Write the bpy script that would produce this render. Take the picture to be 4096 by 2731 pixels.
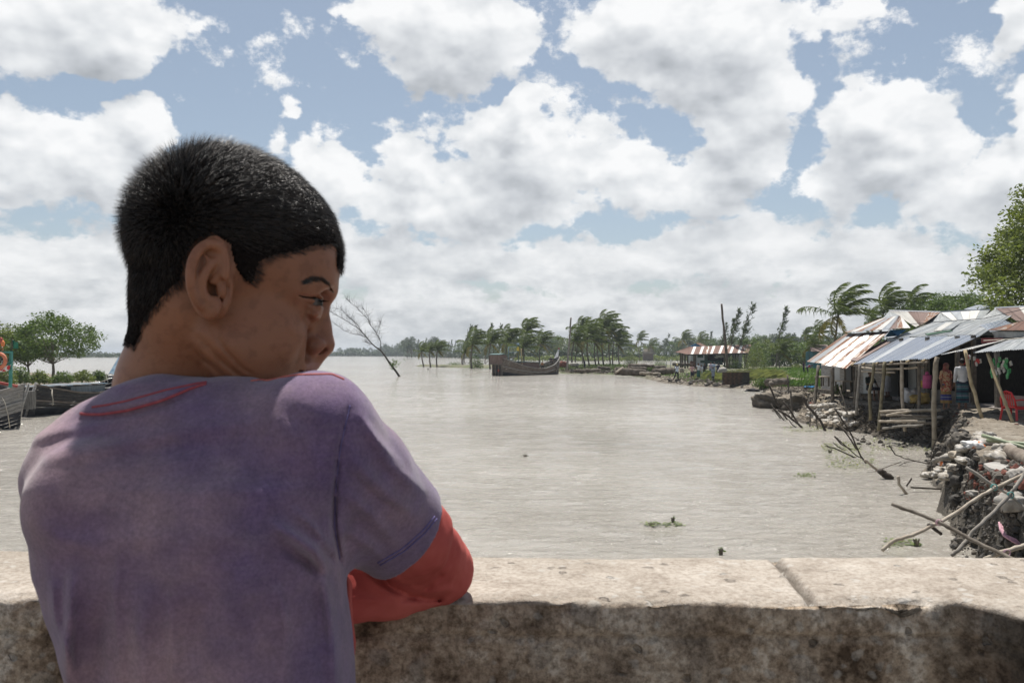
import bpy, math, random
import numpy as np
from mathutils import Vector, Matrix, noise as mnoise
from mathutils.bvhtree import BVHTree

for _o in list(bpy.data.objects):
    bpy.data.objects.remove(_o)
S = bpy.context.scene
C = S.collection
RNG = random.Random(7)
NR = np.random.RandomState(5)

# ------------------------------------------------------------ camera
CAM_Z = 3.2            # metres above the river
FPX = 3186.0           # focal length in photo pixels (28 mm lens)
HZ = 1415.0            # photo row of the horizon
PITCH = math.atan((HZ - 1365.5) / FPX)
cd = bpy.data.cameras.new('camera')
cam = bpy.data.objects.new('camera', cd)
C.objects.link(cam)
S.camera = cam
cam.location = (0, 0, CAM_Z)
cam.rotation_euler = (math.pi / 2 + PITCH, 0, 0)
cd.sensor_width = 36
cd.lens = 28.0
cd.clip_start = 0.05
cd.clip_end = 9000
cd.dof.use_dof = True
cd.dof.focus_distance = 45
cd.dof.aperture_fstop = 22

# ------------------------------------------------------------ sun and sky
SUN_EL, SUN_AZ = math.radians(70), math.radians(0.5)   # azimuth to the right of straight ahead
SUNV = Vector((math.sin(SUN_AZ) * math.cos(SUN_EL), math.cos(SUN_AZ) * math.cos(SUN_EL), math.sin(SUN_EL)))
sl = bpy.data.lights.new('sun', 'SUN')
sl.energy = 4.9
sl.angle = math.radians(0.55)
sl.color = (1.0, 0.955, 0.89)
so = bpy.data.objects.new('sun', sl)
C.objects.link(so)
so.rotation_euler = SUNV.to_track_quat('Z', 'Y').to_euler()
S.view_settings.view_transform = 'Standard'
S.view_settings.look = 'None'
S.view_settings.exposure = 0.35
S.view_settings.gamma = 1.0
S.view_settings.use_curve_mapping = False


class NT:
    """small helper round a node tree"""
    def __init__(s, t):
        s.t = t
    def n(s, ty, **kw):
        nd = s.t.nodes.new(ty)
        for k, v in kw.items():
            if k == 'ins':
                for a, b in v.items():
                    nd.inputs[a].default_value = b
            else:
                setattr(nd, k, v)
        return nd
    def l(s, a, b):
        s.t.links.new(a, b)
    def math(s, op, a, b=None, clamp=False, c=None):
        nd = s.t.nodes.new('ShaderNodeMath')
        nd.operation = op
        nd.use_clamp = clamp
        for i, v in enumerate((a, b, c)):
            if v is None:
                continue
            if isinstance(v, (int, float)):
                nd.inputs[i].default_value = v
            else:
                s.t.links.new(v, nd.inputs[i])
        return nd.outputs[0]
    def vmath(s, op, a, b=None, c=None):
        nd = s.t.nodes.new('ShaderNodeVectorMath')
        nd.operation = op
        for i, v in enumerate((a, b, c)):
            if v is None:
                continue
            if isinstance(v, (tuple, list)):
                nd.inputs[i].default_value = v
            else:
                s.t.links.new(v, nd.inputs[i])
        return nd.outputs['Value'] if op in ('LENGTH', 'DOT_PRODUCT', 'DISTANCE') else nd.outputs[0]
    def mix(s, f, a, b):
        nd = s.t.nodes.new('ShaderNodeMix')
        nd.data_type = 'RGBA'
        for sock, v in ((nd.inputs[0], f), (nd.inputs[6], a), (nd.inputs[7], b)):
            if isinstance(v, (int, float)):
                sock.default_value = v
            elif isinstance(v, (tuple, list)):
                sock.default_value = (*v[:3], 1)
            else:
                s.t.links.new(v, sock)
        return nd.outputs[2]
    def ramp(s, f, stops):
        nd = s.t.nodes.new('ShaderNodeValToRGB')
        cr = nd.color_ramp
        while len(cr.elements) < len(stops):
            cr.elements.new(0.5)
        for e, (p, c) in zip(cr.elements, stops):
            e.position = p
            e.color = (*c, 1) if not isinstance(c, (int, float)) else (c, c, c, 1)
        s.t.links.new(f, nd.inputs[0])
        return nd.outputs[0]
    def noise(s, vec, scale, detail=4, rough=0.5, dist=0.0, typ='NOISE'):
        nd = s.t.nodes.new('ShaderNodeTexNoise')
        nd.inputs['Scale'].default_value = scale
        nd.inputs['Detail'].default_value = detail
        nd.inputs['Roughness'].default_value = rough
        nd.inputs['Distortion'].default_value = dist
        if vec is not None:
            s.t.links.new(vec, nd.inputs['Vector'])
        return nd.outputs[0]
    def mult(s, a, b):
        nd = s.t.nodes.new('ShaderNodeMix'); nd.data_type = 'RGBA'; nd.blend_type = 'MULTIPLY'; nd.inputs[0].default_value = 1.0
        s.t.links.new(a, nd.inputs[6]); s.t.links.new(b, nd.inputs[7])
        return nd.outputs[2]
    def sstep(s, f, a, b):
        nd = s.t.nodes.new('ShaderNodeMapRange')
        nd.interpolation_type = 'SMOOTHSTEP'
        s.t.links.new(f, nd.inputs[0])
        nd.inputs[1].default_value = a
        nd.inputs[2].default_value = b
        return nd.outputs[0]


W = bpy.data.worlds.new('World')
S.world = W
W.use_nodes = True
W.node_tree.nodes.clear()
SKY_STRENGTH = 0.080
# cloud puffs: photo column, row, half width, half height (rows/columns of a 2352 wide print), weight
PUFFS = [
 (130, 40, 300, 120, 1.0), (300, 60, 150, 110, .8), (60, 120, 160, 80, .6),
 (330, 275, 75, 75, .9), (200, 345, 170, 100, 1.0), (60, 370, 150, 120, 1.0), (300, 400, 120, 80, .6),
 (120, 600, 260, 90, .55), (60, 700, 200, 80, .5),
 (650, 228, 42, 34, .6), (620, 300, 45, 60, .45), (700, 330, 60, 60, .45), (740, 420, 110, 80, .6),
 (1030, 80, 190, 120, 1.1), (900, 10, 130, 50, .7), (1140, 50, 110, 70, .6),
 (1420, 60, 140, 100, .8), (1560, 110, 220, 130, 1.0), (1700, 90, 150, 120, 1.0), (1640, 200, 230, 80, .8), (1800, 190, 70, 60, .5),
 (1210, 262, 70, 50, .9), (1230, 350, 210, 110, 1.1), (930, 385, 70, 70, .8), (900, 460, 150, 80, .8), (1110, 460, 260, 90, .8),
 (1430, 360, 110, 80, .8), (1500, 440, 170, 80, .7), (1690, 330, 130, 130, 1.0), (1650, 430, 170, 90, .8),
 (2010, 250, 130, 80, .9), (2050, 340, 180, 120, 1.1), (1960, 420, 150, 80, .7), (2140, 430, 120, 80, .6),
 (2340, 230, 50, 90, .8), (2330, 370, 120, 130, .9), (2340, 40, 55, 60, .6), (1920, 20, 130, 45, .6),
 (700, 560, 200, 80, .6), (1000, 600, 240, 60, .6), (1350, 610, 260, 60, .6), (1700, 560, 260, 70, .6), (2050, 620, 260, 70, .6),
]

def cloud_group(hi_detail):
    # group: direction -> cloud density
    g = bpy.data.node_groups.new('cloud_density', 'ShaderNodeTree')
    g.interface.new_socket('dir', in_out='INPUT', socket_type='NodeSocketVector')
    g.interface.new_socket('d', in_out='OUTPUT', socket_type='NodeSocketFloat')
    q = NT(g)
    gi = q.n('NodeGroupInput')
    go = q.n('NodeGroupOutput')
    v = q.vmath('NORMALIZE', gi.outputs[0])
    sp0 = q.n('ShaderNodeSeparateXYZ'); q.l(v, sp0.inputs[0])
    zz = q.math('MULTIPLY_ADD', q.math('SQRT', q.math('MAXIMUM', sp0.outputs[2], 0.0)), .35, c=sp0.outputs[2])
    cb = q.n('ShaderNodeCombineXYZ'); q.l(sp0.outputs[0], cb.inputs[0]); q.l(sp0.outputs[1], cb.inputs[1]); q.l(zz, cb.inputs[2])
    vs = cb.outputs[0]
    n0 = q.noise(vs, 5.5, 2, .5)
    # warp so the puffs lose their round outline
    nw = q.n('ShaderNodeTexNoise', ins={'Scale': 9.0, 'Detail': 4.0, 'Roughness': .6})
    q.l(vs, nw.inputs['Vector'])
    wv = q.vmath('MULTIPLY_ADD', nw.outputs[1], (.11, .11, .09), v)
    wv = q.vmath('ADD', wv, (-.055, -.055, -.045))
    acc = None
    for (px, py, rx, ry, w) in PUFFS:
        k = 4096 / 2352
        c = Vector(((px * k - 2048) / FPX, 1.0, (HZ - py * k) / FPX))
        ln = c.length
        cn = c / ln
        r1, r2 = rx * k / FPX / ln * 1.07, ry * k / FPX / ln * 1.12
        inv = (1 / r1, 1 / r1, 1 / r2)
        d = q.vmath('MULTIPLY_ADD', wv, inv, (-cn.x * inv[0], -cn.y * inv[1], -cn.z * inv[2]))
        L = q.vmath('LENGTH', d)
        m = q.math('MULTIPLY', q.math('SUBTRACT', 1.0, L, clamp=True), w * 1.15)
        acc = m if acc is None else q.math('MAXIMUM', q.math('MULTIPLY_ADD', m, .45, c=acc), m)
    sep = q.n('ShaderNodeSeparateXYZ')
    q.l(v, sep.inputs[0])
    el = sep.outputs[2]
    low = q.math('MULTIPLY_ADD', q.math('SUBTRACT', 1.0, q.sstep(el, .075, .19)), .26, c=q.math('MULTIPLY', q.math('SUBTRACT', 1.0, q.sstep(el, .0, .09)), 1.0))
    back = q.math('MULTIPLY', q.sstep(q.math('MULTIPLY', sep.outputs[1], -1.0), -.5, .1), .0)
    hi = q.math('MULTIPLY', q.sstep(el, .42, .6), .0)
    base = q.math('ADD', q.math('ADD', low, acc), q.math('MAXIMUM', back, hi))
    n1 = q.noise(vs, 15.0, 8 if hi_detail else 2, .62)
    s1 = q.math('MULTIPLY', q.math('SUBTRACT', n1, .5), 1.7)
    s0 = q.math('MULTIPLY', q.math('SUBTRACT', n0, .5), .35)
    tot = q.math('ADD', q.math('ADD', base, s1), s0)
    q.l(tot, go.inputs[0])
    return g

def build_world():
    t = NT(W.node_tree)
    gA, gB = cloud_group(True), cloud_group(False)

    tc = t.n('ShaderNodeTexCoord')
    d0 = tc.outputs['Generated']
    def dens(off):
        nd = t.n('ShaderNodeGroup')
        nd.node_tree = gB if off else gA
        if off:
            o = t.vmath('ADD', d0, off)
            t.l(o, nd.inputs[0])
        else:
            t.l(d0, nd.inputs[0])
        return nd.outputs[0]
    dA = dens(None)
    dB = dens((.010, 0, .034))
    dC = dens((.020, 0, .070))
    cover = t.sstep(dA, .09, .30)
    # light lost on the way from the sun through the cloud above this point
    thick = t.math('ADD', t.math('MULTIPLY', t.math('MAXIMUM', dB, 0.0), .8), t.math('MULTIPLY', t.math('MAXIMUM', dC, 0.0), .45))
    sepw = t.n('ShaderNodeSeparateXYZ')
    t.l(d0, sepw.inputs[0])
    elw = sepw.outputs[2]
    lit = t.math('SUBTRACT', 1.0, t.math('MULTIPLY', thick, .29), clamp=True)
    loww = t.sstep(elw, .02, .20)
    mpn = t.n('ShaderNodeMapping'); mpn.inputs['Scale'].default_value = (1, 1, 2.6); t.l(d0, mpn.inputs[0])
    nlow = t.noise(mpn.outputs[0], 9, 8, .66)
    lit2 = t.math('ADD', t.math('MULTIPLY', t.math('SUBTRACT', nlow, .5), 2.3), .62, clamp=True)
    mpe = t.n('ShaderNodeMapping'); mpe.inputs['Scale'].default_value = (1, 1, 1.5); t.l(d0, mpe.inputs[0])
    e1 = t.noise(mpe.outputs[0], 17, 3, .5, .0); e2 = t.noise(t.vmath('ADD', mpe.outputs[0], (.004, 0, .018)), 17, 3, .5, .0)
    emb = t.math('MULTIPLY', t.math('SUBTRACT', e1, e2), .75)
    lit2 = t.math('ADD', lit2, emb, clamp=True)
    lit = t.math('ADD', lit, t.math('ADD', emb, -.05))
    lit = t.math('ADD', lit, t.math('ADD', t.math('MULTIPLY', t.math('SUBTRACT', nlow, .5), .20), t.math('MULTIPLY', t.math('SUBTRACT', dA, dB), .13)), clamp=True)
    col = t.ramp(lit, [(0.25, (.36, .385, .415)), (0.55, (.58, .605, .64)), (0.80, (.80, .82, .84)), (1.0, (.965, .97, .975))])
    hcol = t.ramp(lit2, [(0.1, (.42, .45, .49)), (0.5, (.60, .625, .65)), (.95, (.86, .87, .88))])
    col = t.mix(loww, hcol, col)
    sky = t.n('ShaderNodeTexSky', sky_type='NISHITA')
    sky.sun_disc = False
    sky.sun_elevation = SUN_EL
    sky.sun_rotation = SUN_AZ
    sky.air_density = 1.0
    sky.dust_density = 1.1
    sky.ozone_density = 1.3
    b1 = t.n('ShaderNodeBackground')
    hs = t.n('ShaderNodeHueSaturation'); hs.inputs['Saturation'].default_value = .74; hs.inputs['Hue'].default_value = .493; t.l(sky.outputs[0], hs.inputs['Color'])
    t.l(hs.outputs[0], b1.inputs[0])
    b1.inputs[1].default_value = SKY_STRENGTH
    b2 = t.n('ShaderNodeBackground')
    t.l(col, b2.inputs[0])
    b2.inputs[1].default_value = .80
    ms = t.n('ShaderNodeMixShader')
    t.l(t.math('MULTIPLY', cover, .97), ms.inputs[0])
    t.l(b1.outputs[0], ms.inputs[1])
    t.l(b2.outputs[0], ms.inputs[2])
    ow = t.n('ShaderNodeOutputWorld')
    t.l(ms.outputs[0], ow.inputs[0])
build_world()

# ------------------------------------------------------------ placing, tagging, meshes
def P(px, py, D):
    """world point seen at photo pixel (px, py) at distance D ahead"""
    return Vector(((px - 2048) / FPX * D, D, CAM_Z + (HZ - py) / FPX * D))

def PZ(px, py, z=0.0):
    """world point seen at a photo pixel and standing at height z"""
    D = (CAM_Z - z) * FPX / (py - HZ)
    return P(px, py, D)

def PX(px, py, xw):
    return P(px, py, xw * FPX / (px - 2048))

def tag(o, label=None, cat=None, group=None, kind=None):
    if label: o['label'] = label
    if cat: o['category'] = cat
    if group: o['group'] = group
    if kind: o['kind'] = kind
    return o

def empty(name, loc, rz=0.0):
    o = bpy.data.objects.new(name, None)
    o.empty_display_size = .2
    C.objects.link(o)
    o.location = loc
    o.rotation_euler = (0, 0, rz)
    bpy.context.view_layer.update() if False else None
    return o

def link(name, me, parent=None, loc=None):
    o = bpy.data.objects.new(name, me)
    C.objects.link(o)
    if parent is not None:
        o.parent = parent
    if loc is not None:
        o.location = loc
    return o

def mesh(name, verts, faces, mats=None, smooth=True, mi=None):
    me = bpy.data.meshes.new(name)
    verts = np.asarray(verts, dtype=np.float32).reshape(-1, 3)
    if isinstance(faces, np.ndarray):
        nf, k = faces.shape
        me.vertices.add(len(verts))
        me.vertices.foreach_set('co', verts.ravel())
        me.loops.add(nf * k)
        me.loops.foreach_set('vertex_index', faces.astype(np.int32).ravel())
        me.polygons.add(nf)
        me.polygons.foreach_set('loop_start', np.arange(0, nf * k, k, dtype=np.int32))
        me.update(calc_edges=True)
    else:
        me.from_pydata(verts.tolist(), [], faces)
    if mats is not None:
        for m in (mats if isinstance(mats, (list, tuple)) else [mats]):
            me.materials.append(m)
    if mi is not None:
        me.polygons.foreach_set('material_index', np.asarray(mi, dtype=np.int32))
    if smooth:
        me.polygons.foreach_set('use_smooth', np.ones(len(me.polygons), dtype=bool))
    me.update()
    return me

class MB:
    """collects shapes into ONE mesh"""
    def __init__(s):
        s.v = []; s.f = []; s.mi = []
    def add(s, vs, fs, m=0):
        b = len(s.v)
        s.v.extend([tuple(p) for p in vs])
        s.f.extend([tuple(i + b for i in f) for f in fs])
        s.mi.extend([m] * len(fs))
    def box(s, c, d, R=None, m=0, jit=0.0):
        R = R or Matrix.Identity(3)
        vs = []
        for z in (-1, 1):
            for y in (-1, 1):
                for x in (-1, 1):
                    p = Vector((x * d[0] / 2, y * d[1] / 2, z * d[2] / 2))
                    if jit:
                        p += Vector((RNG.uniform(-jit, jit), RNG.uniform(-jit, jit), RNG.uniform(-jit, jit)))
                    vs.append(Vector(c) + R @ p)
        s.add(vs, [(0, 2, 3, 1), (4, 5, 7, 6), (0, 1, 5, 4), (2, 6, 7, 3), (0, 4, 6, 2), (1, 3, 7, 5)], m)
    def bar(s, a, b, w, h=None, m=0, up=(0, 0, 1)):
        a = Vector(a); b = Vector(b)
        d = b - a
        L = d.length
        if L < 1e-6: return
        y = d / L
        x = y.cross(Vector(up))
        if x.length < 1e-4: x = y.cross(Vector((1, 0, 0)))
        x.normalize()
        z = x.cross(y)
        R = Matrix((x, y, z)).transposed()
        s.box((a + b) / 2, (w, L, h or w), R, m)
    def tube(s, pts, rad, n=6, m=0, cap=True):
        pts = [Vector(p) for p in pts]
        if isinstance(rad, (int, float)): rad = [rad] * len(pts)
        vs = []; fs = []
        prev = None
        for i, p in enumerate(pts):
            t = (pts[min(i + 1, len(pts) - 1)] - pts[max(i - 1, 0)])
            if t.length < 1e-9: t = Vector((0, 0, 1))
            t.normalize()
            if prev is None:
                a = t.cross(Vector((0, 0, 1)))
                if a.length < 1e-3: a = t.cross(Vector((1, 0, 0)))
            else:
                a = prev - t * prev.dot(t)
            a.normalize()
            prev = a
            b = t.cross(a)
            for k in range(n):
                th = 2 * math.pi * k / n
                vs.append(p + (a * math.cos(th) + b * math.sin(th)) * rad[i])
        for i in range(len(pts) - 1):
            for k in range(n):
                k2 = (k + 1) % n
                fs.append((i * n + k, i * n + k2, (i + 1) * n + k2, (i + 1) * n + k))
        if cap:
            fs.append(tuple(range(n - 1, -1, -1)))
            fs.append(tuple(range((len(pts) - 1) * n, len(pts) * n)))
        s.add(vs, fs, m)
    def build(s, name, mats, parent=None, smooth=False, loc=None):
        me = mesh(name, s.v, s.f, mats, smooth, s.mi)
        return link(name, me, parent, loc)

def finish(root, objs=None):
    return root

def adopt(root, obj):
    """give obj (built in world space) to root, keeping it where it stands"""
    obj.parent = root
    M = Matrix.Translation(root.location) @ root.rotation_euler.to_matrix().to_4x4()
    obj.matrix_parent_inverse = M.inverted()
    return obj

# ------------------------------------------------------------ materials
def pmat(name, stops, scale=3.0, detail=5, rough=.8, bump=0.0, bscale=None, stretch=(1, 1, 1), coord='Object',
         metallic=0.0, spec=.3, dist=0.0, bdist=.02, nrough=.55, sss=0.0, sheen=0.0, stops2=None, scale2=None, fac2=.5, rrange=None):
    m = bpy.data.materials.new(name)
    m.use_nodes = True
    t = NT(m.node_tree)
    t.t.nodes.clear()
    out = t.n('ShaderNodeOutputMaterial')
    b = t.n('ShaderNodeBsdfPrincipled')
    t.l(b.outputs[0], out.inputs[0])
    tc = t.n('ShaderNodeTexCoord')
    mp = t.n('ShaderNodeMapping')
    mp.inputs['Scale'].default_value = stretch
    if coord == 'World':
        ge = t.n('ShaderNodeNewGeometry')
        t.l(ge.outputs['Position'], mp.inputs[0])
    else:
        t.l(tc.outputs[coord], mp.inputs[0])
    v = mp.outputs[0]
    if coord == 'Object':
        oi = t.n('ShaderNodeObjectInfo')
        sc = t.math('MULTIPLY', oi.outputs['Random'], 37.0)
        v = t.vmath('ADD', v, t.n('ShaderNodeCombineXYZ').outputs[0])
        cx = t.t.nodes[-2] if False else None
        cmb = t.n('ShaderNodeCombineXYZ')
        t.l(sc, cmb.inputs[0]); t.l(sc, cmb.inputs[1])
        v = t.vmath('ADD', mp.outputs[0], cmb.outputs[0])
    nz = t.noise(v, scale, detail, nrough, dist)
    if not isinstance(stops[0][0], (int, float)):
        pass
    col = t.ramp(nz, stops)
    if stops2:
        n2 = t.noise(v, scale2 or scale * 5, 5, .6, 0)
        col2 = t.ramp(n2, stops2)
        mx = t.n('ShaderNodeMix'); mx.data_type = 'RGBA'; mx.blend_type = 'MULTIPLY'
        mx.inputs[0].default_value = fac2
        t.l(col, mx.inputs[6]); t.l(col2, mx.inputs[7])
        col = mx.outputs[2]
    t.l(col, b.inputs['Base Color'])
    b.inputs['Roughness'].default_value = rough
    if rrange:
        t.l(t.ramp(nz, [(.3, rrange[0]), (.7, rrange[1])]), b.inputs['Roughness'])
    b.inputs['Metallic'].default_value = metallic
    b.inputs['Specular IOR Level'].default_value = spec
    if sheen:
        b.inputs['Sheen Weight'].default_value = sheen
    if sss:
        b.inputs['Subsurface Weight'].default_value = sss
        b.inputs['Subsurface Radius'].default_value = (.012, .004, .002)
        b.inputs['Subsurface Scale'].default_value = 1.0
    if bump:
        bn = t.noise(v, bscale or scale * 6, 6, .6, 0)
        bp = t.n('ShaderNodeBump')
        bp.inputs['Strength'].default_value = bump
        bp.inputs['Distance'].default_value = bdist
        t.l(bn, bp.inputs['Height'])
        t.l(bp.outputs[0], b.inputs['Normal'])
    m['nt'] = 1
    return m

def two(a, b, p0=.35, p1=.65):
    return [(p0, a), (p1, b)]

def leafmat(name, a, b, trans=.25, rough=.5):
    m = bpy.data.materials.new(name)
    m.use_nodes = True
    t = NT(m.node_tree)
    t.t.nodes.clear()
    out = t.n('ShaderNodeOutputMaterial')
    bs = t.n('ShaderNodeBsdfPrincipled')
    ge = t.n('ShaderNodeNewGeometry')
    nz = t.noise(ge.outputs['Position'], .9, 3, .6)
    r = t.math('MULTIPLY_ADD', ge.outputs['Random Per Island'], .6, c=t.math('MULTIPLY', nz, .6))
    col = t.ramp(r, [(.2, a), (.85, b)])
    t.l(col, bs.inputs['Base Color'])
    bs.inputs['Roughness'].default_value = rough
    bs.inputs['Specular IOR Level'].default_value = .35
    tr = t.n('ShaderNodeBsdfTranslucent')
    bright = t.mix(.5, col, (min(1, b[0] * 2.2), min(1, b[1] * 2.2), b[2] * 1.0))
    t.l(bright, tr.inputs[0])
    mx = t.n('ShaderNodeMixShader')
    mx.inputs[0].default_value = trans
    t.l(bs.outputs[0], mx.inputs[1]); t.l(tr.outputs[0], mx.inputs[2])
    t.l(mx.outputs[0], out.inputs[0])
    return m

# ------------------------------------------------------------ numpy noise
_prm = NR.rand(64, 64, 64).astype(np.float32)
def vnoise(x, y, z):
    xi = np.floor(x).astype(np.int64); yi = np.floor(y).astype(np.int64); zi = np.floor(z).astype(np.int64)
    fx = x - xi; fy = y - yi; fz = z - zi
    fx = fx * fx * (3 - 2 * fx); fy = fy * fy * (3 - 2 * fy); fz = fz * fz * (3 - 2 * fz)
    def g(a, b, c): return _prm[(xi + a) & 63, (yi + b) & 63, (zi + c) & 63]
    c00 = g(0,0,0) * (1-fx) + g(1,0,0) * fx; c10 = g(0,1,0) * (1-fx) + g(1,1,0) * fx
    c01 = g(0,0,1) * (1-fx) + g(1,0,1) * fx; c11 = g(0,1,1) * (1-fx) + g(1,1,1) * fx
    return (c00 * (1-fy) + c10 * fy) * (1-fz) + (c01 * (1-fy) + c11 * fy) * fz - .5
def fbm(x, y, z, o=4, r=.5):
    a = 1.0; s = 0.0
    for i in range(o):
        s = s + a * vnoise(x * 2**i + 17.3 * i, y * 2**i + 5.1 * i, z * 2**i + 9.7 * i)
        a *= r
    return s

# ------------------------------------------------------------ implicit shapes -> one continuous mesh
def fine_axis(lo, hi, coarse, spans):
    """axis coordinates, coarse spacing with finer spans [(a, b, h)]"""
    out = [lo]
    while out[-1] < hi:
        h = coarse
        for a, b, hh in spans:
            if a - hh <= out[-1] <= b: h = min(h, hh)
            elif out[-1] < a < out[-1] + h: h = max(a - out[-1], hh)
        out.append(out[-1] + h)
    return np.array(out, dtype=np.float32)

class Field:
    def __init__(s, xs, ys, zs):
        s.ax = [np.asarray(a, dtype=np.float32) for a in (xs, ys, zs)]
        s.v = np.full((len(xs), len(ys), len(zs)), 1.0, dtype=np.float32)
    def block(s, lo, hi):
        sl = []
        for a, l, h in zip(s.ax, lo, hi):
            i0 = int(np.searchsorted(a, l)); i1 = int(np.searchsorted(a, h))
            if i1 <= i0: return None
            sl.append(slice(max(i0 - 1, 0), min(i1 + 1, len(a))))
        g = np.meshgrid(*[a[q] for a, q in zip(s.ax, sl)], indexing='ij', sparse=True)
        return tuple(sl), g
    def comb(s, sl, d, k, op='u'):
        v = s.v[sl]
        if op == 'u':
            h = np.clip(.5 + .5 * (v - d) / k, 0, 1)
            s.v[sl] = v * (1 - h) + d * h - k * h * (1 - h)
        elif op == 's':
            h = np.clip(.5 - .5 * (v + d) / k, 0, 1)
            s.v[sl] = v * (1 - h) - d * h + k * h * (1 - h)
        elif op == 'i':
            h = np.clip(.5 - .5 * (v - d) / k, 0, 1)
            s.v[sl] = v * (1 - h) + d * h + k * h * (1 - h)
    def cap(s, a, b, r1, r2=None, k=.01, op='u'):
        r2 = r1 if r2 is None else r2
        a = np.array(a, dtype=np.float32); b = np.array(b, dtype=np.float32)
        m = max(r1, r2) + 2.2 * k + .002
        bl = s.block(np.minimum(a, b) - m, np.maximum(a, b) + m)
        if bl is None: return
        sl, (X, Y, Z) = bl
        ab = b - a
        L2 = float(ab @ ab) + 1e-12
        t = np.clip(((X - a[0]) * ab[0] + (Y - a[1]) * ab[1] + (Z - a[2]) * ab[2]) / L2, 0, 1)
        d = np.sqrt((X - a[0] - ab[0]*t)**2 + (Y - a[1] - ab[1]*t)**2 + (Z - a[2] - ab[2]*t)**2) - (r1 + (r2 - r1) * t)
        s.comb(sl, d, k, op)
    def chain(s, pts, rs, k=.01, op='u'):
        for i in range(len(pts) - 1):
            s.cap(pts[i], pts[i+1], rs[i], rs[i+1], k, op)
    def ell(s, c, r, R=None, k=.01, op='u'):
        c = np.array(c, dtype=np.float32)
        m = max(r) + 2.2 * k + .002
        bl = s.block(c - m, c + m)
        if bl is None: return
        sl, (X, Y, Z) = bl
        X = X - c[0]; Y = Y - c[1]; Z = Z - c[2]
        if R is None: R = np.eye(3)
        R = np.array(R, dtype=np.float32)
        u = X*R[0,0] + Y*R[1,0] + Z*R[2,0]
        v = X*R[0,1] + Y*R[1,1] + Z*R[2,1]
        w = X*R[0,2] + Y*R[1,2] + Z*R[2,2]
        k0 = np.sqrt((u/r[0])**2 + (v/r[1])**2 + (w/r[2])**2)
        k1 = np.sqrt((u/r[0]**2)**2 + (v/r[1]**2)**2 + (w/r[2]**2)**2) + 1e-9
        s.comb(sl, k0 * (k0 - 1) / k1, k, op)
    def plane(s, p, n, k=.004):
        """keep only the side the normal points away from"""
        n = np.array(n, dtype=np.float32); n /= np.linalg.norm(n)
        g = np.meshgrid(*s.ax, indexing='ij', sparse=True)
        d = (g[0]-p[0])*n[0] + (g[1]-p[1])*n[1] + (g[2]-p[2])*n[2]
        s.comb((slice(None),)*3, d, k, 'i')
    def net(s):
        v = s.v; xs, ys, zs = s.ax
        neg = v < 0
        c = np.zeros(tuple(n-1 for n in v.shape), dtype=np.uint8)
        n8 = neg.view(np.uint8)
        for a in (0,1):
            for b in (0,1):
                for d in (0,1):
                    c += n8[a:v.shape[0]-1+a, b:v.shape[1]-1+b, d:v.shape[2]-1+d]
        act = (c > 0) & (c < 8)
        I, J, K = np.nonzero(act)
        acc = np.zeros((len(I), 3), dtype=np.float64); cnt = np.zeros(len(I))
        cor = [(a,b,d) for a in (0,1) for b in (0,1) for d in (0,1)]
        for p in cor:
            for ax in range(3):
                if p[ax]: continue
                q = list(p); q[ax] = 1
                va = v[I+p[0], J+p[1], K+p[2]]; vb = v[I+q[0], J+q[1], K+q[2]]
                m = (va < 0) != (vb < 0)
                t = np.where(m, va / (va - vb + 1e-20), 0)
                pa = np.stack([xs[I+p[0]], ys[J+p[1]], zs[K+p[2]]], 1); pb = np.stack([xs[I+q[0]], ys[J+q[1]], zs[K+q[2]]], 1)
                acc += np.where(m[:,None], pa + (pb-pa)*t[:,None], 0); cnt += m
        verts = acc / cnt[:,None]
        ids = np.full(act.shape, -1, dtype=np.int32)
        ids[I,J,K] = np.arange(len(I))
        F = []
        for ax in range(3):
            sh = [slice(0,-1) if a == ax else slice(1,-1) for a in range(3)]
            sh2 = [slice(1,None) if a == ax else slice(1,-1) for a in range(3)]
            A = neg[tuple(sh)]; B = neg[tuple(sh2)]
            for m, flip in ((A & ~B, False), (~A & B, True)):
                i = np.nonzero(m)
                i = [i[a] + (0 if a == ax else 1) for a in range(3)]
                o1, o2 = [a for a in range(3) if a != ax]
                def cell(d1, d2):
                    j = list(i); j[o1] = j[o1]-d1; j[o2] = j[o2]-d2
                    return ids[tuple(j)]
                qd = np.stack([cell(1,1), cell(0,1), cell(0,0), cell(1,0)], 1)
                if flip ^ (ax == 1): qd = qd[:, ::-1]
                F.append(qd)
        F = np.concatenate(F)
        return verts, F

S.cycles.max_bounces = 6
S.cycles.diffuse_bounces = 3
S.cycles.glossy_bounces = 3
S.cycles.transmission_bounces = 3
S.cycles.transparent_max_bounces = 6
S.cycles.caustics_reflective = False
S.cycles.caustics_refractive = False
# ============================================================ the boy
skin_m = pmat('brown_skin', [(.3, (.215, .088, .046)), (.7, (.305, .134, .073))], scale=9, detail=4, rough=.48, bump=.12, bscale=420, bdist=.001, spec=.38, sss=.25, coord='World',
              stops2=[(.38, (.72, .68, .66)), (.5, (1, 1, 1))], scale2=90, fac2=.6)
lip_m = pmat('lip', two((.20, .085, .065), (.26, .12, .09)), scale=30, rough=.42, spec=.4, coord='World')
hair_m = bpy.data.materials.new('black_hair'); hair_m.use_nodes = True
def _hair():
    t = NT(hair_m.node_tree); b = t.t.nodes['Principled BSDF']
    ge = t.n('ShaderNodeNewGeometry')
    c = t.ramp(ge.outputs['Random Per Island'], [(0, (.006, .0055, .006)), (.75, (.016, .013, .012)), (1, (.085, .058, .040))])
    t.l(c, b.inputs['Base Color'])
    b.inputs['Roughness'].default_value = .42
    b.inputs['Specular IOR Level'].default_value = .65
_hair()

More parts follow.
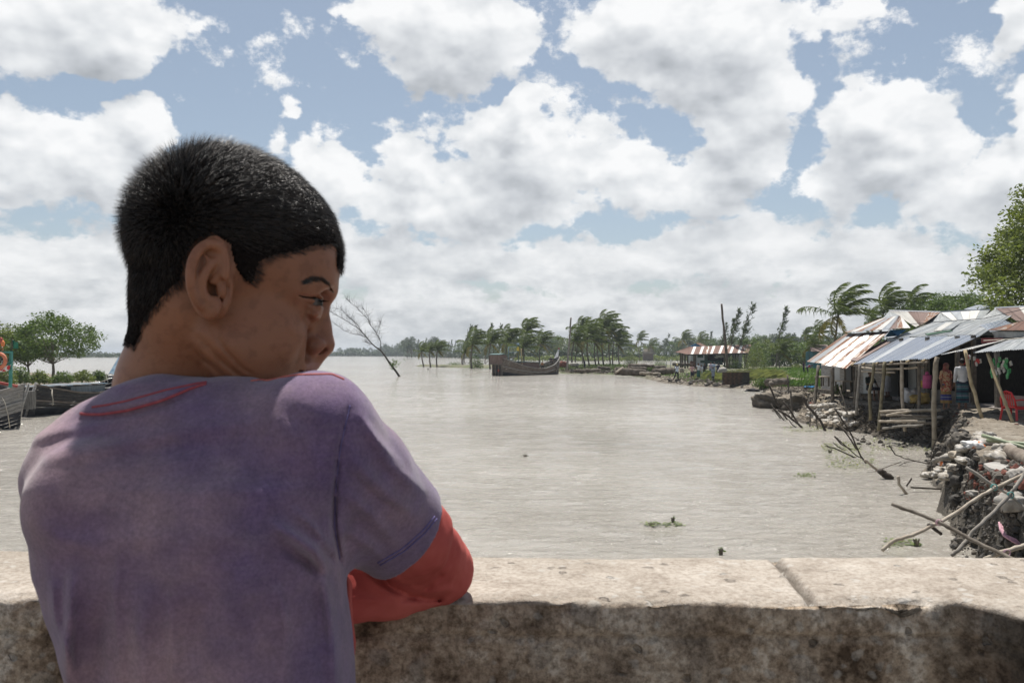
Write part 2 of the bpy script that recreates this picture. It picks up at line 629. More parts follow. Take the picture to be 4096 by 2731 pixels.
scalp_m = pmat('scalp_under_hair', two((.006, .005, .005), (.014, .011, .010)), scale=200, rough=.9, spec=.05, coord='World')
HD = .72                                   # distance of the head from the camera
O = P(940, 1130, HD)
YAW = math.radians(20)
Fv = Vector((math.cos(YAW), math.sin(YAW), 0))      # where the face points
Sv = Vector((math.sin(YAW), -math.cos(YAW), 0))     # towards the near ear
Uv = Vector((0, 0, 1))
HR = np.array([[Fv.x, Uv.x, Sv.x], [Fv.y, Uv.y, Sv.y], [Fv.z, Uv.z, Sv.z]])
M2 = HD / FPX                              # metres per photo pixel at the head

def HL(px, py, s=0.0):
    """point of the head seen at a photo pixel, s metres from its middle plane towards the near ear"""
    a = (px - 2048) / FPX
    cs, sn = math.cos(YAW), math.sin(YAW)
    f = (a * (HD - cs * s) - O.x - sn * s) / (cs - a * sn)
    D = HD + sn * f - cs * s
    z = CAM_Z + (HZ - py) / FPX * D
    return Vector((O.x, HD, z)) + Fv * f + Sv * s

def rotS(deg, tiltx=0):
    """head axes turned about the side axis (deg) and about up (tiltx)"""
    a = math.radians(deg); b = math.radians(tiltx)
    R = np.array([[math.cos(a), -math.sin(a), 0], [math.sin(a), math.cos(a), 0], [0, 0, 1]])
    B = np.array([[math.cos(b), 0, math.sin(b)], [0, 1, 0], [-math.sin(b), 0, math.cos(b)]])
    return HR @ B @ R

def smooth_chain(pts, rs, n=5):
    P_, R_ = [], []
    for i in range(len(pts) - 1):
        a, b, c, d = pts[max(i - 1, 0)], pts[i], pts[i + 1], pts[min(i + 2, len(pts) - 1)]
        for k in range(n):
            t = k / n
            P_.append(b * (2 * t**3 - 3 * t**2 + 1) + c * (3 * t**2 - 2 * t**3) + (c - a) * .5 * (t**3 - 2 * t**2 + t) + (d - b) * .5 * (t**3 - t**2))
            R_.append(rs[i] * (1 - t) + rs[i + 1] * t)
    return P_ + [pts[-1]], R_ + [rs[-1]]

def make_body():
    h = .0016
    xs = fine_axis(-.62, .02, .005, [(-.385, -.13, h)])
    ys = fine_axis(.50, 1.03, .005, [(.60, .80, h)])
    zs = fine_axis(CAM_Z - 1.27, CAM_Z + .20, .007, [(CAM_Z - .10, CAM_Z + .19, h), (CAM_Z - .27, CAM_Z - .19, .0035)])
    fd = Field(xs, ys, zs)
    # --- trunk, legs (under the clothes)
    hipc = Vector((-.245, .66, CAM_Z - .62))
    chest = P(760, 2170, .675)
    belly = P(800, 2600, .665)
    fd.ell(chest, (.105, .058, .095), k=.02)
    fd.ell(belly, (.095, .07, .12), k=.03)
    fd.ell(hipc, (.11, .085, .10), k=.03)
    for sx in (-1, 1):
        hp = hipc + Vector((.062 * sx, 0, -.02)); kn = Vector((hipc.x + .075 * sx, .69, CAM_Z - .90)); an = Vector((hipc.x + .08 * sx, .68, CAM_Z - 1.19))
        fd.cap(hp, kn, .066, .045, .03); fd.cap(kn, an, .044, .026, .02)
        fd.cap(an, an + Vector((0, .02, -.035)), .028, .028, .01); fd.cap(an + Vector((0, -.02, -.036)), an + Vector((.01 * sx, .13, -.043)), .026, .018, .012)
    # --- neck
    fd.cap(HL(812, 1210, 0), P(725, 1560, .742), .0530, .0510, .02)
    fd.ell(HL(795, 1170, 0), (.050, .055, .055), HR, .02)
    fd.cap(P(725, 1560, .742), P(720, 1800, .735), .050, .050, .03)
    # --- skull
    fd.ell(HL(912, 985, 0), (.0795, .0790, .0700), HR, .012)
    fd.ell(HL(1000, 990, 0), (.0765, .0735, .066), HR, .012)
    fd.ell(HL(1150, 1085, 0), (.0458, .058, .058), rotS(-6), .014)
    # --- face
    fd.ell(HL(1040, 1300, 0), (.042, .062, .050), HR, .014)
    fd.ell(HL(1035, 1420, 0), (.048, .045, .047), HR, .014)
    for sg in (1, -1):
        fd.ell(HL(1055, 1330, .038 * sg), (.030, .034, .020), HR, .016)      # cheek
        fd.ell(HL(1095, 1345, .028 * sg), (.0215, .027, .018), HR, .010)      # front of the cheek
        fd.cap(HL(900, 1375, .046 * sg), HL(1060, 1525, .028 * sg), .017, .016, .018)   # jaw
        fd.cap(HL(1060, 1525, .028 * sg), HL(1190, 1590, .006 * sg), .016, .015, .015)
        fd.cap(HL(1298, 1160, .004 * sg), HL(1268, 1138, .028 * sg), .0080, .0085, .010)  # brow
        fd.cap(HL(1268, 1138, .028 * sg), HL(1185, 1155, .046 * sg), .0085, .0090, .012)
    fd.ell(HL(1185, 1580, 0), (.017, .015, .018), HR, .012)                  # chin
    fd.cap(HL(850, 1330, .048), HL(940, 1600, .010), .010, .012, .010)        # neck muscle
    
    # --- sockets, eyeballs' lids
    for sg in (1, -1):
        ec = HL(1236, 1212, .029 * sg)
        fd.ell(HL(1300, 1208, .027 * sg), (.0170, .0110, .0165), HR, .008, 's')
        fd.ell(ec, (.0128, .0128, .0128), HR, .004)
        fd.ell(ec + Fv * .0115 + Uv * -.0004 + Sv * .0045 * sg, (.0070, .0027, .0120), rotS(0, -26 * sg), .0018, 's')
        fd.cap(ec + Fv * .0115 + Uv * .0052 - Sv * .010 * sg, ec + Fv * .0085 + Uv * .0046 + Sv * .011 * sg, .0019, .0017, .002)  # upper lid edge
        fd.cap(ec + Fv * .0115 - Uv * .0052 - Sv * .009 * sg, ec + Fv * .0080 - Uv * .0040 + Sv * .011 * sg, .0016, .0015, .0025)
        fd.cap(ec + Fv * .0070 - Uv * .0115 - Sv * .004 * sg, ec + Fv * .0040 - Uv * .0105 + Sv * .012 * sg, .0028, .0026, .008)  # bag under the eye
    # --- nose
    fd.cap(HL(1274, 1216, 0), HL(1288, 1305, 0), .0050, .0060, .008)
    fd.cap(HL(1288, 1305, 0), HL(1292, 1374, 0), .0060, .0108, .006)
    fd.ell(HL(1250, 1335, 0), (.0150, .034, .0120), HR, .009)
    for sg in (1, -1):
        fd.cap(HL(1232, 1340, .0215 * sg), HL(1226, 1425, .0205 * sg), .0045, .0055, .006, 's')
        fd.ell(HL(1260, 1384, .0135 * sg), (.0100, .0082, .0068), HR, .0030)
        fd.ell(HL(1286, 1402, .0115 * sg), (.0062, .0034, .0052), rotS(14), .0012, 's')
    fd.cap(HL(1296, 1396, 0), HL(1250, 1412, 0), .0034, .004, .003)
    # --- mouth
    fd.ell(HL(1174, 1472, 0), (.0195, .0185, .021), HR, .006)
    fd.chain([HL(1190, 1480, .026), HL(1220, 1466, .012), HL(1237, 1464, .003), HL(1237, 1464, -.003), HL(1220, 1466, -.012), HL(1190, 1480, -.026)], [.003, .0058, .0062, .0062, .0058, .003], .004)
    fd.chain([HL(1190, 1492, .025), HL(1230, 1502, .010), HL(1230, 1502, -.010), HL(1190, 1492, -.025)], [.003, .0062, .0062, .003], .004)
    fd.chain([HL(1195, 1485, .030), HL(1262, 1483, 0), HL(1195, 1485, -.030)], [.0012, .0024, .0012], .002, 's')
    # --- ears
    for sg in (1, -1):
        def E(px, py, s):
            px = 826 + (px - 826) * .86; py = 1118 + (py - 1118) * .94
            return HL(px, py, s * sg) if sg > 0 else HL(px, py, s) - Sv * 2 * s   # mirror in the middle plane
        Rr = rotS(-9, -22 * sg)
        k = .0022
        fd.ell(E(836, 1100, .0745), (.0165, .0330, .0048), Rr, .004)            # plate
        fd.ell(E(880, 1130, .067), (.012, .030, .008), HR, .008)                # root at the head
        fd.ell(E(842, 1098, .0830), (.0110, .0245, .0052), Rr, .003, 's')        # hollow
        fd.ell(E(866, 1165, .0760), (.0085, .0125, .0095), Rr, .003, 's')        # concha
        hx = [(846,1128,.0755),(884,1098,.0760),(908,1040,.0760),(898,1000,.0775),(866,972,.0795),(826,968,.0815),(786,994,.0830),(760,1040,.0845),(750,1095,.0850),(754,1150,.0840),(772,1196,.0815),(800,1232,.0790)]
        fd.chain(*smooth_chain([E(*p) for p in hx], [.0022,.0028,.0030,.0032,.0034,.0034,.0034,.0034,.0033,.0032,.0031,.0034]), k)
        ah = [(872,1030,.0775),(836,1062,.0800),(808,1105,.0812),(800,1150,.0805),(816,1192,.0790),(846,1214,.0775)]
        fd.chain(*smooth_chain([E(*p) for p in ah], [.0018,.0026,.0030,.0030,.0028,.0024]), .003)
        fd.cap(E(842, 1062, .0795), E(822, 1020, .0805), .0022, .0016, .003)
        fd.ell(E(843, 1246, .0768), (.0082, .0082, .0046), Rr, .004)             # lobe
        fd.ell(E(892, 1160, .0735), (.0042, .0068, .0042), HR, .004)             # tragus
        fd.ell(E(862, 1208, .0770), (.0040, .0036, .0036), HR, .003)
    # --- arms
    for side in ('near', 'far'):
        if side == 'near':
            sh, hem, el, fo, wr = P(1270, 1740, .665), P(1600, 2110, .78), P(1752, 2268, .870), P(1400, 2345, .805), P(1120, 2375, .83)
            wd = Vector((-1, .15, 0))
        else:
            sh, hem, el, fo, wr = P(400, 1910, .69), P(370, 2110, .78), P(380, 2300, .875), P(560, 2310, .86), P(900, 2290, .885)
            wd = Vector((1, .1, -.02))
        fd.cap(sh, hem, .040, .036, .02); fd.cap(hem, el, .035, .029, .01)
        fd.cap(el, fo, .028, .025, .012); fd.cap(fo, wr, .025, .0165, .01)
        wd.normalize()
        palm = wr + wd * .045
        R = Matrix((wd, Vector((0, 0, 1)).cross(wd), Vector((0, 0, 1)))).transposed()
        fd.ell(palm, (.046, .033, .0135), np.array(R), .008)
        side_v = R @ Vector((0, 1, 0))
        for i, (o, ln) in enumerate(((.027, .048), (.009, .056), (-.009, .052), (-.026, .040))):
            b = palm + wd * .034 + side_v * o * .85
            k1 = b + wd * ln * .45 + side_v * o * .25
            k2 = k1 + wd * ln * .36 + Vector((0, 0, -.006))
            k3 = k2 + wd * ln * .26 + Vector((0, 0, -.009))
            fd.chain([b, k1, k2, k3], [.0080, .0074, .0068, .0058], .002)
        tb = wr + wd * .022 + side_v * .024
        fd.chain([tb, tb + wd * .026 + side_v * .018, tb + wd * .052 + side_v * .020], [.0100, .0085, .0070], .006)
    # creases of the skin on the near side, as wide as seen
    I = np.nonzero(np.abs(fd.v) < .012)
    x, y, z = xs[I[0]], ys[I[1]], zs[I[2]]
    k_ = (z > CAM_Z - .05) & ((np.stack([x - O.x, y - O.y], 1) @ np.array([Sv.x, Sv.y])) > .008)
    I = tuple(a[k_] for a in I); x, y, z = x[k_], y[k_], z[k_]
    px, py = 2048 + x / y * FPX, HZ - (z - CAM_Z) / y * FPX
    dv = np.zeros(len(px))
    for pl, w, amp in SKINFOLDS:
        d, u = polydist(px, py, pl)
        dv += amp * np.exp(-(d / w)**2) * np.sin(np.pi * np.clip(u * .8 + .1, 0, 1))
    dv += .0006 * fbm(x * 70, y * 70, z * 70, 3)
    fd.v[I] += dv.astype(np.float32)
    v, f = fd.net()
    return v, f

SKINFOLDS = [([(800, 1350), (868, 1425), (945, 1490), (1010, 1530)], 13, .0036), ([(852, 1322), (905, 1405), (965, 1468), (1030, 1512)], 9, .0030), ([(760, 1385), (830, 1450), (900, 1510)], 12, .0020),
             ([(1212, 1360), (1196, 1410), (1178, 1465)], 13, .0014), ([(1212, 1226), (1245, 1246), (1280, 1240)], 8, .0007), ([(1192, 1182), (1220, 1188), (1250, 1190), (1278, 1198)], 6, .0030), ([(1206, 1206), (1240, 1216), (1272, 1216)], 5, .0012), 
             ([(1150, 1330), (1185, 1300)], 34, -.0010), ([(905, 1110), (912, 1160), (905, 1215)], 9, .0016)]

def polydist(px, py, pl):
    """distance in photo pixels to a polyline and the position along it (0..1)"""
    best = None
    n = len(pl) - 1
    for i in range(n):
        ax, ay = pl[i]; bx, by = pl[i + 1]
        dx, dy = bx - ax, by - ay
        t = np.clip(((px - ax) * dx + (py - ay) * dy) / (dx * dx + dy * dy), 0, 1)
        d = np.sqrt((px - ax - dx * t)**2 + (py - ay - dy * t)**2)
        u = (i + t) / n
        if best is None: best, bu = d, u
        else:
            q = d < best
            best = np.where(q, d, best); bu = np.where(q, u, bu)
    return best, bu

def pxof(v):
    """photo pixel of world points"""
    v = np.asarray(v)
    return 2048 + v[..., 0] / v[..., 1] * FPX, HZ - (v[..., 2] - CAM_Z) / v[..., 1] * FPX

def inpoly(x, y, poly):
    r = np.zeros(x.shape, dtype=bool)
    n = len(poly)
    for i in range(n):
        x0, y0 = poly[i]; x1, y1 = poly[(i + 1) % n]
        if y0 == y1: continue
        c = ((y0 > y) != (y1 > y)) & (x < (x1 - x0) * (y - y0) / (y1 - y0) + x0)
        r ^= c
    return r

HAIRLINE = [(400, 1330), (540, 1385), (575, 1318), (630, 1235), (684, 1170), (735, 1135), (745, 1040), (790, 975), (850, 945), (905, 985), (922, 1052), (938, 1095), (966, 1125),
            (990, 1160), (1028, 1128), (1046, 1056), (1101, 1032), (1193, 1020), (1240, 1000), (1310, 992), (1328, 992), (1336, 1046), (1350, 1080), (1470, 1084), (1470, 400), (300, 400), (300, 1330)]

def make_boy():
    v, f = make_body()
    root = empty('person', (-.245, .68, CAM_Z - 1.25))
    tag(root, 'boy in a faded purple T-shirt seen from behind, leaning on the parapet and looking right', 'person')
    me = mesh('body', v, f, [skin_m, lip_m])
    # lips
    cen = v[f].mean(1)
    lip = np.zeros(len(f), dtype=np.int32)
    a = np.array(HL(1192, 1483, .024)); 
    loc = (cen - np.array(O)) @ HR
    lc = [np.array([(HL(1245, yy, 0) - O).dot(Fv), (HL(1245, yy, 0) - O).z, 0.]) for yy in (1464, 1503)]
    lip[(np.abs((loc[:, 0] - lc[0][0] + .004) / .0155)**2 + np.abs((loc[:, 1] - (lc[0][1] + lc[1][1]) / 2) / .0108)**2 + (loc[:, 2] / .026)**2) < 1] = 1
    me.polygons.foreach_set('material_index', lip)
    body = link('body', me)
    adopt(root, body)
    # eyes
    eyem = bpy.data.materials.new('eyeball'); eyem.use_nodes = True
    t = NT(eyem.node_tree); b = t.t.nodes['Principled BSDF']
    tc = t.n('ShaderNodeTexCoord')
    sp = t.n('ShaderNodeSeparateXYZ'); t.l(tc.outputs['Object'], sp.inputs[0])
    t.l(t.ramp(sp.outputs[0], [(.0, (.13, .11, .10)), (.00905, (.13, .11, .10)), (.0093, (.03, .016, .01)), (.0113, (.02, .01, .007)), (.01135, (.003, .003, .003))]), b.inputs['Base Color'])
    b.inputs['Roughness'].default_value = .3; b.inputs['Specular IOR Level'].default_value = .12
    look = Vector((math.cos(math.radians(4)), math.sin(math.radians(4)), -.02)).normalized()
    for sg in (1, -1):
        m = MB()
        n = 24
        vs = [(.0119 * math.sin(math.pi * i / n) * math.cos(2 * math.pi * j / n), .0119 * math.sin(math.pi * i / n) * math.sin(2 * math.pi * j / n), .0119 * math.cos(math.pi * i / n)) for i in range(n + 1) for j in range(n)]
        vs = [(p[2], p[0], p[1]) for p in vs]
        fs = [(i * n + j, i * n + (j + 1) % n, (i + 1) * n + (j + 1) % n, (i + 1) * n + j) for i in range(n) for j in range(n)]
        m.add(vs, fs)
        e = m.build('eye', eyem, None, True)
        e.location = HL(1236, 1212, .029 * sg)
        e.rotation_euler = look.to_track_quat('X', 'Z').to_euler()
        bpy.context.view_layer.update()
        e.parent = root; e.matrix_parent_inverse = Matrix.Translation(root.location).inverted()
    lb = MB()
    for sg in (1, -1):
        ec = HL(1236, 1212, .029 * sg)
        for i in range(70):
            u = i / 69
            a_ = math.radians(-34 + 92 * u)
            p = ec + (Fv * math.cos(a_) + Sv * math.sin(a_) * sg) * .0134 + Uv * (.0034 - .0022 * u)
            d = (Fv * math.cos(a_) + Sv * math.sin(a_) * sg) * .8 - Uv * .25
            lb.tube([p - d * .001, p + d * .0028, p + d * .0052 + Uv * .0008], [.00035, .00028, .0001], 3, cap=False)
    # ---------------------------------------------------- hair
    bvh = BVHTree.FromPolygons([tuple(p) for p in v.tolist()], f.tolist())
    nrm = np.cross(v[f[:, 1]] - v[f[:, 0]], v[f[:, 2]] - v[f[:, 0]])
    nl = np.linalg.norm(nrm, axis=1) + 1e-12
    nrm /= nl[:, None]
    area = nl
    if (nrm[:, 2] * (cen[:, 2] - CAM_Z > .1)).sum() < 0:
        nrm = -nrm
    # ear faces are left bare: keep only faces close to the skull ellipsoid
    mir = cen.copy()
    s_ = loc[:, 2]
    mir_w = cen - np.outer(np.where(s_ < 0, 2 * s_, 0), np.array(Sv))
    px, py = pxof(mir_w)
    m = inpoly(px, py, HAIRLINE) & (cen[:, 2] > CAM_Z - .005) & (np.abs(loc[:, 2]) < .0745)
    m &= ~((np.abs(loc[:, 2]) > .063) & inpoly(px, py, [(730, 1150), (745, 1010), (800, 950), (860, 945), (920, 990), (925, 1110)]))
    m &= ~((px > 1100) & (px < 1332) & (py > 1030) & (s_ > .0))
    hd, _u = polydist(px, py, HAIRLINE[2:26]); hd = np.where(px > 1345, 60, hd)
    idx = np.nonzero(m)[0]
    prob = area[idx] * np.clip(hd[idx] / 22, .12, 1); prob = prob / prob.sum()
    nst = 56000
    pick = idx[NR.choice(len(idx), nst, p=prob)]
    w = NR.dirichlet((1, 1, 1), nst)
    tri = v[f[pick][:, :3]]
    root_p = (tri * w[:, :, None]).sum(1)
    n_ = nrm[pick]
    lo = (root_p - np.array(O)) @ HR
    Fn = np.array(Fv); Sn = np.array(Sv)
    # combed direction: forward from the crown, down at the sides and back
    crown = np.array([-.045, .072, .0])
    rel = lo - crown
    down = np.zeros_like(root_p); down[:, 2] = -1
    topness = np.clip((lo[:, 1] - .015) / .05, 0, 1)[:, None]
    backness = np.clip(-(lo[:, 0] + .02) / .05, 0, 1)[:, None]
    comb = Fn * (1 - backness) * 1.0 + down * (1 - topness) * (.5 + .7 * backness)
    swirl = (rel[:, :1] * Fn + rel[:, 2:3] * Sn); swirl /= np.linalg.norm(swirl, axis=1)[:, None] + 1e-6
    comb = comb + swirl * topness * .5
    comb -= n_ * (comb * n_).sum(1)[:, None]
    cl = fbm(root_p[:, 0] * 60, root_p[:, 1] * 60, root_p[:, 2] * 60, 2)
    cl2 = fbm(root_p[:, 0] * 60 + 40, root_p[:, 1] * 60, root_p[:, 2] * 60, 2)
    spike = topness[:, 0] * np.exp(-((lo[:, 0] + .035) / .05)**2)
    frontness = np.clip((lo[:, 0] - .02) / .05, 0, 1)
    lift = .22 + .75 * topness[:, 0] * (1 - .55 * frontness) + .9 * spike + .9 * np.clip(backness[:, 0], 0, 1) * .35
    length = .0110 + .0035 * topness[:, 0] + .0100 * spike + .001 * backness[:, 0] - .0035 * frontness
    py_m = py[pick]; px_m = px[pick]
    # shorter towards the nape and sideburn
    length *= np.clip(.5 + (1330 - py_m) / 420, .55, 1)
    d0 = n_ * lift[:, None] + comb * .9
    d0 += np.stack([cl, cl2, cl * .5], 1) * .55 + NR.normal(0, .13, (nst, 3))
    d0 /= np.linalg.norm(d0, axis=1)[:, None]
    length *= NR.uniform(.65, 1.2, nst) * np.clip(.5 + hd[pick] / 50, .5, 1)
    d1 = d0 + comb * .45 + NR.normal(0, .08, (nst, 3)); d1 /= np.linalg.norm(d1, axis=1)[:, None]
    wv = np.cross(d0, NR.normal(0, 1, (nst, 3)) * .35 + n_ ); wv /= np.linalg.norm(wv, axis=1)[:, None] + 1e-9
    wd = NR.uniform(.00013, .00026, nst)[:, None]
    p0 = root_p - n_ * .001; p1 = p0 + d0 * (length * .5)[:, None]; p2 = p1 + d1 * (length * .5)[:, None]
    w2 = np.cross(d0, wv)
    rings = []
    for pp, sc in ((p0, 1.0), (p1, .85)):
        for k in range(3):
            a_ = 2 * math.pi * k / 3
            rings.append(pp + (wv * math.cos(a_) + w2 * math.sin(a_)) * wd * sc)
    V = np.stack(rings + [p2], 1).reshape(-1, 3)
    b = (np.arange(nst) * 7)[:, None]
    F3 = np.concatenate([b + np.array(q) for q in ((0,1,4),(0,4,3),(1,2,5),(1,5,4),(2,0,3),(2,3,5),(3,4,6),(4,5,6),(5,3,6))])
    # dark cap just above the scalp, so that skin does not shine through
    m = m & (hd > 14); idx = np.nonzero(m)[0]
    used = np.unique(f[idx])
    vn = np.zeros_like(v); 
    for q in range(4): np.add.at(vn, f[:, q], nrm)
    vn /= np.linalg.norm(vn, axis=1)[:, None] + 1e-9
    mapi = -np.ones(len(v), dtype=np.int64); mapi[used] = np.arange(len(used))
    edge = np.ones(len(v)); 
    notm = np.unique(f[~m]); edge[notm] = -.3
    capv = v[used] + vn[used] * (.0022 * edge[used])[:, None] + NR.normal(0, .0003, (len(used), 3))
    fc = mapi[f[idx]]
    capt = np.concatenate([fc[:, [0, 1, 2]], fc[:, [0, 2, 3]]])
    V = np.concatenate([V, capv]); F3 = np.concatenate([F3, capt + nst * 7])
    hm = mesh('hair', V, F3.astype(np.int32), [hair_m, scalp_m], True, np.concatenate([np.zeros(nst * 9), np.ones(len(capt))]))
    adopt(root, link('hair', hm))
    # eyebrows
    co = Vector((0, 0, CAM_Z)); LC = [(1194, 1181), (1208, 1186), (1226, 1188), (1244, 1189), (1262, 1192), (1280, 1199)]
    lp = []
    for a_, b_ in LC:
        q, nn, _, _ = bvh.ray_cast(co, (P(a_, b_, 1.0) - co).normalized())
        if q is not None and q.y < .9: lp.append(q)
    for mir in (0, 1):
        pp_ = [q - Sv * 2 * (q - O).dot(Sv) * mir for q in lp]
        lb.tube(pp_, [.0004] + [.0008] * (len(pp_) - 2) + [.0007], 5)
    adopt(root, lb.build('eyelashes', scalp_m))
    bv = []; bf = []
    BC = [(1214, 1130), (1248, 1116), (1284, 1118), (1312, 1138), (1334, 1172)]
    co = Vector((0, 0, CAM_Z))
    for i in range(420):
        u = RNG.random() ** .9 * 3.999; k = int(u); f_ = u - k
        wd_ = 10 * math.sin(math.pi * min(1, .18 + u / 4.4)) + 3
        px_ = BC[k][0] * (1 - f_) + BC[k + 1][0] * f_; py_ = BC[k][1] * (1 - f_) + BC[k + 1][1] * f_ + RNG.gauss(0, wd_ * .42)
        q, nn, _, _ = bvh.ray_cast(co, (P(px_, py_, 1.0) - co).normalized())
        if q is None or q.y > .9: continue
        if nn.dot(q - O) < 0: nn = -nn
        t1 = (HL(BC[k][0], BC[k][1], .03) - HL(BC[k + 1][0], BC[k + 1][1], .03)).normalized()
        d = (t1 + Uv * RNG.uniform(-.1, .45) + nn * .15).normalized()
        d = (d - nn * d.dot(nn)).normalized(); d = (d + nn * .28).normalized()
        for mir in (0, 1):
            qq, dd, n2 = q, d, nn
            if mir:
                qq = q - Sv * 2 * (q - O).dot(Sv); dd = d - Sv * 2 * d.dot(Sv); n2 = nn - Sv * 2 * nn.dot(Sv)
            e = qq + dd * .0046 + n2 * .0004
            sd = dd.cross(n2).normalized() * .00024
            b0 = len(bv); bv += [qq - sd, qq + sd, e]; bf.append((b0, b0 + 1, b0 + 2))
    adopt(root, link('eyebrow', mesh('eyebrow', [tuple(p) for p in bv], bf, hair_m)))
    return root, bvh
# ============================================================ the boy's clothes
# folds seen on the back: polyline, half width (px), height (m)
FOLDS = [
 ([(340, 1632), (510, 1618), (663, 1578), (800, 1532)], 24, .0030),
 ([(326, 1676), (408, 1676), (510, 1658), (646, 1622), (780, 1566)], 12, -.0022),
 ([(200, 1830), (420, 1790), (700, 1730), (1000, 1690)], 38, .0032),
 ([(330, 1900), (560, 1860), (820, 1830)], 34, .0016),
 ([(120, 1760), (260, 1720), (420, 1700)], 26, .0020),
 ([(1110, 2100), (1190, 2150), (1260, 2200), (1300, 2262)], 24, .0055),
 ([(1150, 2190), (1230, 2240), (1275, 2290)], 20, -.0028),
 ([(1290, 2290), (1310, 2380), (1330, 2520), (1345, 2731)], 26, .0045),
 ([(1300, 2200), (1345, 2245)], 12, -.0016),
 ([(1180, 2040), (1260, 2110), (1320, 2190)], 13, .0022),
 ([(1440, 1660), (1510, 1760), (1600, 1850)], 14, .0022),
 ([(1420, 1900), (1520, 2000), (1620, 2050)], 10, -.0014),
 ([(480, 2200), (470, 2400), (500, 2700)], 16, .0018),
 ([(700, 2300), (690, 2500), (710, 2731)], 20, .0022),
 ([(1120, 2350), (1150, 2500), (1140, 2731)], 18, .0024),
 ([(220, 2330), (235, 2480), (330, 2731)], 16, .0030),
 ([(300, 2300), (290, 2450), (275, 2640), (290, 2800)], 26, .0055),
 ([(420, 2420), (400, 2560), (410, 2760)], 40, -.0035),
 ([(590, 2380), (570, 2550), (585, 2760)], 40, .0040),
 ([(860, 2330), (800, 2500), (790, 2731)], 50, -.0030),
 ([(1000, 2200), (960, 2400), (980, 2731)], 60, .0030),
 ([(150, 2080), (260, 2160), (420, 2200)], 34, .0018),
 ([(1395, 1640), (1360, 1800), (1343, 1950), (1338, 2100), (1362, 2240)], 9, -.0030),
 ([(1470, 1720), (1560, 1850), (1680, 1960)], 24, .0028),
 ([(1410, 1830), (1500, 1930), (1650, 2060)], 26, .0022),
 ([(1400, 1980), (1480, 2050), (1580, 2160)], 24, .0022),
 ([(1390, 2120), (1460, 2160), (1540, 2230)], 22, .0020),
 ([(1150, 1640), (1230, 1700), (1290, 1790)], 40, -.0025),
 ([(700, 1980), (950, 1960), (1250, 1990)], 60, .0014),
]

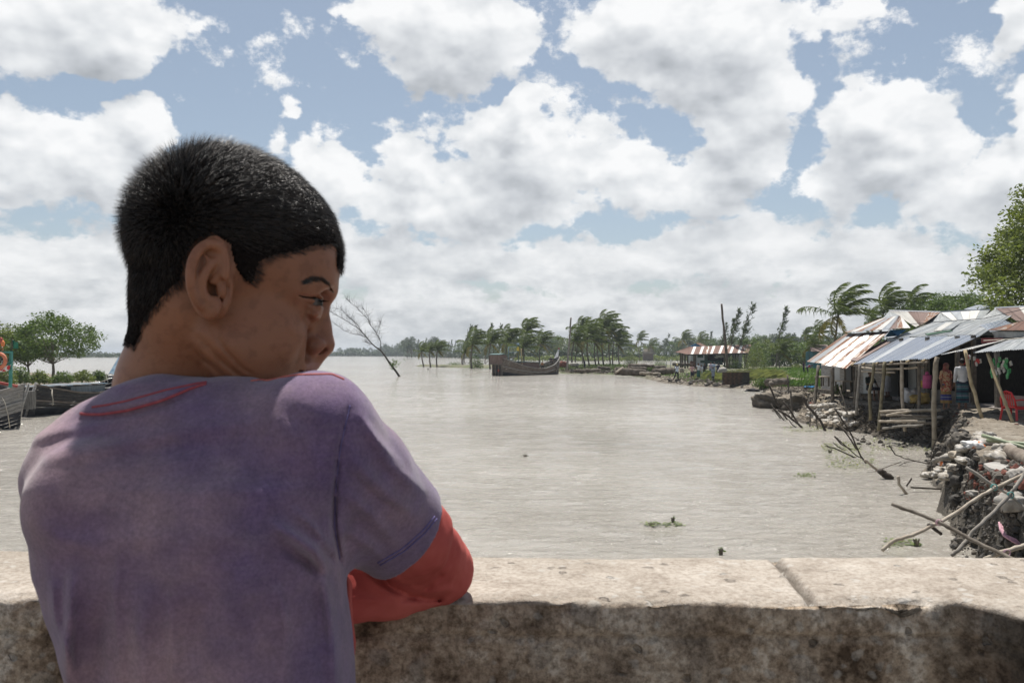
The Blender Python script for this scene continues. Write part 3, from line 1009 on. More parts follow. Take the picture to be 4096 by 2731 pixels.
def make_shirt():
    h = .0026
    xs = fine_axis(-.50, .02, h, []); ys = fine_axis(.50, .92, h, []); zs = fine_axis(CAM_Z - .66, CAM_Z - .005, h, [])
    fd = Field(xs, ys, zs)
    # trunk: rows of superellipses
    rows = [(1560, 480, 930, .030, .690), (1640, 360, 1290, .046, .690), (1760, 270, 1380, .060, .678), (1900, 190, 1402, .074, .664), (2060, 190, 1392, .083, .660), (2250, 205, 1376, .084, .658),
            (2403, 250, 1384, .080, .656), (2522, 305, 1398, .082, .655), (2675, 405, 1410, .084, .655), (2850, 440, 1425, .094, .655), (3100, 460, 1440, .096, .655), (3400, 460, 1450, .098, .655), (3700, 460, 1450, .098, .655)]
    zz = np.array([CAM_Z + (HZ - r[0]) / FPX * r[4] for r in rows])[::-1]
    xl = np.array([(r[1] - 2048) / FPX * r[4] for r in rows])[::-1]
    xr = np.array([(r[2] - 2048) / FPX * r[4] for r in rows])[::-1]
    bb = np.array([r[3] for r in rows])[::-1]; dd = np.array([r[4] for r in rows])[::-1]
    Zc = zs
    L = np.interp(Zc, zz, xl); R = np.interp(Zc, zz, xr); B = np.interp(Zc, zz, bb); D = np.interp(Zc, zz, dd)
    X, Y, Z = np.meshgrid(xs, ys, zs, indexing='ij', sparse=True)
    c = ((L + R) / 2)[None, None, :]; a = ((R - L) / 2)[None, None, :]; B = B[None, None, :]; D = D[None, None, :]
    q = (np.abs((X - c) / a)**2.5 + np.abs((Y - D) / B)**2.3)**(1 / 2.4)
    v = (q - 1) * np.minimum(a, B) * .95
    ztop = CAM_Z + (HZ - 1575) / FPX * .68
    v = np.maximum(v, Z - ztop)
    fd.v = np.minimum(v, 1.0).astype(np.float32)
    hem_z = CAM_Z - .60
    # yoke and shoulders
    nb = P(655, 1740, .680)
    fd.cap(P(345, 1905, .672), P(440, 1832, .676), .0410, .0420, .02)
    fd.cap(P(440, 1832, .676), nb, .0420, .0470, .02)
    fd.cap(nb, P(930, 1740, .676), .0470, .0450, .02)
    fd.cap(P(930, 1740, .676), P(1258, 1724, .660), .0450, .0445, .02)
    fd.ell(P(345, 2005, .617), (.043, .034, .044), None, .015)
    # sleeve on the near side
    fd.cap(P(1258, 1724, .655), P(1436, 1905, .705), .0440, .0455, .025)
    fd.cap(P(1440, 1900, .705), P(1640, 2135, .785), .0455, .0470, .012)
    fd.cap(P(1380, 2110, .695), P(1590, 2165, .775), .026, .034, .02)
    # sleeve on the far side, pointing away
    fd.cap(P(345, 1905, .672), P(360, 2110, .80), .040, .046, .02)
    # cut the sleeve's end flat
    e = P(1598, 2098, .775); ax = (P(1640, 2135, .785) - P(1440, 1900, .705)).normalized()
    ax = (ax + Vector((.28, -.04, .05))).normalized()
    g = np.meshgrid(xs, ys, zs, indexing='ij', sparse=True)
    d = (g[0]-e.x)*ax.x + (g[1]-e.y)*ax.y + (g[2]-e.z)*ax.z
    near = (g[0] > P(1480, 0, .75).x)
    fd.v = np.where(near & (d > -.02), np.maximum(fd.v, d), fd.v)
    # sleeve tube hollow at its mouth
    fd.ell(e - ax * .002, (.0395, .0395, .0395), None, .003, 's')
    # bottom hem
    fd.v = np.maximum(fd.v, hem_z - Z)
    # folds
    PX_, PY_ = 2048 + X / Y * FPX, HZ - (Z - CAM_Z) / Y * FPX
    back = np.clip((.70 - Y) / .03 + 1, 0, 1)
    sleeve = (PX_ > 1330)
    bk = np.clip(np.maximum(back, sleeve * 1.0), 0, 1)
    disp = np.zeros(fd.v.shape, dtype=np.float32)
    band = np.abs(fd.v) < .02
    I = np.nonzero(band)
    pxb = (2048 + xs[I[0]] / ys[I[1]] * FPX); pyb = (HZ - (zs[I[2]] - CAM_Z) / ys[I[1]] * FPX)
    yb = ys[I[1]]
    bkb = np.clip((.705 - yb) / .02, 0, 1); bkb = np.where(pxb > 1330, np.clip((.84 - yb) / .02, 0, 1), bkb)
    dv = np.zeros(len(pxb))
    for pl, w, amp in FOLDS:
        dist, u = polydist(pxb, pyb, pl)
        dv += 1.7 * amp * np.exp(-(dist / w)**2) * np.sin(np.pi * np.clip(u * .86 + .07, 0, 1))**.6
    dv += .0034 * fbm(xs[I[0]] * 14, ys[I[1]] * 14, zs[I[2]] * 9, 3) + .0012 * fbm(xs[I[0]] * 40, ys[I[1]] * 40, zs[I[2]] * 25, 2)
    fd.v[I] -= (dv * bkb).astype(np.float32)
    v, f = fd.net()
    return v, f

def drape(bvh, pts, lift=.0006, seg=14):
    """3-D points of a seam that follows the cloth under photo pixels"""
    out = []
    cam_o = Vector((0, 0, CAM_Z))
    for i in range(len(pts) - 1):
        for k in range(seg):
            t = k / seg
            px = pts[i][0] * (1 - t) + pts[i + 1][0] * t; py = pts[i][1] * (1 - t) + pts[i + 1][1] * t
            d = (P(px, py, 1.0) - cam_o).normalized()
            hit, n, _, _ = bvh.ray_cast(cam_o, d)
            if hit is None:
                q, n, _, _ = bvh.find_nearest(P(px, py, .66))
                hit = q
            if n.dot(d) > 0: n = -n
            out.append(hit + n * lift)
    # light smoothing
    for _ in range(3):
        out = [out[0]] + [(out[i - 1] + out[i] * 2 + out[i + 1]) / 4 for i in range(1, len(out) - 1)] + [out[-1]]
    return out

def make_clothes(root):
    v, f = make_shirt()
    sm = bpy.data.materials.new('faded_purple_jersey'); sm.use_nodes = True
    t = NT(sm.node_tree); b = t.t.nodes['Principled BSDF']
    ge = t.n('ShaderNodeNewGeometry')
    pos = ge.outputs['Position']
    sp = t.n('ShaderNodeSeparateXYZ'); t.l(pos, sp.inputs[0])
    nA = t.noise(pos, 7, 4, .6); nB = t.noise(pos, 16, 5, .65)
    ms = t.n('ShaderNodeMapping'); ms.inputs['Scale'].default_value = (1, 1, 6); t.l(pos, ms.inputs[0])
    nC = t.noise(ms.outputs[0], 45, 3, .6)
    c1 = t.ramp(nA, [(.36, (.195, .125, .215)), (.5, (.280, .185, .240)), (.62, (.385, .255, .285))])
    blue = (.130, .095, .225)
    k = t.math('MULTIPLY_ADD', sp.outputs[0], 3.4, c=.98)
    k = t.math('ADD', k, t.math('MULTIPLY', t.math('SUBTRACT', nB, .5), 1.6), clamp=True)
    c2 = t.mix(t.math('MULTIPLY', k, .72), c1, blue)
    c3 = t.mix(t.math('MULTIPLY', t.sstep(nC, .45, .75), .16), c2, (.30, .24, .28))
    c3 = t.mult(c3, t.ramp(t.noise(pos, 330, 3, .7), [(.34, .72), (.66, 1.0)]))
    c3 = t.mult(c3, t.ramp(t.noise(pos, 38, 4, .65), [(.34, .80), (.66, 1.0)]))
    t.l(c3, b.inputs['Base Color'])
    b.inputs['Roughness'].default_value = .92
    b.inputs['Specular IOR Level'].default_value = .15
    b.inputs['Sheen Weight'].default_value = .25
    weave = t.noise(pos, 900, 2, .5)
    bp = t.n('ShaderNodeBump'); bp.inputs['Strength'].default_value = .35; bp.inputs['Distance'].default_value = .0008
    t.l(t.math('ADD', weave, t.math('MULTIPLY', t.noise(pos, 120, 4, .6), 1.2)), bp.inputs['Height'])
    t.l(bp.outputs[0], b.inputs['Normal'])
    sh = link('tshirt', mesh('tshirt', v, f, sm))
    adopt(root, sh)
    bvh = BVHTree.FromPolygons([tuple(p) for p in v.tolist()], f.tolist())
    red = pmat('red_thread', two((.28, .05, .065), (.36, .08, .09)), scale=200, rough=.8, coord='World')
    seamm = pmat('seam', two((.10, .085, .20), (.15, .12, .25)), scale=200, rough=.9, coord='World')
    def seam(name, pts, r, m, lift=.0004, flat=None):
        mb = MB(); mb.tube(drape(bvh, pts, lift), r, 6)
        o = mb.build(name, m, None, True); adopt(root, o)
        return o
    seam('collar_stitching', [(372, 1628), (430, 1620), (510, 1604), (663, 1561), (791, 1534), (829, 1528)], .0009, red)
    seam('collar_stitching', [(326, 1654), (358, 1656), (408, 1656), (510, 1640), (646, 1602), (765, 1553), (829, 1534)], .0012, red)
    seam('collar_stitching', [(1005, 1524), (1105, 1513), (1190, 1500), (1326, 1497), (1380, 1520)], .0008, pmat('coral_thread', two((.50, .12, .10), (.60, .18, .14)), scale=200, coord='World'))
    seam('sleeve_seam', [(1400, 1620), (1368, 1760), (1345, 1930), (1338, 2100), (1362, 2240)], .0006, seamm)
    for k in (0, 9): seam('hem_stitching', [(1738 + k, 2062 + k), (1690 + k, 2120 + k), (1610 + k, 2190 + k), (1505 + k, 2250 + k)], .0008, seamm)
    # ---- coral long sleeves under the T-shirt
    pk = pmat('coral_cotton', [(.3, (.34, .062, .055)), (.7, (.50, .125, .105))], scale=12, detail=5, rough=.9, spec=.15, bump=.3, bscale=700, bdist=.0008, coord='World')
    for side in ('near', 'far'):
        h = .0022
        if side == 'near':
            pts = [P(1500, 1980, .725), P(1640, 2135, .785), P(1752, 2268, .872), P(1560, 2335, .83), P(1400, 2352, .806), P(1190, 2375, .825)]
            rs = [.036, .0395, .0370, .033, .0300, .0230]
        else:
            pts = [P(380, 2010, .70), P(370, 2110, .78), P(380, 2298, .878), P(560, 2318, .865), P(860, 2300, .885)]
            rs = [.036, .038, .0350, .030, .0235]
        A = np.array([list(p) for p in pts])
        lo = A.min(0) - .05; hi = A.max(0) + .05
        fd = Field(*[np.arange(lo[i], hi[i], h, dtype=np.float32) for i in range(3)])
        fd.chain(pts, rs, .008)
        xs, ys, zs = fd.ax
        I = np.nonzero(np.abs(fd.v) < .015)
        x, y, z = xs[I[0]], ys[I[1]], zs[I[2]]
        px, py = 2048 + x / y * FPX, HZ - (z - CAM_Z) / y * FPX
        dv = .0036 * fbm(x * 34, y * 34, z * 24, 3) + .0022 * np.abs(fbm(x * 55 + z * 30, y * 55, z * 60, 2))
        if side == 'near':
            for pl, w, amp in [([(1500, 2270), (1560, 2340), (1660, 2385), (1760, 2390)], 13, -.0060), ([(1440, 2262), (1500, 2330), (1590, 2390)], 15, .0035),
                               ([(1560, 2290), (1620, 2340), (1720, 2370), (1800, 2350)], 16, .0030), ([(1400, 2270), (1480, 2272), (1520, 2300)], 12, .0030),
                               ([(1600, 2400), (1680, 2370), (1760, 2300)], 14, -.0030), ([(1420, 2390), (1520, 2400), (1640, 2412)], 14, .002)]:
                dist, u = polydist(px, py, pl)
                dv = dv + amp * np.exp(-(dist / w)**2)
        fd.v[I] -= dv.astype(np.float32)
        # keep the cloth off the parapet it lies on, flatten a little
        WT = CAM_Z - .263 + .0015
        Y, Z = ys[None, :, None], zs[None, None, :]
        fd.v = np.where((Y > .858), np.maximum(fd.v, WT - Z), fd.v)
        v2, f2 = fd.net()
        adopt(root, link('long_sleeve', mesh('long_sleeve', v2, f2, pk)))
    # undershirt hem showing at the side seam
    mb = MB()
    line = [P(1384, 2300, .700), P(1386, 2330, .702), P(1391, 2400, .703), P(1399, 2470, .704), P(1404, 2560, .704), P(1408, 2610, .704)]
    wv = [Vector((math.sin(i * 1.7) * .0012, 0, 0)) for i in range(6)]
    mb.tube([p + w + Vector((.0016, 0, 0)) for p, w in zip(line, wv)], [.0006, .0028, .0032, .0032, .003, .001], 8)
    adopt(root, mb.build('undershirt_edge', pk, None, True))
    # ---- shorts
    dk = pmat('dark_shorts', two((.03, .035, .05), (.05, .055, .07)), scale=10, rough=.9, coord='World')
    hipc = Vector((-.245, .66, CAM_Z - .62)); h = .008
    fd = Field(np.arange(-.45, 0, h), np.arange(.5, .85, h), np.arange(CAM_Z - 1.0, CAM_Z - .5, h))
    fd.ell(hipc, (.125, .098, .11), k=.03)
    for sx in (-1, 1):
        fd.cap(hipc + Vector((.062 * sx, 0, -.02)), Vector((hipc.x + .078 * sx, .688, CAM_Z - .90)), .080, .072, .02)
    fd.plane((0, 0, CAM_Z - .90), (0, 0, -1))
    fd.plane((0, 0, CAM_Z - .56), (0, 0, 1))
    v3, f3 = fd.net()
    adopt(root, link('shorts', mesh('shorts', v3, f3, dk)))
# ============================================================ bridge parapet
WALL_TOP = CAM_Z - .263
DECK = CAM_Z - 1.25
def conc_mat():
    m = bpy.data.materials.new('weathered_concrete'); m.use_nodes = True
    t = NT(m.node_tree); b = t.t.nodes['Principled BSDF']
    ge = t.n('ShaderNodeNewGeometry'); pos = ge.outputs['Position']
    big = t.noise(pos, 3.2, 5, .6); mid = t.noise(pos, 15, 9, .72); fin = t.noise(pos, 75, 5, .7)
    at = t.n('ShaderNodeAttribute', attribute_name='topness')
    top = at.outputs['Fac']
    # the upright face: mottled grey brown with dark mould, pale lime patches and stones showing
    face = t.ramp(mid, [(.36, (.095, .064, .041)), (.45, (.30, .222, .155)), (.54, (.48, .38, .28)), (.64, (.72, .63, .52))])
    vs = t.n('ShaderNodeTexVoronoi', ins={'Scale': 17.0, 'Randomness': 1.0}); vs.feature = 'F1'
    wv = t.n('ShaderNodeTexNoise', ins={'Scale': 22.0, 'Detail': 3.0}); t.l(pos, wv.inputs['Vector'])
    t.l(t.vmath('MULTIPLY_ADD', wv.outputs[1], (.05, .05, .05), pos), vs.inputs['Vector'])
    stone = t.math('MULTIPLY', t.math('SUBTRACT', 1.0, t.sstep(vs.outputs[0], .20, .30)), t.sstep(t.math('MULTIPLY', vs.outputs[1], 1.0), .52, .6))
    sep = t.n('ShaderNodeSeparateColor'); t.l(vs.outputs[1], sep.inputs[0])
    pick = t.sstep(sep.outputs[0], .60, .66)
    stone = t.math('MULTIPLY', t.math('SUBTRACT', 1.0, t.sstep(vs.outputs[0], .22, .33)), pick)
    face = t.mix(t.math('MULTIPLY', stone, .42), face, t.ramp(sep.outputs[1], [(0, (.36, .33, .28)), (.5, (.26, .26, .25)), (.75, (.42, .38, .33)), (1, (.09, .09, .09))]))
    v2 = t.n('ShaderNodeTexVoronoi', ins={'Scale': 58.0}); t.l(t.vmath('MULTIPLY_ADD', wv.outputs[1], (.03, .03, .03), t.vmath('MULTIPLY_ADD', t.n('ShaderNodeTexNoise', ins={'Scale': 120.0}).outputs[1], (.012, .012, .012), pos)), v2.inputs['Vector'])
    s2 = t.n('ShaderNodeSeparateColor'); t.l(v2.outputs[1], s2.inputs[0])
    pits = t.math('MULTIPLY', t.math('SUBTRACT', 1.0, t.sstep(v2.outputs[0], .18, .34)), t.sstep(s2.outputs[0], .90, .93))
    chips = t.math('MULTIPLY', t.math('SUBTRACT', 1.0, t.sstep(v2.outputs[0], .22, .36)), t.sstep(s2.outputs[1], .74, .78))
    face = t.mix(t.math('MULTIPLY', pits, .55), face, (.045, .04, .035))
    face = t.mix(t.math('MULTIPLY', chips, .5), face, (.45, .42, .37))
    lime = t.sstep(big, .56, .66)
    face = t.mix(t.math('MULTIPLY', lime, .22), face, (.42, .385, .335))
    # dark run-off stains with their own shape
    sxyz = t.n('ShaderNodeSeparateXYZ'); t.l(pos, sxyz.inputs[0])
    mp = t.n('ShaderNodeMapping'); mp.inputs['Scale'].default_value = (5.0, 5.0, .8); t.l(pos, mp.inputs[0])
    st = t.noise(mp.outputs[0], 1.6, 4, .6)
    stain = t.sstep(st, .54, .70)
    face = t.mix(t.math('MULTIPLY', stain, .5), face, (.055, .05, .042))
    # two broad mould stains (left of the boy, and on the pilaster)
    for cx, w, k in ((-.66, .13, .70), (.527, .035, .75)):
        d = t.math('ABSOLUTE', t.math('SUBTRACT', t.math('MULTIPLY_ADD', mid, .08, c=t.math('SUBTRACT', sxyz.outputs[0], .04)), cx))
        f = t.math('SUBTRACT', 1.0, t.sstep(d, w * .35, w))
        face = t.mix(t.math('MULTIPLY', f, k), face, (.040, .036, .030))
    face = t.mult(face, t.ramp(t.noise(pos, 130, 4, .75), [(.36, (.42, .40, .38)), (.60, (1.0, 1.0, 1.0))]))
    topc = t.ramp(mid, [(.28, (.25, .21, .17)), (.45, (.40, .35, .295)), (.6, (.49, .44, .38)), (.75, (.57, .53, .48))])
    topc = t.mix(t.math('MULTIPLY', t.sstep(big, .5, .68), .4), topc, (.26, .225, .18))
    topc = t.mix(t.math('MULTIPLY', t.sstep(fin, .60, .72), .35), topc, (.24, .205, .17))
    topc = t.mult(topc, t.ramp(t.noise(pos, 160, 4, .75), [(.34, (.66, .63, .60)), (.58, (1.0, 1.0, 1.0))]))
    jn = t.n('ShaderNodeAttribute', attribute_name='joint')
    topc = t.mix(jn.outputs['Fac'], topc, (.06, .05, .04))
    topc = t.mix(t.math('MULTIPLY', pits, .55), topc, (.13, .11, .09))
    topc = t.mix(t.math('MULTIPLY', chips, .5), topc, (.52, .50, .46))
    col = t.mix(top, face, topc)
    t.l(col, b.inputs['Base Color'])
    b.inputs['Roughness'].default_value = .88
    b.inputs['Specular IOR Level'].default_value = .25
    bp = t.n('ShaderNodeBump'); bp.inputs['Strength'].default_value = 1.0; bp.inputs['Distance'].default_value = .006
    hgt = t.math('ADD', t.math('MULTIPLY', fin, .7), t.math('MULTIPLY', mid, 1.0))
    hgt = t.math('SUBTRACT', hgt, t.math('MULTIPLY', pits, .6))
    hgt = t.math('ADD', hgt, t.math('MULTIPLY', stone, .35))
    t.l(hgt, bp.inputs['Height']); t.l(bp.outputs[0], b.inputs['Normal'])
    return m
CONC = conc_mat()

def make_parapet():
    # cross-section walked from the bottom of the front, over the top, down the back
    xs = np.concatenate([np.arange(-3.0, -.8, .03), np.arange(-.8, .8, .0045), np.arange(.8, 3.0, .03)])
    FY, WD = .856, .178
    def yf(x):   # front face line
        s = np.clip((x - .475) / .07, 0, 1); s = s * s * (3 - 2 * s)
        return FY - .030 * np.clip(x, -2, 2) * (x < 0) * 1.0 + .0 * x - .072 * s
    def yb(x): return FY + WD - .055 * np.minimum(x, 0)
    fz = np.concatenate([np.linspace(DECK - .35, WALL_TOP - .32, 10)[:-1], np.linspace(WALL_TOP - .32, WALL_TOP - .008, 80)])
    tt = np.linspace(0, 1, 46)
    bz = np.linspace(WALL_TOP - .006, DECK - .9, 24)
    n = len(fz) + len(tt) + len(bz)
    X = np.repeat(xs[:, None], n, 1)
    Y = np.zeros_like(X); Z = np.zeros_like(X); T = np.zeros_like(X); E = np.zeros_like(X)
    a = len(fz); b = a + len(tt)
    F = yf(xs)[:, None]; B = yb(xs)[:, None]
    Y[:, :a] = F; Z[:, :a] = fz
    Y[:, a:b] = F + .004 + (B - F - .008) * tt; Z[:, a:b] = WALL_TOP; T[:, a:b] = 1
    Y[:, b:] = B; Z[:, b:] = bz
    # relief
    nf = fbm(X * 9, Z * 9, Y * 9, 4, .55); nm = fbm(X * 38, Z * 38, Y * 38, 3, .6)
    Y[:, :a] += (nf * .006 + nm * .0032)[:, :a]
    # cast line 6 cm under the edge
    Y[:, :a] += .004 * np.exp(-((Z[:, :a] - (WALL_TOP - .040)) / .0022)**2) * (np.abs(X[:, :a]) < 3)
    Z[:, a:b] += (nf * .0030 + nm * .0011)[:, a:b]
    # worn front and back arris
    ef = np.exp(-((Y - F) / .012)**2) * (T > 0) ; ez = np.exp(-((WALL_TOP - Z) / .014)**2) * (T == 0) * (np.arange(n)[None, :] < b)
    ch = np.clip(fbm(X * 11, Y * 0 + 3.3, Z * 0, 4, .65) + .12, 0, 1)
    Z -= ef * (.004 + .012 * ch) ; Y += ez * (.003 + .009 * ch)
    # bites out of the edge (right half)
    for cx, r, dp in ((.335, .020, .007), (.375, .012, .006), (.300, .010, .005), (.155, .012, .006), (.42, .02, .012), (.05, .010, .005), (-.62, .03, .012)):
        g = np.exp(-((X - cx) / r)**2)
        Z -= g * dp * np.exp(-((Y - F) / .018)**2) * (T > 0)
        Y += g * dp * .8 * np.exp(-((WALL_TOP - Z) / .022)**2) * (T == 0) * (np.arange(n)[None, :] < b)
    # joints across the top: one groove, one thin step
    def jx(Yv, x0, x1): return x0 + (x1 - x0) * (Yv - FY) / WD
    xa0, xb0 = (3245 - 2048) / FPX * .86, (3095 - 2048) / FPX * 1.03
    d = X - jx(Y, xa0, xb0) - .002 * fbm(Y * 40, X * 0, Z * 0, 2)
    Z -= .011 * np.exp(-(d / .0045)**2) * (T > 0)
    xa1, xb1 = (3010 - 2048) / FPX * .86, (2880 - 2048) / FPX * 1.03
    d1 = X - jx(Y, xa1, xb1)
    Z -= .0022 * np.clip(d1 / .006, 0, 1) * (d < 0) * (T > 0)
    V = np.stack([X, Y, Z], 2).reshape(-1, 3)
    m = len(xs)
    i = np.arange(m - 1)[:, None] * n; j = np.arange(n - 1)[None, :]
    q = i + j
    Fc = np.stack([q, q + n, q + n + 1, q + 1], 2).reshape(-1, 4)
    Tn = np.clip(T - ef * .25, 0, 1)
    me = mesh('parapet', V, Fc, CONC)
    ja = me.attributes.new('joint', 'FLOAT', 'POINT'); ja.data.foreach_set('value', (np.exp(-(d / .0048)**2) * (T > 0) * .85).reshape(-1).astype(np.float32))
    at = me.attributes.new('topness', 'FLOAT', 'POINT')
    at.data.foreach_set('value', Tn.reshape(-1).astype(np.float32))
    o = link('parapet', me)
    tag(o, 'low weathered concrete parapet of the bridge that the boy leans on', 'parapet')
    # the bridge deck
    mb = MB()
    mb.box((0, -1.6, DECK - .16), (7.0, 4.88, .32))
    dk = mb.build('bridge_deck', pmat('deck_concrete', two((.12, .105, .09), (.18, .16, .135)), scale=2, rough=.9, bump=.3, coord='World'))
    tag(dk, kind='structure')
make_parapet()
# ============================================================ land and water
SHORE = [(5.2, 7), (6.6, 11.2), (7.3, 12.7), (8.3, 15.0), (9.4, 17.0), (9.9, 18.8), (10.8, 20.4), (12.2, 22.5), (13.6, 25.2), (14.5, 27.5), (14.4, 29.5), (14.3, 32), (13.7, 34), (13.4, 35.5), (13.5, 38), (15, 41), (16.0, 45),
         (16.2, 50), (16.7, 54), (18.5, 57), (21, 60), (24, 64), (26, 67), (22, 70), (20.3, 75), (18.3, 79), (17.2, 88), (18.0, 101), (17.2, 118), (13.5, 125), (9, 128), (7.0, 138), (4, 160), (-3, 176), (-12, 184), (-26, 205), (-24, 212),
         (-8, 206), (0, 205), (12, 214), (25, 222), (40, 212), (60, 196), (80, 186), (140, 184), (340, 190), (340, 7)]
ISLE = [(-110, 62), (-60, 66), (-41.5, 72), (-43, 80), (-49.5, 94), (-60, 106), (-90, 110), (-120, 100)]

def sdist(x, y, poly):
    """signed distance to a polygon, positive inside"""
    best = np.full(x.shape, 1e9)
    n = len(poly)
    for i in range(n):
        ax, ay = poly[i]; bx, by = poly[(i + 1) % n]
        dx, dy = bx - ax, by - ay
        t = np.clip(((x - ax) * dx + (y - ay) * dy) / (dx * dx + dy * dy), 0, 1)
        d = (x - ax - dx * t)**2 + (y - ay - dy * t)**2
        best = np.minimum(best, d)
    return np.sqrt(best) * np.where(inpoly(x, y, poly), 1, -1)

def ground_h(x, y):
    d = sdist(x, y, SHORE)
    near = 1 / (1 + np.exp((y - 62) / 1.5))
    d = d + near * (.55 * fbm(x * .55, y * .55, x * 0, 4, .6)) + (1 - near) * 1.6 * fbm(x * .12, y * .12, x * 0 + 3, 3, .6)
    # level of the ground behind the bank
    G = np.interp(y, [7, 12, 16, 20, 27, 34, 40, 46, 52, 60, 75, 92, 130, 200], [1.55, 1.45, 1.35, 1.25, 1.25, 1.15, .95, .80, .60, .32, .34, .36, .45, .40])
    cw = np.interp(y, [7, 20, 24, 28, 33, 38, 46, 54, 62, 90, 140], [.30, .6, .7, .8, 1.9, 1.9, .9, .45, 1.4, 1.0, 2.0])
    t = np.clip(d / cw, 0, 1)
    rise = t * t * (3 - 2 * t)
    h = np.where(d > 0, G * (.10 + .90 * rise), d * .35)
    lump = fbm(x * 2.2, y * 2.2, x * 0 + 1, 4, .6)
    cliff = 4 * rise * (1 - rise)
    h = h + near * (cliff * lump * .62 + (d > 0) * lump * .075 + fbm(x * 7, y * 7, x * 0 + 6, 3, .6) * (.05 + .20 * cliff) * (d > -.3)) + (1 - near) * (d > 0) * lump * .12
    # mounds out on the far land
    h = h + .55 * np.exp(-(((x - 26) / 5)**2 + ((y - 84) / 4)**2)) * (1 - near) + .5 * np.exp(-(((x - 40) / 10)**2 + ((y - 110) / 20)**2))
    return h

def grid_mesh(name, xs, ys, hf, m):
    X, Y = np.meshgrid(xs, ys, indexing='ij')
    Z = hf(X, Y)
    V = np.stack([X, Y, Z], 2).reshape(-1, 3)
    nx, ny = len(xs), len(ys)
    i = np.arange(nx - 1)[:, None] * ny; j = np.arange(ny - 1)[None, :]
    q = i + j
    F = np.stack([q, q + ny, q + ny + 1, q + 1], 2).reshape(-1, 4)
    zf = Z.reshape(-1)[F].max(1)
    F = F[zf > -.5]
    return V, F, mesh(name, V, F, m)

def ground_mat():
    m = bpy.data.materials.new('bank_earth'); m.use_nodes = True
    t = NT(m.node_tree); b = t.t.nodes['Principled BSDF']
    ge = t.n('ShaderNodeNewGeometry'); pos = ge.outputs['Position']
    sp = t.n('ShaderNodeSeparateXYZ'); t.l(pos, sp.inputs[0])
    a = t.noise(pos, .8, 6, .65); c = t.noise(pos, 5, 6, .7); f = t.noise(pos, 24, 4, .7)
    earth = t.ramp(c, [(.3, (.105, .088, .068)), (.5, (.19, .162, .125)), (.68, (.28, .245, .20))])
    pale = t.ramp(f, [(.3, (.20, .175, .14)), (.7, (.31, .28, .23))])
    col = t.mix(t.sstep(a, .5, .66), earth, pale)
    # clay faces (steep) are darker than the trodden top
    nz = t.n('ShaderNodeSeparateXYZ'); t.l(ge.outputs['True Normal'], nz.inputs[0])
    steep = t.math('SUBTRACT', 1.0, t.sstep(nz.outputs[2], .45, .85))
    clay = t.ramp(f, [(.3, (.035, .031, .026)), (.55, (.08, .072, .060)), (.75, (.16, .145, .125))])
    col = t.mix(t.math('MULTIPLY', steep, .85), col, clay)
    wet = t.math('SUBTRACT', 1.0, t.sstep(t.math('MULTIPLY_ADD', c, .3, c=sp.outputs[2]), .18, .36))
    col = t.mix(t.math('MULTIPLY', wet, .6), col, (.075, .065, .052))
    # green growth farther away
    far = t.sstep(sp.outputs[1], 90, 120)
    gr = t.ramp(c, [(.3, (.045, .065, .022)), (.55, (.085, .12, .04)), (.75, (.16, .17, .08))])
    col = t.mix(t.math('MULTIPLY', t.sstep(a, .42, .55), t.math('MULTIPLY', far, .8)), col, gr)
    t.l(col, b.inputs['Base Color'])
    b.inputs['Roughness'].default_value = .9
    b.inputs['Specular IOR Level'].default_value = .2
    bp = t.n('ShaderNodeBump'); bp.inputs['Strength'].default_value = .8; bp.inputs['Distance'].default_value = .05
    t.l(t.math('ADD', c, t.math('MULTIPLY', f, .5)), bp.inputs['Height']); t.l(bp.outputs[0], b.inputs['Normal'])
    return m
EARTH = ground_mat()

_ys = [7.0]
while _ys[-1] < 62: _ys.append(_ys[-1] + np.interp(_ys[-1], [7, 20, 40, 62], [.055, .075, .14, .2]))
_xs = [4.6]
while _xs[-1] < 34: _xs.append(_xs[-1] + np.interp(_xs[-1], [4.6, 17, 19, 34], [.065, .085, .3, .8]))
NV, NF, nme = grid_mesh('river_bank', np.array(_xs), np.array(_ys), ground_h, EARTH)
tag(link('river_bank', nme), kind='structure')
_yf = [61.8]
while _yf[-1] < 226: _yf.append(_yf[-1] + np.interp(_yf[-1], [62, 130, 226], [.35, .8, 1.6]))
_xf = list(np.arange(-30, 5, .9)) + list(np.arange(5, 60, .42)) + list(np.arange(60, 345, 6.0))
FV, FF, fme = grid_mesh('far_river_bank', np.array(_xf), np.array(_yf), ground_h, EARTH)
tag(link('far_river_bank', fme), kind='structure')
# strip right of the near mesh
SV, SF, sme = grid_mesh('inland_ground', np.array([33.0, 45, 80, 340.]), np.array([7., 20, 40, 55, 62.5]), lambda x, y: np.interp(y, [7, 16, 34, 46, 55, 62.5], [1.5, 1.3, 1.1, .78, .5, .3]), EARTH)
tag(link('inland_ground', sme), kind='structure')
BANK = BVHTree.FromPolygons([tuple(p) for p in np.concatenate([NV, FV]).tolist()], np.concatenate([NF, FF + len(NV)]).tolist())

def drop(x, y, z0=12.0):
    h = BANK.ray_cast(Vector((x, y, z0)), Vector((0, 0, -1)))
    return max(h[0].z, 0.0) if h[0] is not None else 0.0

def G(px, py, dflt=None):
    """point of the bank or the water seen at a photo pixel"""
    o = Vector((0, 0, CAM_Z))
    d = (P(px, py, 1.0) - o).normalized()
    h = BANK.ray_cast(o, d)
    w = PZ(px, py, 0.0) if py > HZ + 1 else None
    if h[0] is not None and (w is None or h[0].y < w.y + .3) and h[0].z > -.02:
        return h[0]
    return w

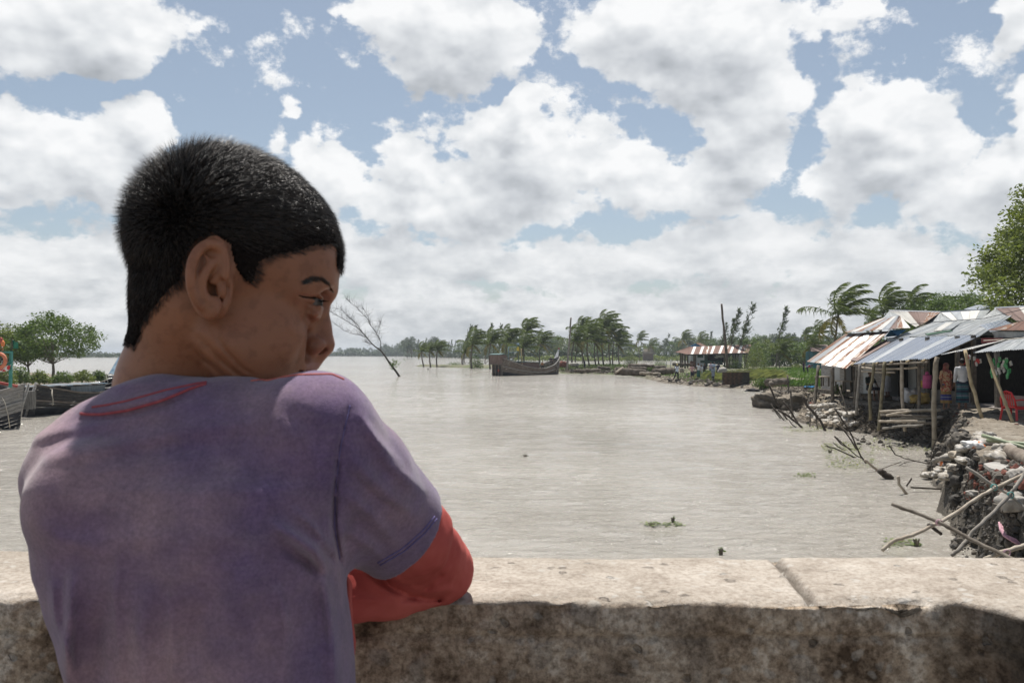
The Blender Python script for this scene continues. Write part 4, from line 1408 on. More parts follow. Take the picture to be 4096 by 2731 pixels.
def isle_h(x, y):
    d = sdist(x, y, ISLE) + fbm(x * .2, y * .2, x * 0, 3) * 1.5
    t = np.clip(d / 4, 0, 1)
    return np.where(d > 0, .75 * t * t * (3 - 2 * t) + .1, d * .3) + (d > 0) * .15 * fbm(x * .8, y * .8, x * 0, 3)
_, _, ime = grid_mesh('left_river_bank', np.arange(-122, -38, 1.0), np.arange(60, 112, 1.0), isle_h, EARTH)
tag(link('left_river_bank', ime), kind='structure')

# far shores
def far_land(name, pxs, depth, h=.7):
    front = [PZ(px, py, 0) for px, py in pxs]
    back = [Vector((p.x * (1 + depth / p.y), p.y + depth, 0)) for p in front]
    v = []; f = []
    n = len(front)
    for p in front: v.append((p.x, p.y, -.6))
    for p in front: v.append((p.x * 1.004, p.y * 1.004, h))
    for p in back: v.append((p.x, p.y, h + .5))
    for i in range(n - 1):
        f.append((i, i + 1, n + i + 1, n + i)); f.append((n + i, n + i + 1, 2 * n + i + 1, 2 * n + i))
    tag(link(name, mesh(name, v, f, FARM)), kind='structure')
FARM = pmat('far_shore_growth', [(.3, (.035, .05, .02)), (.7, (.09, .11, .05))], scale=.05, coord='World', rough=.95)
far_land('far_shore', [(1180, 1422.2), (1330, 1422.6), (1500, 1423), (1680, 1424), (1800, 1428), (1950, 1432), (2060, 1437), (2300, 1439), (2700, 1440), (3000, 1440.5), (3500, 1441), (4700, 1441)], 2200)
far_land('far_left_shore', [(-700, 1427), (0, 1427.5), (540, 1428), (700, 1427)], 1500)

# ------------------------------------------------------------ the river
def water_mat():
    m = bpy.data.materials.new('muddy_river'); m.use_nodes = True
    t = NT(m.node_tree); b = t.t.nodes['Principled BSDF']
    ge = t.n('ShaderNodeNewGeometry'); pos = ge.outputs['Position']
    big = t.noise(pos, .035, 4, .6)
    mp0 = t.n('ShaderNodeMapping'); mp0.inputs['Scale'].default_value = (.35, 1.6, 1); t.l(pos, mp0.inputs[0])
    streak = t.noise(mp0.outputs[0], .5, 5, .65)
    col = t.ramp(big, [(.3, (.300, .275, .235)), (.7, (.400, .375, .330))])
    col = t.mix(t.math('MULTIPLY', t.sstep(streak, .48, .72), .35), col, (.36, .33, .28))
    t.l(col, b.inputs['Base Color'])
    b.inputs['Roughness'].default_value = .10
    b.inputs['IOR'].default_value = 1.33
    mp = t.n('ShaderNodeMapping'); mp.inputs['Scale'].default_value = (.75, 1.5, 1); mp.inputs['Rotation'].default_value = (0, 0, .25); t.l(pos, mp.inputs[0])
    w0 = t.noise(mp.outputs[0], .55, 4, .6, .4)
    w1 = t.noise(mp.outputs[0], 2.6, 5, .62, .6)
    w2 = t.noise(mp.outputs[0], 11, 4, .6, .3)
    gust = t.ramp(t.noise(pos, .05, 3, .5), [(.36, .40), (.64, 1.1)])
    hh = t.math('ADD', t.math('MULTIPLY', w0, .60), t.math('ADD', t.math('MULTIPLY', w1, .30), t.math('MULTIPLY', w2, .075)))
    bp = t.n('ShaderNodeBump'); bp.inputs['Strength'].default_value = 1.0; bp.inputs['Distance'].default_value = .78
    t.l(t.math('MULTIPLY', hh, gust), bp.inputs['Height']); t.l(bp.outputs[0], b.inputs['Normal'])
    # thin foam streaks where the chop breaks
    fo = t.noise(mp.outputs[0], 1.3, 7, .7, 1.0)
    foam = t.math('MULTIPLY', t.sstep(fo, .67, .74), .5)
    d = t.n('ShaderNodeBsdfDiffuse'); d.inputs[0].default_value = (.62, .60, .55, 1)
    mx = t.n('ShaderNodeMixShader'); t.l(foam, mx.inputs[0]); t.l(b.outputs[0], mx.inputs[1]); t.l(d.outputs[0], mx.inputs[2])
    t.l(mx.outputs[0], t.t.nodes['Material Output'].inputs[0])
    return m
def make_river():
    ys = [1.2]
    while ys[-1] < 130: ys.append(ys[-1] + max(.07, ys[-1] * .0075))
    ys = np.array(ys)
    n = 420
    u = np.linspace(-.78, .78, n)
    X = ys[:, None] * u[None, :] * 1.0; Y = np.repeat(ys[:, None], n, 1)
    Z = .035 * fbm(X * .9 + .3 * Y, Y * 1.6, X * 0, 4, .55) * np.clip((130 - Y) / 40, 0, 1)
    e = np.minimum(np.minimum(np.arange(n), n - 1 - np.arange(n))[None, :] / 4, 1); Z = Z * e * np.clip(np.minimum(np.arange(len(ys)), len(ys) - 1 - np.arange(len(ys))) / 4, 0, 1)[:, None]
    V = np.stack([X, Y, Z], 2).reshape(-1, 3)
    i = np.arange(len(ys) - 1)[:, None] * n; j = np.arange(n - 1)[None, :]
    q = i + j
    F = np.stack([q, q + 1, q + n + 1, q + n], 2).reshape(-1, 4)
    # outer sheets round the waved part
    a, bq = ys[0], ys[-1]
    B = 8000.
    out = [(-B, -60, 0), (B, -60, 0), (B, B, 0), (-B, B, 0), (-.78 * a, a, 0), (.78 * a, a, 0), (.78 * bq, bq, 0), (-.78 * bq, bq, 0)]
    k = len(V)
    V = np.concatenate([V, np.array(out)])
    F = np.concatenate([F, np.array([(k, k + 1, k + 5, k + 4), (k + 1, k + 2, k + 6, k + 5), (k + 2, k + 3, k + 7, k + 6), (k + 3, k, k + 4, k + 7)])])
    tag(link('river', mesh('river', V, F, water_mat())), kind='structure')
make_river()
# ============================================================ vegetation
BARK = pmat('grey_bark', two((.10, .085, .065), (.19, .165, .13)), scale=3, rough=.95, bump=.5, stretch=(6, 6, 1))
PALMBARK = pmat('palm_bark', two((.085, .072, .058), (.17, .145, .115)), scale=4, rough=.95, stretch=(1, 1, 7), bump=.4)
LEAF_A = leafmat('leaf_green', (.038, .070, .018), (.100, .150, .042), .3)
LEAF_B = leafmat('leaf_yellow_green', (.055, .085, .020), (.150, .185, .055), .3)
LEAF_D = leafmat('leaf_dark', (.018, .034, .014), (.050, .078, .028), .2)
LEAF_C = leafmat('casuarina_green', (.045, .066, .038), (.095, .125, .065), .25, .7)
FROND = leafmat('palm_green', (.040, .066, .018), (.105, .140, .042), .32, .45)
FROND_Y = leafmat('palm_yellow', (.09, .095, .03), (.19, .17, .06), .25, .5)
TWIG = pmat('dark_wood', two((.030, .024, .019), (.075, .062, .050)), scale=5, rough=.9, stretch=(1, 1, 4))
STICK = pmat('weathered_stick', two((.085, .070, .055), (.19, .165, .135)), scale=5, rough=.9, bump=.3)
PALE = pmat('pale_bare_wood', two((.27, .225, .175), (.42, .37, .30)), scale=5, rough=.85, bump=.3)
GREY = pmat('grey_weathered_pole', two((.17, .155, .135), (.30, .275, .24)), scale=5, rough=.9, bump=.3)
BAMBOO = pmat('dry_bamboo', two((.30, .23, .13), (.45, .36, .22)), scale=5, rough=.6)

def leaf_quads(rnd, pts, size, droop=0.3, asp=.45, wind=0.0):
    """small folded leaves at pts; returns verts, quads"""
    n = len(pts)
    d = rnd.normal(0, 1, (n, 3)); d[:, 2] = d[:, 2] * .5 - droop; d[:, 0] += wind
    d /= np.linalg.norm(d, axis=1)[:, None]
    w = np.cross(d, rnd.normal(0, 1, (n, 3))); w /= np.linalg.norm(w, axis=1)[:, None] + 1e-9
    L = (size * rnd.uniform(.6, 1.3, n))[:, None]
    a = pts; b = pts + d * L * .5 + w * L * asp * .5; c = pts + d * L; e = pts + d * L * .5 - w * L * asp * .5
    V = np.stack([a, b, c, e], 1).reshape(-1, 3)
    F = (np.arange(n) * 4)[:, None] + np.array([0, 1, 2, 3])
    return V, F

def make_broadleaf(seed, h, wd, nclump, per, leaf, mleaf, trunk_h=.35, wind=0.0, squash=.8, lean=0.0, clump=.15, name='crown'):
    rnd = np.random.RandomState(seed); rr = random.Random(seed)
    cz = h * (trunk_h + (1 - trunk_h) * .5); rz = h * (1 - trunk_h) * .52
    mb = MB()
    tp = Vector((lean * h * .3, 0, h * trunk_h))
    r0 = max(.03, h * .022)
    mb.tube([(0, 0, -.3), (.02 * h * rr.uniform(-1, 1), .02 * h * rr.uniform(-1, 1), h * trunk_h * .5), tp, (lean * h * .4, 0, h * .62)], [r0 * 1.3, r0, r0 * .8, r0 * .3], 7)
    cl = []
    for i in range(nclump):
        # clumps sit mostly in the outer shell
        th = rr.uniform(0, 2 * math.pi); u = rr.uniform(-.75, 1)
        r = rr.uniform(.55, 1.0) ** .6
        s = math.sqrt(max(0, 1 - u * u))
        k = 1 + .42 * mnoise.noise(Vector((math.cos(th) * 1.3 + seed, math.sin(th) * 1.3, u * 1.5)))
        c = Vector((math.cos(th) * s * wd / 2 * r * k + lean * h * .45, math.sin(th) * s * wd / 2 * r * k, cz + u * rz * r * k))
        cl.append(c)
        if i % max(3, nclump // 14) == 0:
            m = tp.lerp(c, .5) + Vector((0, 0, -.04 * h))
            mb.tube([tp + Vector((0, 0, -.03 * h)), m, c], [r0 * .45, r0 * .25, r0 * .08], 5, cap=False)
    P_ = []
    for c in cl:
        cr = wd * clump * rr.uniform(.6, 1.3)
        q = rnd.normal(0, 1, (per, 3)); q /= np.linalg.norm(q, axis=1)[:, None]
        q *= (rnd.uniform(0, 1, per) ** .45)[:, None] * cr
        q[:, 2] *= squash
        P_.append(q + np.array(c))
    V, F = leaf_quads(rnd, np.concatenate(P_), leaf, .25, .5, wind)
    return mb, V, F

class TreeKind:
    """meshes of one kind of tree, shared by its copies"""
    def __init__(s, nm, build, barkm):
        mb, V, F, ml = build
        s.trunk = mesh('trunk', mb.v, mb.f, barkm, True)
        s.crown = mesh('crown', V, F.astype(np.int32) if isinstance(F, np.ndarray) else F, ml, False)
        s.name = nm
    def place(s, loc, sc=1.0, rz=0.0, label=None, cat='tree', group=None, name=None, scz=None):
        r = empty(name or s.name, loc, rz)
        r.scale = (sc, sc, scz or sc)
        link('trunk', s.trunk, r); link('crown', s.crown, r)
        tag(r, label, cat, group)
        return r

def casuarina(seed, h, nb=60, lean=.25, multi=1):
    rnd = np.random.RandomState(seed); rr = random.Random(seed)
    mb = MB(); V = []; F = []
    for m in range(multi):
        ox = rr.uniform(-1, 1) * h * .08 * (multi > 1); hh = h * rr.uniform(.8, 1)
        def axis(t): return Vector((ox + lean * hh * (.35 * t + .65 * t * t), rr.uniform(-.01, .01) * hh, hh * t * .97))
        ax = [axis(i / 8) for i in range(9)]
        mb.tube([Vector((ox * .3, 0, -.3))] + ax, [hh * .014] + [hh * .012 * (1 - i / 9) + .01 for i in range(9)], 6)
        for i in range(nb):
            t = rr.uniform(.22, 1.0)
            k = t * 8; a = ax[min(int(k), 7)].lerp(ax[min(int(k) + 1, 8)], k - int(k))
            th = rr.uniform(0, 2 * math.pi)
            L = hh * (.05 + .20 * (1 - t) ** .8) * rr.uniform(.4, 1.3)
            d = Vector((math.cos(th) * .7 + .55, math.sin(th) * .7, .85)).normalized()
            e = a + d * L
            nf = 11
            for j in range(nf):
                u = rr.uniform(.15, 1)
                p = a.lerp(e, u)
                s = Vector((rr.gauss(.55, .35), rr.gauss(0, .4), rr.gauss(.35, .4))).normalized() * hh * .045 * rr.uniform(.6, 1.4)
                w = s.cross(Vector((rr.gauss(0, 1), rr.gauss(0, 1), rr.gauss(0, 1)))).normalized() * hh * .0042
                b0 = len(V); V += [p - w, p + w, p + s * .6 + w * 1.2, p + s]
                F.append((b0, b0 + 1, b0 + 2, b0 + 3))
    return mb, np.array([tuple(v) for v in V]), F, LEAF_C

def frond_mesh(seed, az, L=4.0, up=.8, wind=1.0, droopk=1.0, m=None):
    """one coconut frond, blown towards +x"""
    rr = random.Random(seed)
    V = []; F = []
    d = Vector((math.cos(az) * math.cos(up), math.sin(az) * math.cos(up), math.sin(up)))
    p = Vector((0, 0, 0)); n = 16
    pts = [p.copy()]
    for i in range(n):
        t = i / n
        d = (d + Vector((wind * .115 * (.3 + 1.2 * t), 0, -.070 * droopk * (.3 + 1.5 * t)))).normalized()
        p = p + d * L / n
        pts.append(p.copy())
    mb = MB()
    mb.tube(pts, [.035 * (1 - .8 * i / n) for i in range(n + 1)], 3, cap=False)
    V = list(mb.v); F = list(mb.f)
    nl = 34
    for i in range(nl):
        t = .10 + .90 * i / (nl - 1)
        k = t * n; j = min(int(k), n - 1)
        a = pts[j].lerp(pts[j + 1], k - j); tan = (pts[j + 1] - pts[j]).normalized()
        side = tan.cross(Vector((0, 0, 1)))
        if side.length < .05: side = Vector((0, 1, 0))
        side.normalize()
        ll = L * .27 * math.sin(math.pi * (.12 + .80 * t)) ** .6
        for sg in (-1, 1):
            e = (side * sg * .55 + tan * .7 + Vector((wind * .55, 0, -.45)) + Vector((rr.gauss(0, .12), rr.gauss(0, .12), rr.gauss(0, .12)))).normalized()
            w = e.cross(Vector((rr.gauss(0, 1), rr.gauss(0, 1), rr.gauss(0, 1)))).normalized() * .040 * L / 4
            m1 = a + e * ll * .55; e2 = (e + Vector((wind * .35, 0, -.35))).normalized()
            b0 = len(V); V += [a - w, a + w, m1 + w, m1 - w, m1 + e2 * ll * .5]
            F += [(b0, b0 + 1, b0 + 2, b0 + 3), (b0 + 3, b0 + 2, b0 + 4)]
    return mesh('frond', [tuple(v) for v in V], F, m or FROND, False)

FR = []
for _i in range(18):
    az = 2 * math.pi * _i / 18 + .1
    FR.append(frond_mesh(_i, az, 4.0, [1.35, 1.0, .45][_i % 3], 1.0))
FR_OLD = [frond_mesh(50 + i, 2 * math.pi * i / 5, 3.6, -.2, .7, 1.5, FROND_Y) for i in range(5)]
COCO = [None]

def palm(base, crown, size=1.0, label=None, group=None, nf=15, seed=0, trunk_r=.13, name='coconut_palm', cat='palm tree', parts=True):
    rr = random.Random(seed * 7 + 1)
    r = empty(name, base)
    tag(r, label, cat, group)
    c = crown - base
    mb = MB()
    bend = Vector((-.04 * c.z, 0, 0))
    pts = []
    for i in range(9):
        t = i / 8
        pts.append(Vector((c.x * t, c.y * t, c.z * t)) + bend * math.sin(math.pi * t) * rr.uniform(.8, 1.2))
    pts[0].z -= .3
    mb.tube(pts, [trunk_r * 1.5] + [trunk_r * (1.1 - .35 * i / 8) for i in range(1, 9)], 7)
    mb.build('trunk', PALMBARK, r, True)
    ids = list(range(18)); rr.shuffle(ids)
    for i in ids[:nf]:
        o = link('frond', FR[i], r, c)
        s = size * rr.uniform(.82, 1.12); o.scale = (s, s, s)
    for i in range(3):
        o = link('frond', FR_OLD[rr.randrange(5)], r, c)
        s = size * rr.uniform(.7, .95); o.scale = (s, s, s)
    return r

def at_base(px, py, z):
    return PZ(px, py, z)

# --- palms standing on the flooded spit -------------------------------------
GP = 'coconut palms bent by the wind on the flooded spit'
spit_palms = [  # base px,py, crown px,py, size, label
 (1696, 1463, 1686, 1408, .78, 'small coconut palm, leftmost of the three short ones in the water'),
 (1723, 1464, 1719, 1403, .78, 'small coconut palm, middle one of the three short ones in the water'),
 (1748, 1464, 1750, 1401, .86, 'small coconut palm, rightmost of the three short ones in the water'),
 (1851, 1461, 1859, 1411, .80, 'slanting coconut palm between the short trio and the leafy bush'),
 (1886, 1469, 1891, 1378, .98, 'coconut palm rising from the leafy green bush left of the wooden boat'),
 (1961, 1470, 1962, 1374, .95, 'coconut palm just behind the stern house of the wooden boat'),
 (2027, 1466, 2029, 1368, 1.05, 'coconut palm behind the mast frame of the wooden boat'),
 (2098, 1466, 2101, 1333, 1.05, 'tallest coconut palm, its crown above the middle of the wooden boat'),
 (2088, 1468, 2092, 1392, 1.0, 'low coconut palm whose fronds hang behind the boat deck'),
 (2159, 1462, 2163, 1374, .98, 'coconut palm behind the prow of the wooden boat'),
 (2288, 1471, 2296, 1366, .92, 'coconut palm right behind the leaning grey pole'),
 (2340, 1464, 2322, 1322, .90, 'high thin palm at the left top of the dense palm clump'),
 (2331, 1450, 2338, 1362, 1.0, 'palm at the left of the dense clump, behind the standing man'),
 (2358, 1469, 2350, 1352, 1.1, 'palm with a thick crown beside the standing man in the clump'),
 (2383, 1465, 2379, 1372, 1.0, 'short palm in the front middle of the dense clump'),
 (2396, 1460, 2391, 1330, 1.1, 'palm with its crown in the middle of the dense clump'),
 (2415, 1465, 2412, 1308, 1.1, 'highest palm of the dense clump'),
 (2442, 1462, 2438, 1338, 1.1, 'palm with twin trunk base at the right of the dense clump'),
 (2451, 1462, 2456, 1368, 1.0, 'lower palm leaning right in the dense clump'),
 (2478, 1458, 2474, 1384, .95, 'last palm on the right of the dense clump, its fronds streaming right'),
]
for i, (bx, by, cx, cy, s, lb) in enumerate(spit_palms):
    b = PZ(bx, by, .25)
    b.z = max(.0, drop(b.x, b.y)) if b.y < 222 else .1
    D = b.y
    c = P(cx, cy, D)
    palm(b, c, s * (D / 212 * 1.05 if i < 4 else 1.18), lb, GP, 17, i, .16)

# --- palms behind the shops --------------------------------------------------
for i, (bx, cx, cy, D, s, lb) in enumerate([
    (3345, 3354, 1262, 88, 1.15, 'big coconut palm blown over behind the rusty roofed house'),
    (3528, 3534, 1252, 96, 1.15, 'coconut palm whose crown shows over the ridge of the brown and white roof'),
    (3630, 3640, 1250, 100, 1.05, 'coconut palm low behind the grey tin roofs'),
    (3740, 3752, 1262, 104, 1.0, 'coconut palm mostly hidden behind the tin roof with the solar panel'),
    (3470, 3480, 1300, 118, .8, 'small coconut palm behind the hip of the rusty roof'),
    (2560, 2556, 1362, 330, 1.3, 'coconut palm in front of the wood right of the dense palm clump'),
    (2738, 2732, 1358, 300, 1.2, 'coconut palm behind the blue gable of the far house'),
    (2806, 2800, 1362, 300, 1.2, 'coconut palm directly behind the long rusty shed'),
    (2600, 2604, 1382, 330, 1.1, 'low coconut palm at the wood edge left of the shed'),
    (3140, 3132, 1385, 190, 1.1, 'coconut palm behind the leafy bush by the mud bank'),
    (3222, 3218, 1345, 210, .9, 'tall thin areca palm standing alone behind the field'),
    (3282, 3276, 1330, 150, .8, 'areca palm beside the rusty roofed house'),
    (3262, 3258, 1350, 170, .8, 'shorter areca palm left of the rusty roofed house'),
    (3120, 3116, 1410, 120, .75, 'young coconut palm on the field behind the leafy bush'),
    (3245, 3240, 1392, 120, .7, 'young coconut palm beyond the seedling beds'),
]):
    b = P(bx, 1415, D); b.z = drop(b.x, b.y) if b.y < 222 else .6
    palm(b, P(cx, cy, D), s, lb, 'palms behind the houses and fields', 13, 40 + i, .13 if i < 10 else .08)

# --- casuarinas --------------------------------------------------------------
CAS = [TreeKind('casuarina_tree', casuarina(i, 10.0, 72, .16 + .1 * (i % 2), 1 + (i == 2)), BARK) for i in range(3)]
for i, (px, D, top, base, sc, lb) in enumerate([
    (2916, 150, 1230, None, 0, 'wind-blown casuarina, left of the two tall ones behind the shed'),
    (2946, 150, 1213, None, 0, 'tallest casuarina, right of the two behind the shed'),
    (2890, 158, 1277, None, 0, 'shorter casuarina beside the leaning pole and the shed'),
    (3103, 145, 1222, None, 0, 'lone feathery casuarina between the shed and the tin houses'),
    (1846, 260, 1300, None, 0, 'forked casuarina above the slanting palm'),
    (1868, 265, 1304, None, 0, 'casuarina right of the forked one over the spit'),
    (1940, 270, 1290, None, 0, 'casuarina behind the palms left of the boat'),
    (1966, 270, 1296, None, 0, 'second casuarina behind the palms left of the boat'),
    (2000, 280, 1308, None, 0, 'wide casuarina behind the mast of the boat'),
    (2300, 190, 1272, None, 0, 'thin casuarina rising just right of the leaning grey pole'),
    (2650, 420, 1335, None, 0, 'casuarina over the wood left of the blue gable'),
    (2820, 420, 1328, None, 0, 'casuarina over the wood behind the rusty shed'),
    (3160, 380, 1330, None, 0, 'bluish casuarina far behind the lone feathery one'),
    (3185, 380, 1322, None, 0, 'bluish casuarina at the wood edge near the areca palm'),
]):
    b = P(px, 1415, D); b.z = drop(b.x, b.y) if b.y < 222 else .3
    h = CAM_Z + (HZ - top) / FPX * D - b.z
    CAS[i % 3].place(b, h / 9.7, 0, lb, 'casuarina', 'casuarinas leaning in the wind')

# --- broadleaf kinds and the woods -----------------------------------------
BL = []
for i in range(4):
    mb, V, F = make_broadleaf(20 + i, 10.0, 9.5 + i, 46, 46, .62, LEAF_A, .22, .4, .85, 0, .15)
    BL.append(TreeKind('broadleaf_tree', (mb, V, F, [LEAF_A, LEAF_D, LEAF_A, LEAF_B][i]), BARK))

rw = random.Random(99)
MARKS = [(560, 'near the left edge'), (1420, 'beside the nose of the boy'), (1560, 'just left of the bare tree'), (1650, 'behind the bare tree'), (1760, 'behind the three short palms'), (1860, 'behind the slanting palm'), (1960, 'left of the boat'), (2040, 'behind the stern of the boat'), (2120, 'behind the middle of the boat'), (2200, 'behind the bow of the boat'),
         (2270, 'left of the grey leaning pole'), (2330, 'right of the grey leaning pole'), (2400, 'behind the left of the palm clump'), (2480, 'behind the right of the palm clump'), (2560, 'just right of the palm clump'), (2640, 'above the log pile'), (2700, 'above the white marker posts'), (2770, 'left of the blue gable'), (2840, 'right of the blue gable'),
         (2900, 'above the middle of the shed'), (2960, 'right of the tall brown pole'), (3030, 'above the right end of the shed'), (3100, 'above the leafy bush'), (3170, 'behind the lone casuarina'), (3250, 'behind the areca palm'), (3340, 'left of the rusty roof'), (9999, 'behind the tin roofs')]
HOWS = ['low', 'middling', 'tall']
def tree_label(kind, px, h, lo, hi):
    where = next(m for x, m in MARKS if px < x)
    return '%s %s, %s' % (HOWS[min(2, max(0, int(3 * (h - lo) / (hi - lo + 1e-6))))], kind, where)

def wood(pxs, D0, D1, tops, kinds, n, group, lab, minh=4):
    for i in range(n):
        u = (i + rw.uniform(-.4, .4)) / n
        px = pxs[0] + (pxs[1] - pxs[0]) * min(max(u, 0), 1)
        D = rw.uniform(D0, D1)
        top = np.interp(px, [t[0] for t in tops], [t[1] for t in tops]) + rw.uniform(-8, 12)
        b = P(px, 1415, D); b.z = .6
        h = max(minh, CAM_Z + (HZ - top) / FPX * D - .6)
        k = rw.choice(kinds)
        lb_ = tree_label(lab[k], px, top, 1400, 1330) if D < 800 else tree_label(lab[k], px, h, 4, 16)
        if k == 'c': CAS[rw.randrange(3)].place(b, h / 9.7, 0, lb_, 'casuarina', group + ', casuarinas')
        elif k == 'p':
            c = Vector((b.x + .3, b.y, b.z + h * .72))
            palm(b, c, h * .11, lb_, group + ', palms', 9, rw.randrange(9999), .14)
        else: BL[int(k)].place(b, h / 10, rw.uniform(0, 6.28), lb_, 'tree', group + ', ' + ('bright ones' if k == '3' else 'dark ones' if k == '1' else 'green ones'))
LAB = {'c': 'feathery casuarina in the wood', 'p': 'coconut palm in the wood', '0': 'green tree in the wood', '2': 'green tree in the wood', '1': 'dark tree in the wood', '3': 'yellow green tree in the wood'}
wood((2040, 3480), 400, 430, [(2040, 1350), (2300, 1352), (2500, 1368), (2600, 1372), (2750, 1352), (2900, 1358), (3050, 1345), (3200, 1350), (3480, 1340)], '0101213c', 62, 'trees of the wood across the water', LAB)
wood((2040, 3480), 370, 395, [(2040, 1385), (2500, 1392), (3480, 1375)], '0131p2p', 40, 'front trees of the wood across the water', {k: v.replace('in the wood', 'at the water front') for k, v in LAB.items()})
LB2 = {k: v.replace('in the wood', 'on the middle shore') for k, v in LAB.items()}
wood((1625, 2060), 600, 660, [(1625, 1362), (1700, 1356), (1800, 1366), (1900, 1358), (2060, 1352)], 'cccc10', 34, 'trees on the middle shore', LB2)
LB3 = {k: v.replace('in the wood', 'on the faint far shore') for k, v in LAB.items()}
wood((1300, 1640), 1050, 1250, [(1300, 1397), (1450, 1394), (1520, 1388), (1640, 1378)], 'c10c1', 46, 'trees on the faint far shore', LB3)
LB4 = {k: v.replace('in the wood', 'on the thin far shore') for k, v in LAB.items()}
wood((-40, 560), 900, 1000, [(-40, 1412), (560, 1413)], 'c10', 48, 'trees on the thin shore at the far left', LB4, 3)
# nearer greenery on the right, behind the field
LB5 = {'c': 'casuarina behind the vegetable field', 'p': 'coconut palm behind the vegetable field', '0': 'leafy green tree behind the vegetable field', '2': 'leafy green tree behind the vegetable field', '1': 'dark tree behind the vegetable field', '3': 'light green tree behind the vegetable field'}
wood((3000, 3420), 170, 215, [(3000, 1362), (3100, 1372), (3250, 1378), (3420, 1340)], '0132', 13, 'trees behind the vegetable field', LB5)

def undergrowth(name, pts, n, h, size, mats, label, seed=3, spread=4.0):
    rnd = np.random.RandomState(seed)
    pts = np.array([tuple(p) for p in pts])
    seg = np.linalg.norm(np.diff(pts, axis=0), axis=1); cum = np.concatenate([[0], np.cumsum(seg)])
    u = rnd.uniform(0, cum[-1], n)
    X = np.stack([np.interp(u, cum, pts[:, k]) for k in range(3)], 1)
    hh = h * (.55 + .9 * np.abs(fbm(u / (h * 2.2), u * 0, u * 0 + seed, 3)) * 2)
    X[:, 1] += rnd.uniform(-spread, spread, n); X[:, 0] += rnd.uniform(-1, 1, n)
    X[:, 2] += rnd.uniform(0, 1, n) ** .8 * hh
    V, F = leaf_quads(rnd, X, size, .2, .6, .4)
    o = link(name, mesh(name, V, F.astype(np.int32), mats, False))
    tag(o, label, 'undergrowth', None, 'stuff')
    return o
undergrowth('undergrowth', [PZ(p, 1439.5, .4) for p in (2030, 2300, 2700, 3100, 3500)], 15000, 3.6, 1.1, LEAF_D, 'low dark undergrowth along the wooded shore', 3)
undergrowth('undergrowth', [PZ(p, 1441, .4) for p in (2060, 2300, 2700, 3100, 3500)], 5000, 1.6, .8, LEAF_B, 'pale green undergrowth at the water line of the wood', 4)
undergrowth('undergrowth', [PZ(1620, 1425, .3), PZ(1800, 1429, .3), PZ(2050, 1437, .3)], 7000, 4.5, 1.5, LEAF_D, 'undergrowth on the middle shore', 5, 8)
undergrowth('undergrowth', [PZ(1200, 1423, .3), PZ(1640, 1424, .3)], 7000, 6.5, 3.0, LEAF_D, 'undergrowth on the faint far shore', 6, 20)
undergrowth('undergrowth', [PZ(-500, 1427.6, .3), PZ(560, 1428.4, .3)], 6000, 3.4, 1.8, LEAF_D, 'undergrowth on the thin far left shore', 7, 12)

# --- bushes, crops and grass on the far bank ---------------------------------
def bush(px, py, z, wpx, hpx, label, m=LEAF_B, seed=1, leaf=.16, n=900, name='bush', cat='bush'):
    b = PZ(px, py, z); D = b.y
    w = wpx / FPX * D; h = hpx / FPX * D
    rnd = np.random.RandomState(seed)
    q = rnd.normal(0, 1, (n, 3)); q /= np.linalg.norm(q, axis=1)[:, None]
    lob = 1 + .35 * fbm(q[:, 0] * 1.6 + seed, q[:, 1] * 1.6, q[:, 2] * 1.6, 2)
    q *= ((rnd.uniform(0, 1, n) ** .35) * lob)[:, None]
    q[:, 0] *= w / 2; q[:, 1] *= w / 2.4; q[:, 2] = np.abs(q[:, 2] + .15) * h
    V, F = leaf_quads(rnd, q, leaf, .1, .5, .3)
    r = empty(name, b)
    link('foliage', mesh('foliage', V, F.astype(np.int32), m, False), r)
    mb = MB()
    for i in range(5):
        a = i * 1.3
        mb.tube([(0, 0, -.1), (math.cos(a) * w * .12, math.sin(a) * w * .1, h * .35), (math.cos(a) * w * .28, math.sin(a) * w * .2, h * .75)], [.03, .02, .008], 4)
    mb.build('stem', BARK, r)
    tag(r, label, cat)
    return r
bush(1905, 1471, .1, 62, 44, 'leafy green bush at the foot of a palm left of the wooden boat', LEAF_A, 1, .3)
bush(1818, 1462, .1, 60, 14, 'low green creeper on the mud spit behind the bare tree', LEAF_A, 2, .25, 500)
bush(2523, 1458, .3, 58, 62, 'small round yellowish tree right of the dense palm clump', LEAF_B, 3, .28, 1100, 'small_tree', 'tree')
bush(2930, 1474, .5, 86, 42, 'round bush of broad leaves in front of the rusty shed', LEAF_A, 4, .22, 1400)
bush(3018, 1494, .5, 104, 112, 'tall leafy bush with yellow tips behind the low brick wall', LEAF_B, 5, .15, 2600)
bush(3058, 1480, .5, 60, 80, 'darker half of the thicket behind the low brick wall', LEAF_A, 6, .15, 1500)
bush(2640, 1462, .4, 60, 18, 'spreading green weeds behind the pile of logs', LEAF_A, 7, .2, 600)
bush(2600, 1488, .4, 44, 22, 'green weeds growing between the logs', LEAF_A, 8, .2, 500)
bush(2690, 1493, .4, 40, 18, 'small green weeds beside the photographer', LEAF_A, 9, .2, 400)
bush(2830, 1516, .3, 50, 34, 'banana-green weeds behind the group of people', LEAF_A, 10, .3, 500)
bush(2722, 1462, .4, 40, 12, 'creeper on the mud left of the shed posts', LEAF_A, 11, .2, 300)
bush(3045, 1545, .3, 70, 34, 'weeds hanging over the end of the low brick wall', LEAF_A, 12, .14, 900)
bush(3350, 1572, 1.2, 42, 34, 'bright green plant by the bench under the rusty awning', LEAF_B, 13, .20, 220, 'leafy_plant', 'plant')
bush(3306, 1548, 1.2, 22, 26, 'little yellow green plant beside the tin wall corner', LEAF_B, 14, .10, 160, 'leafy_plant', 'plant')
bush(3240, 1478, .6, 70, 16, 'bushy row at the back of the vegetable field', LEAF_A, 15, .2, 600)
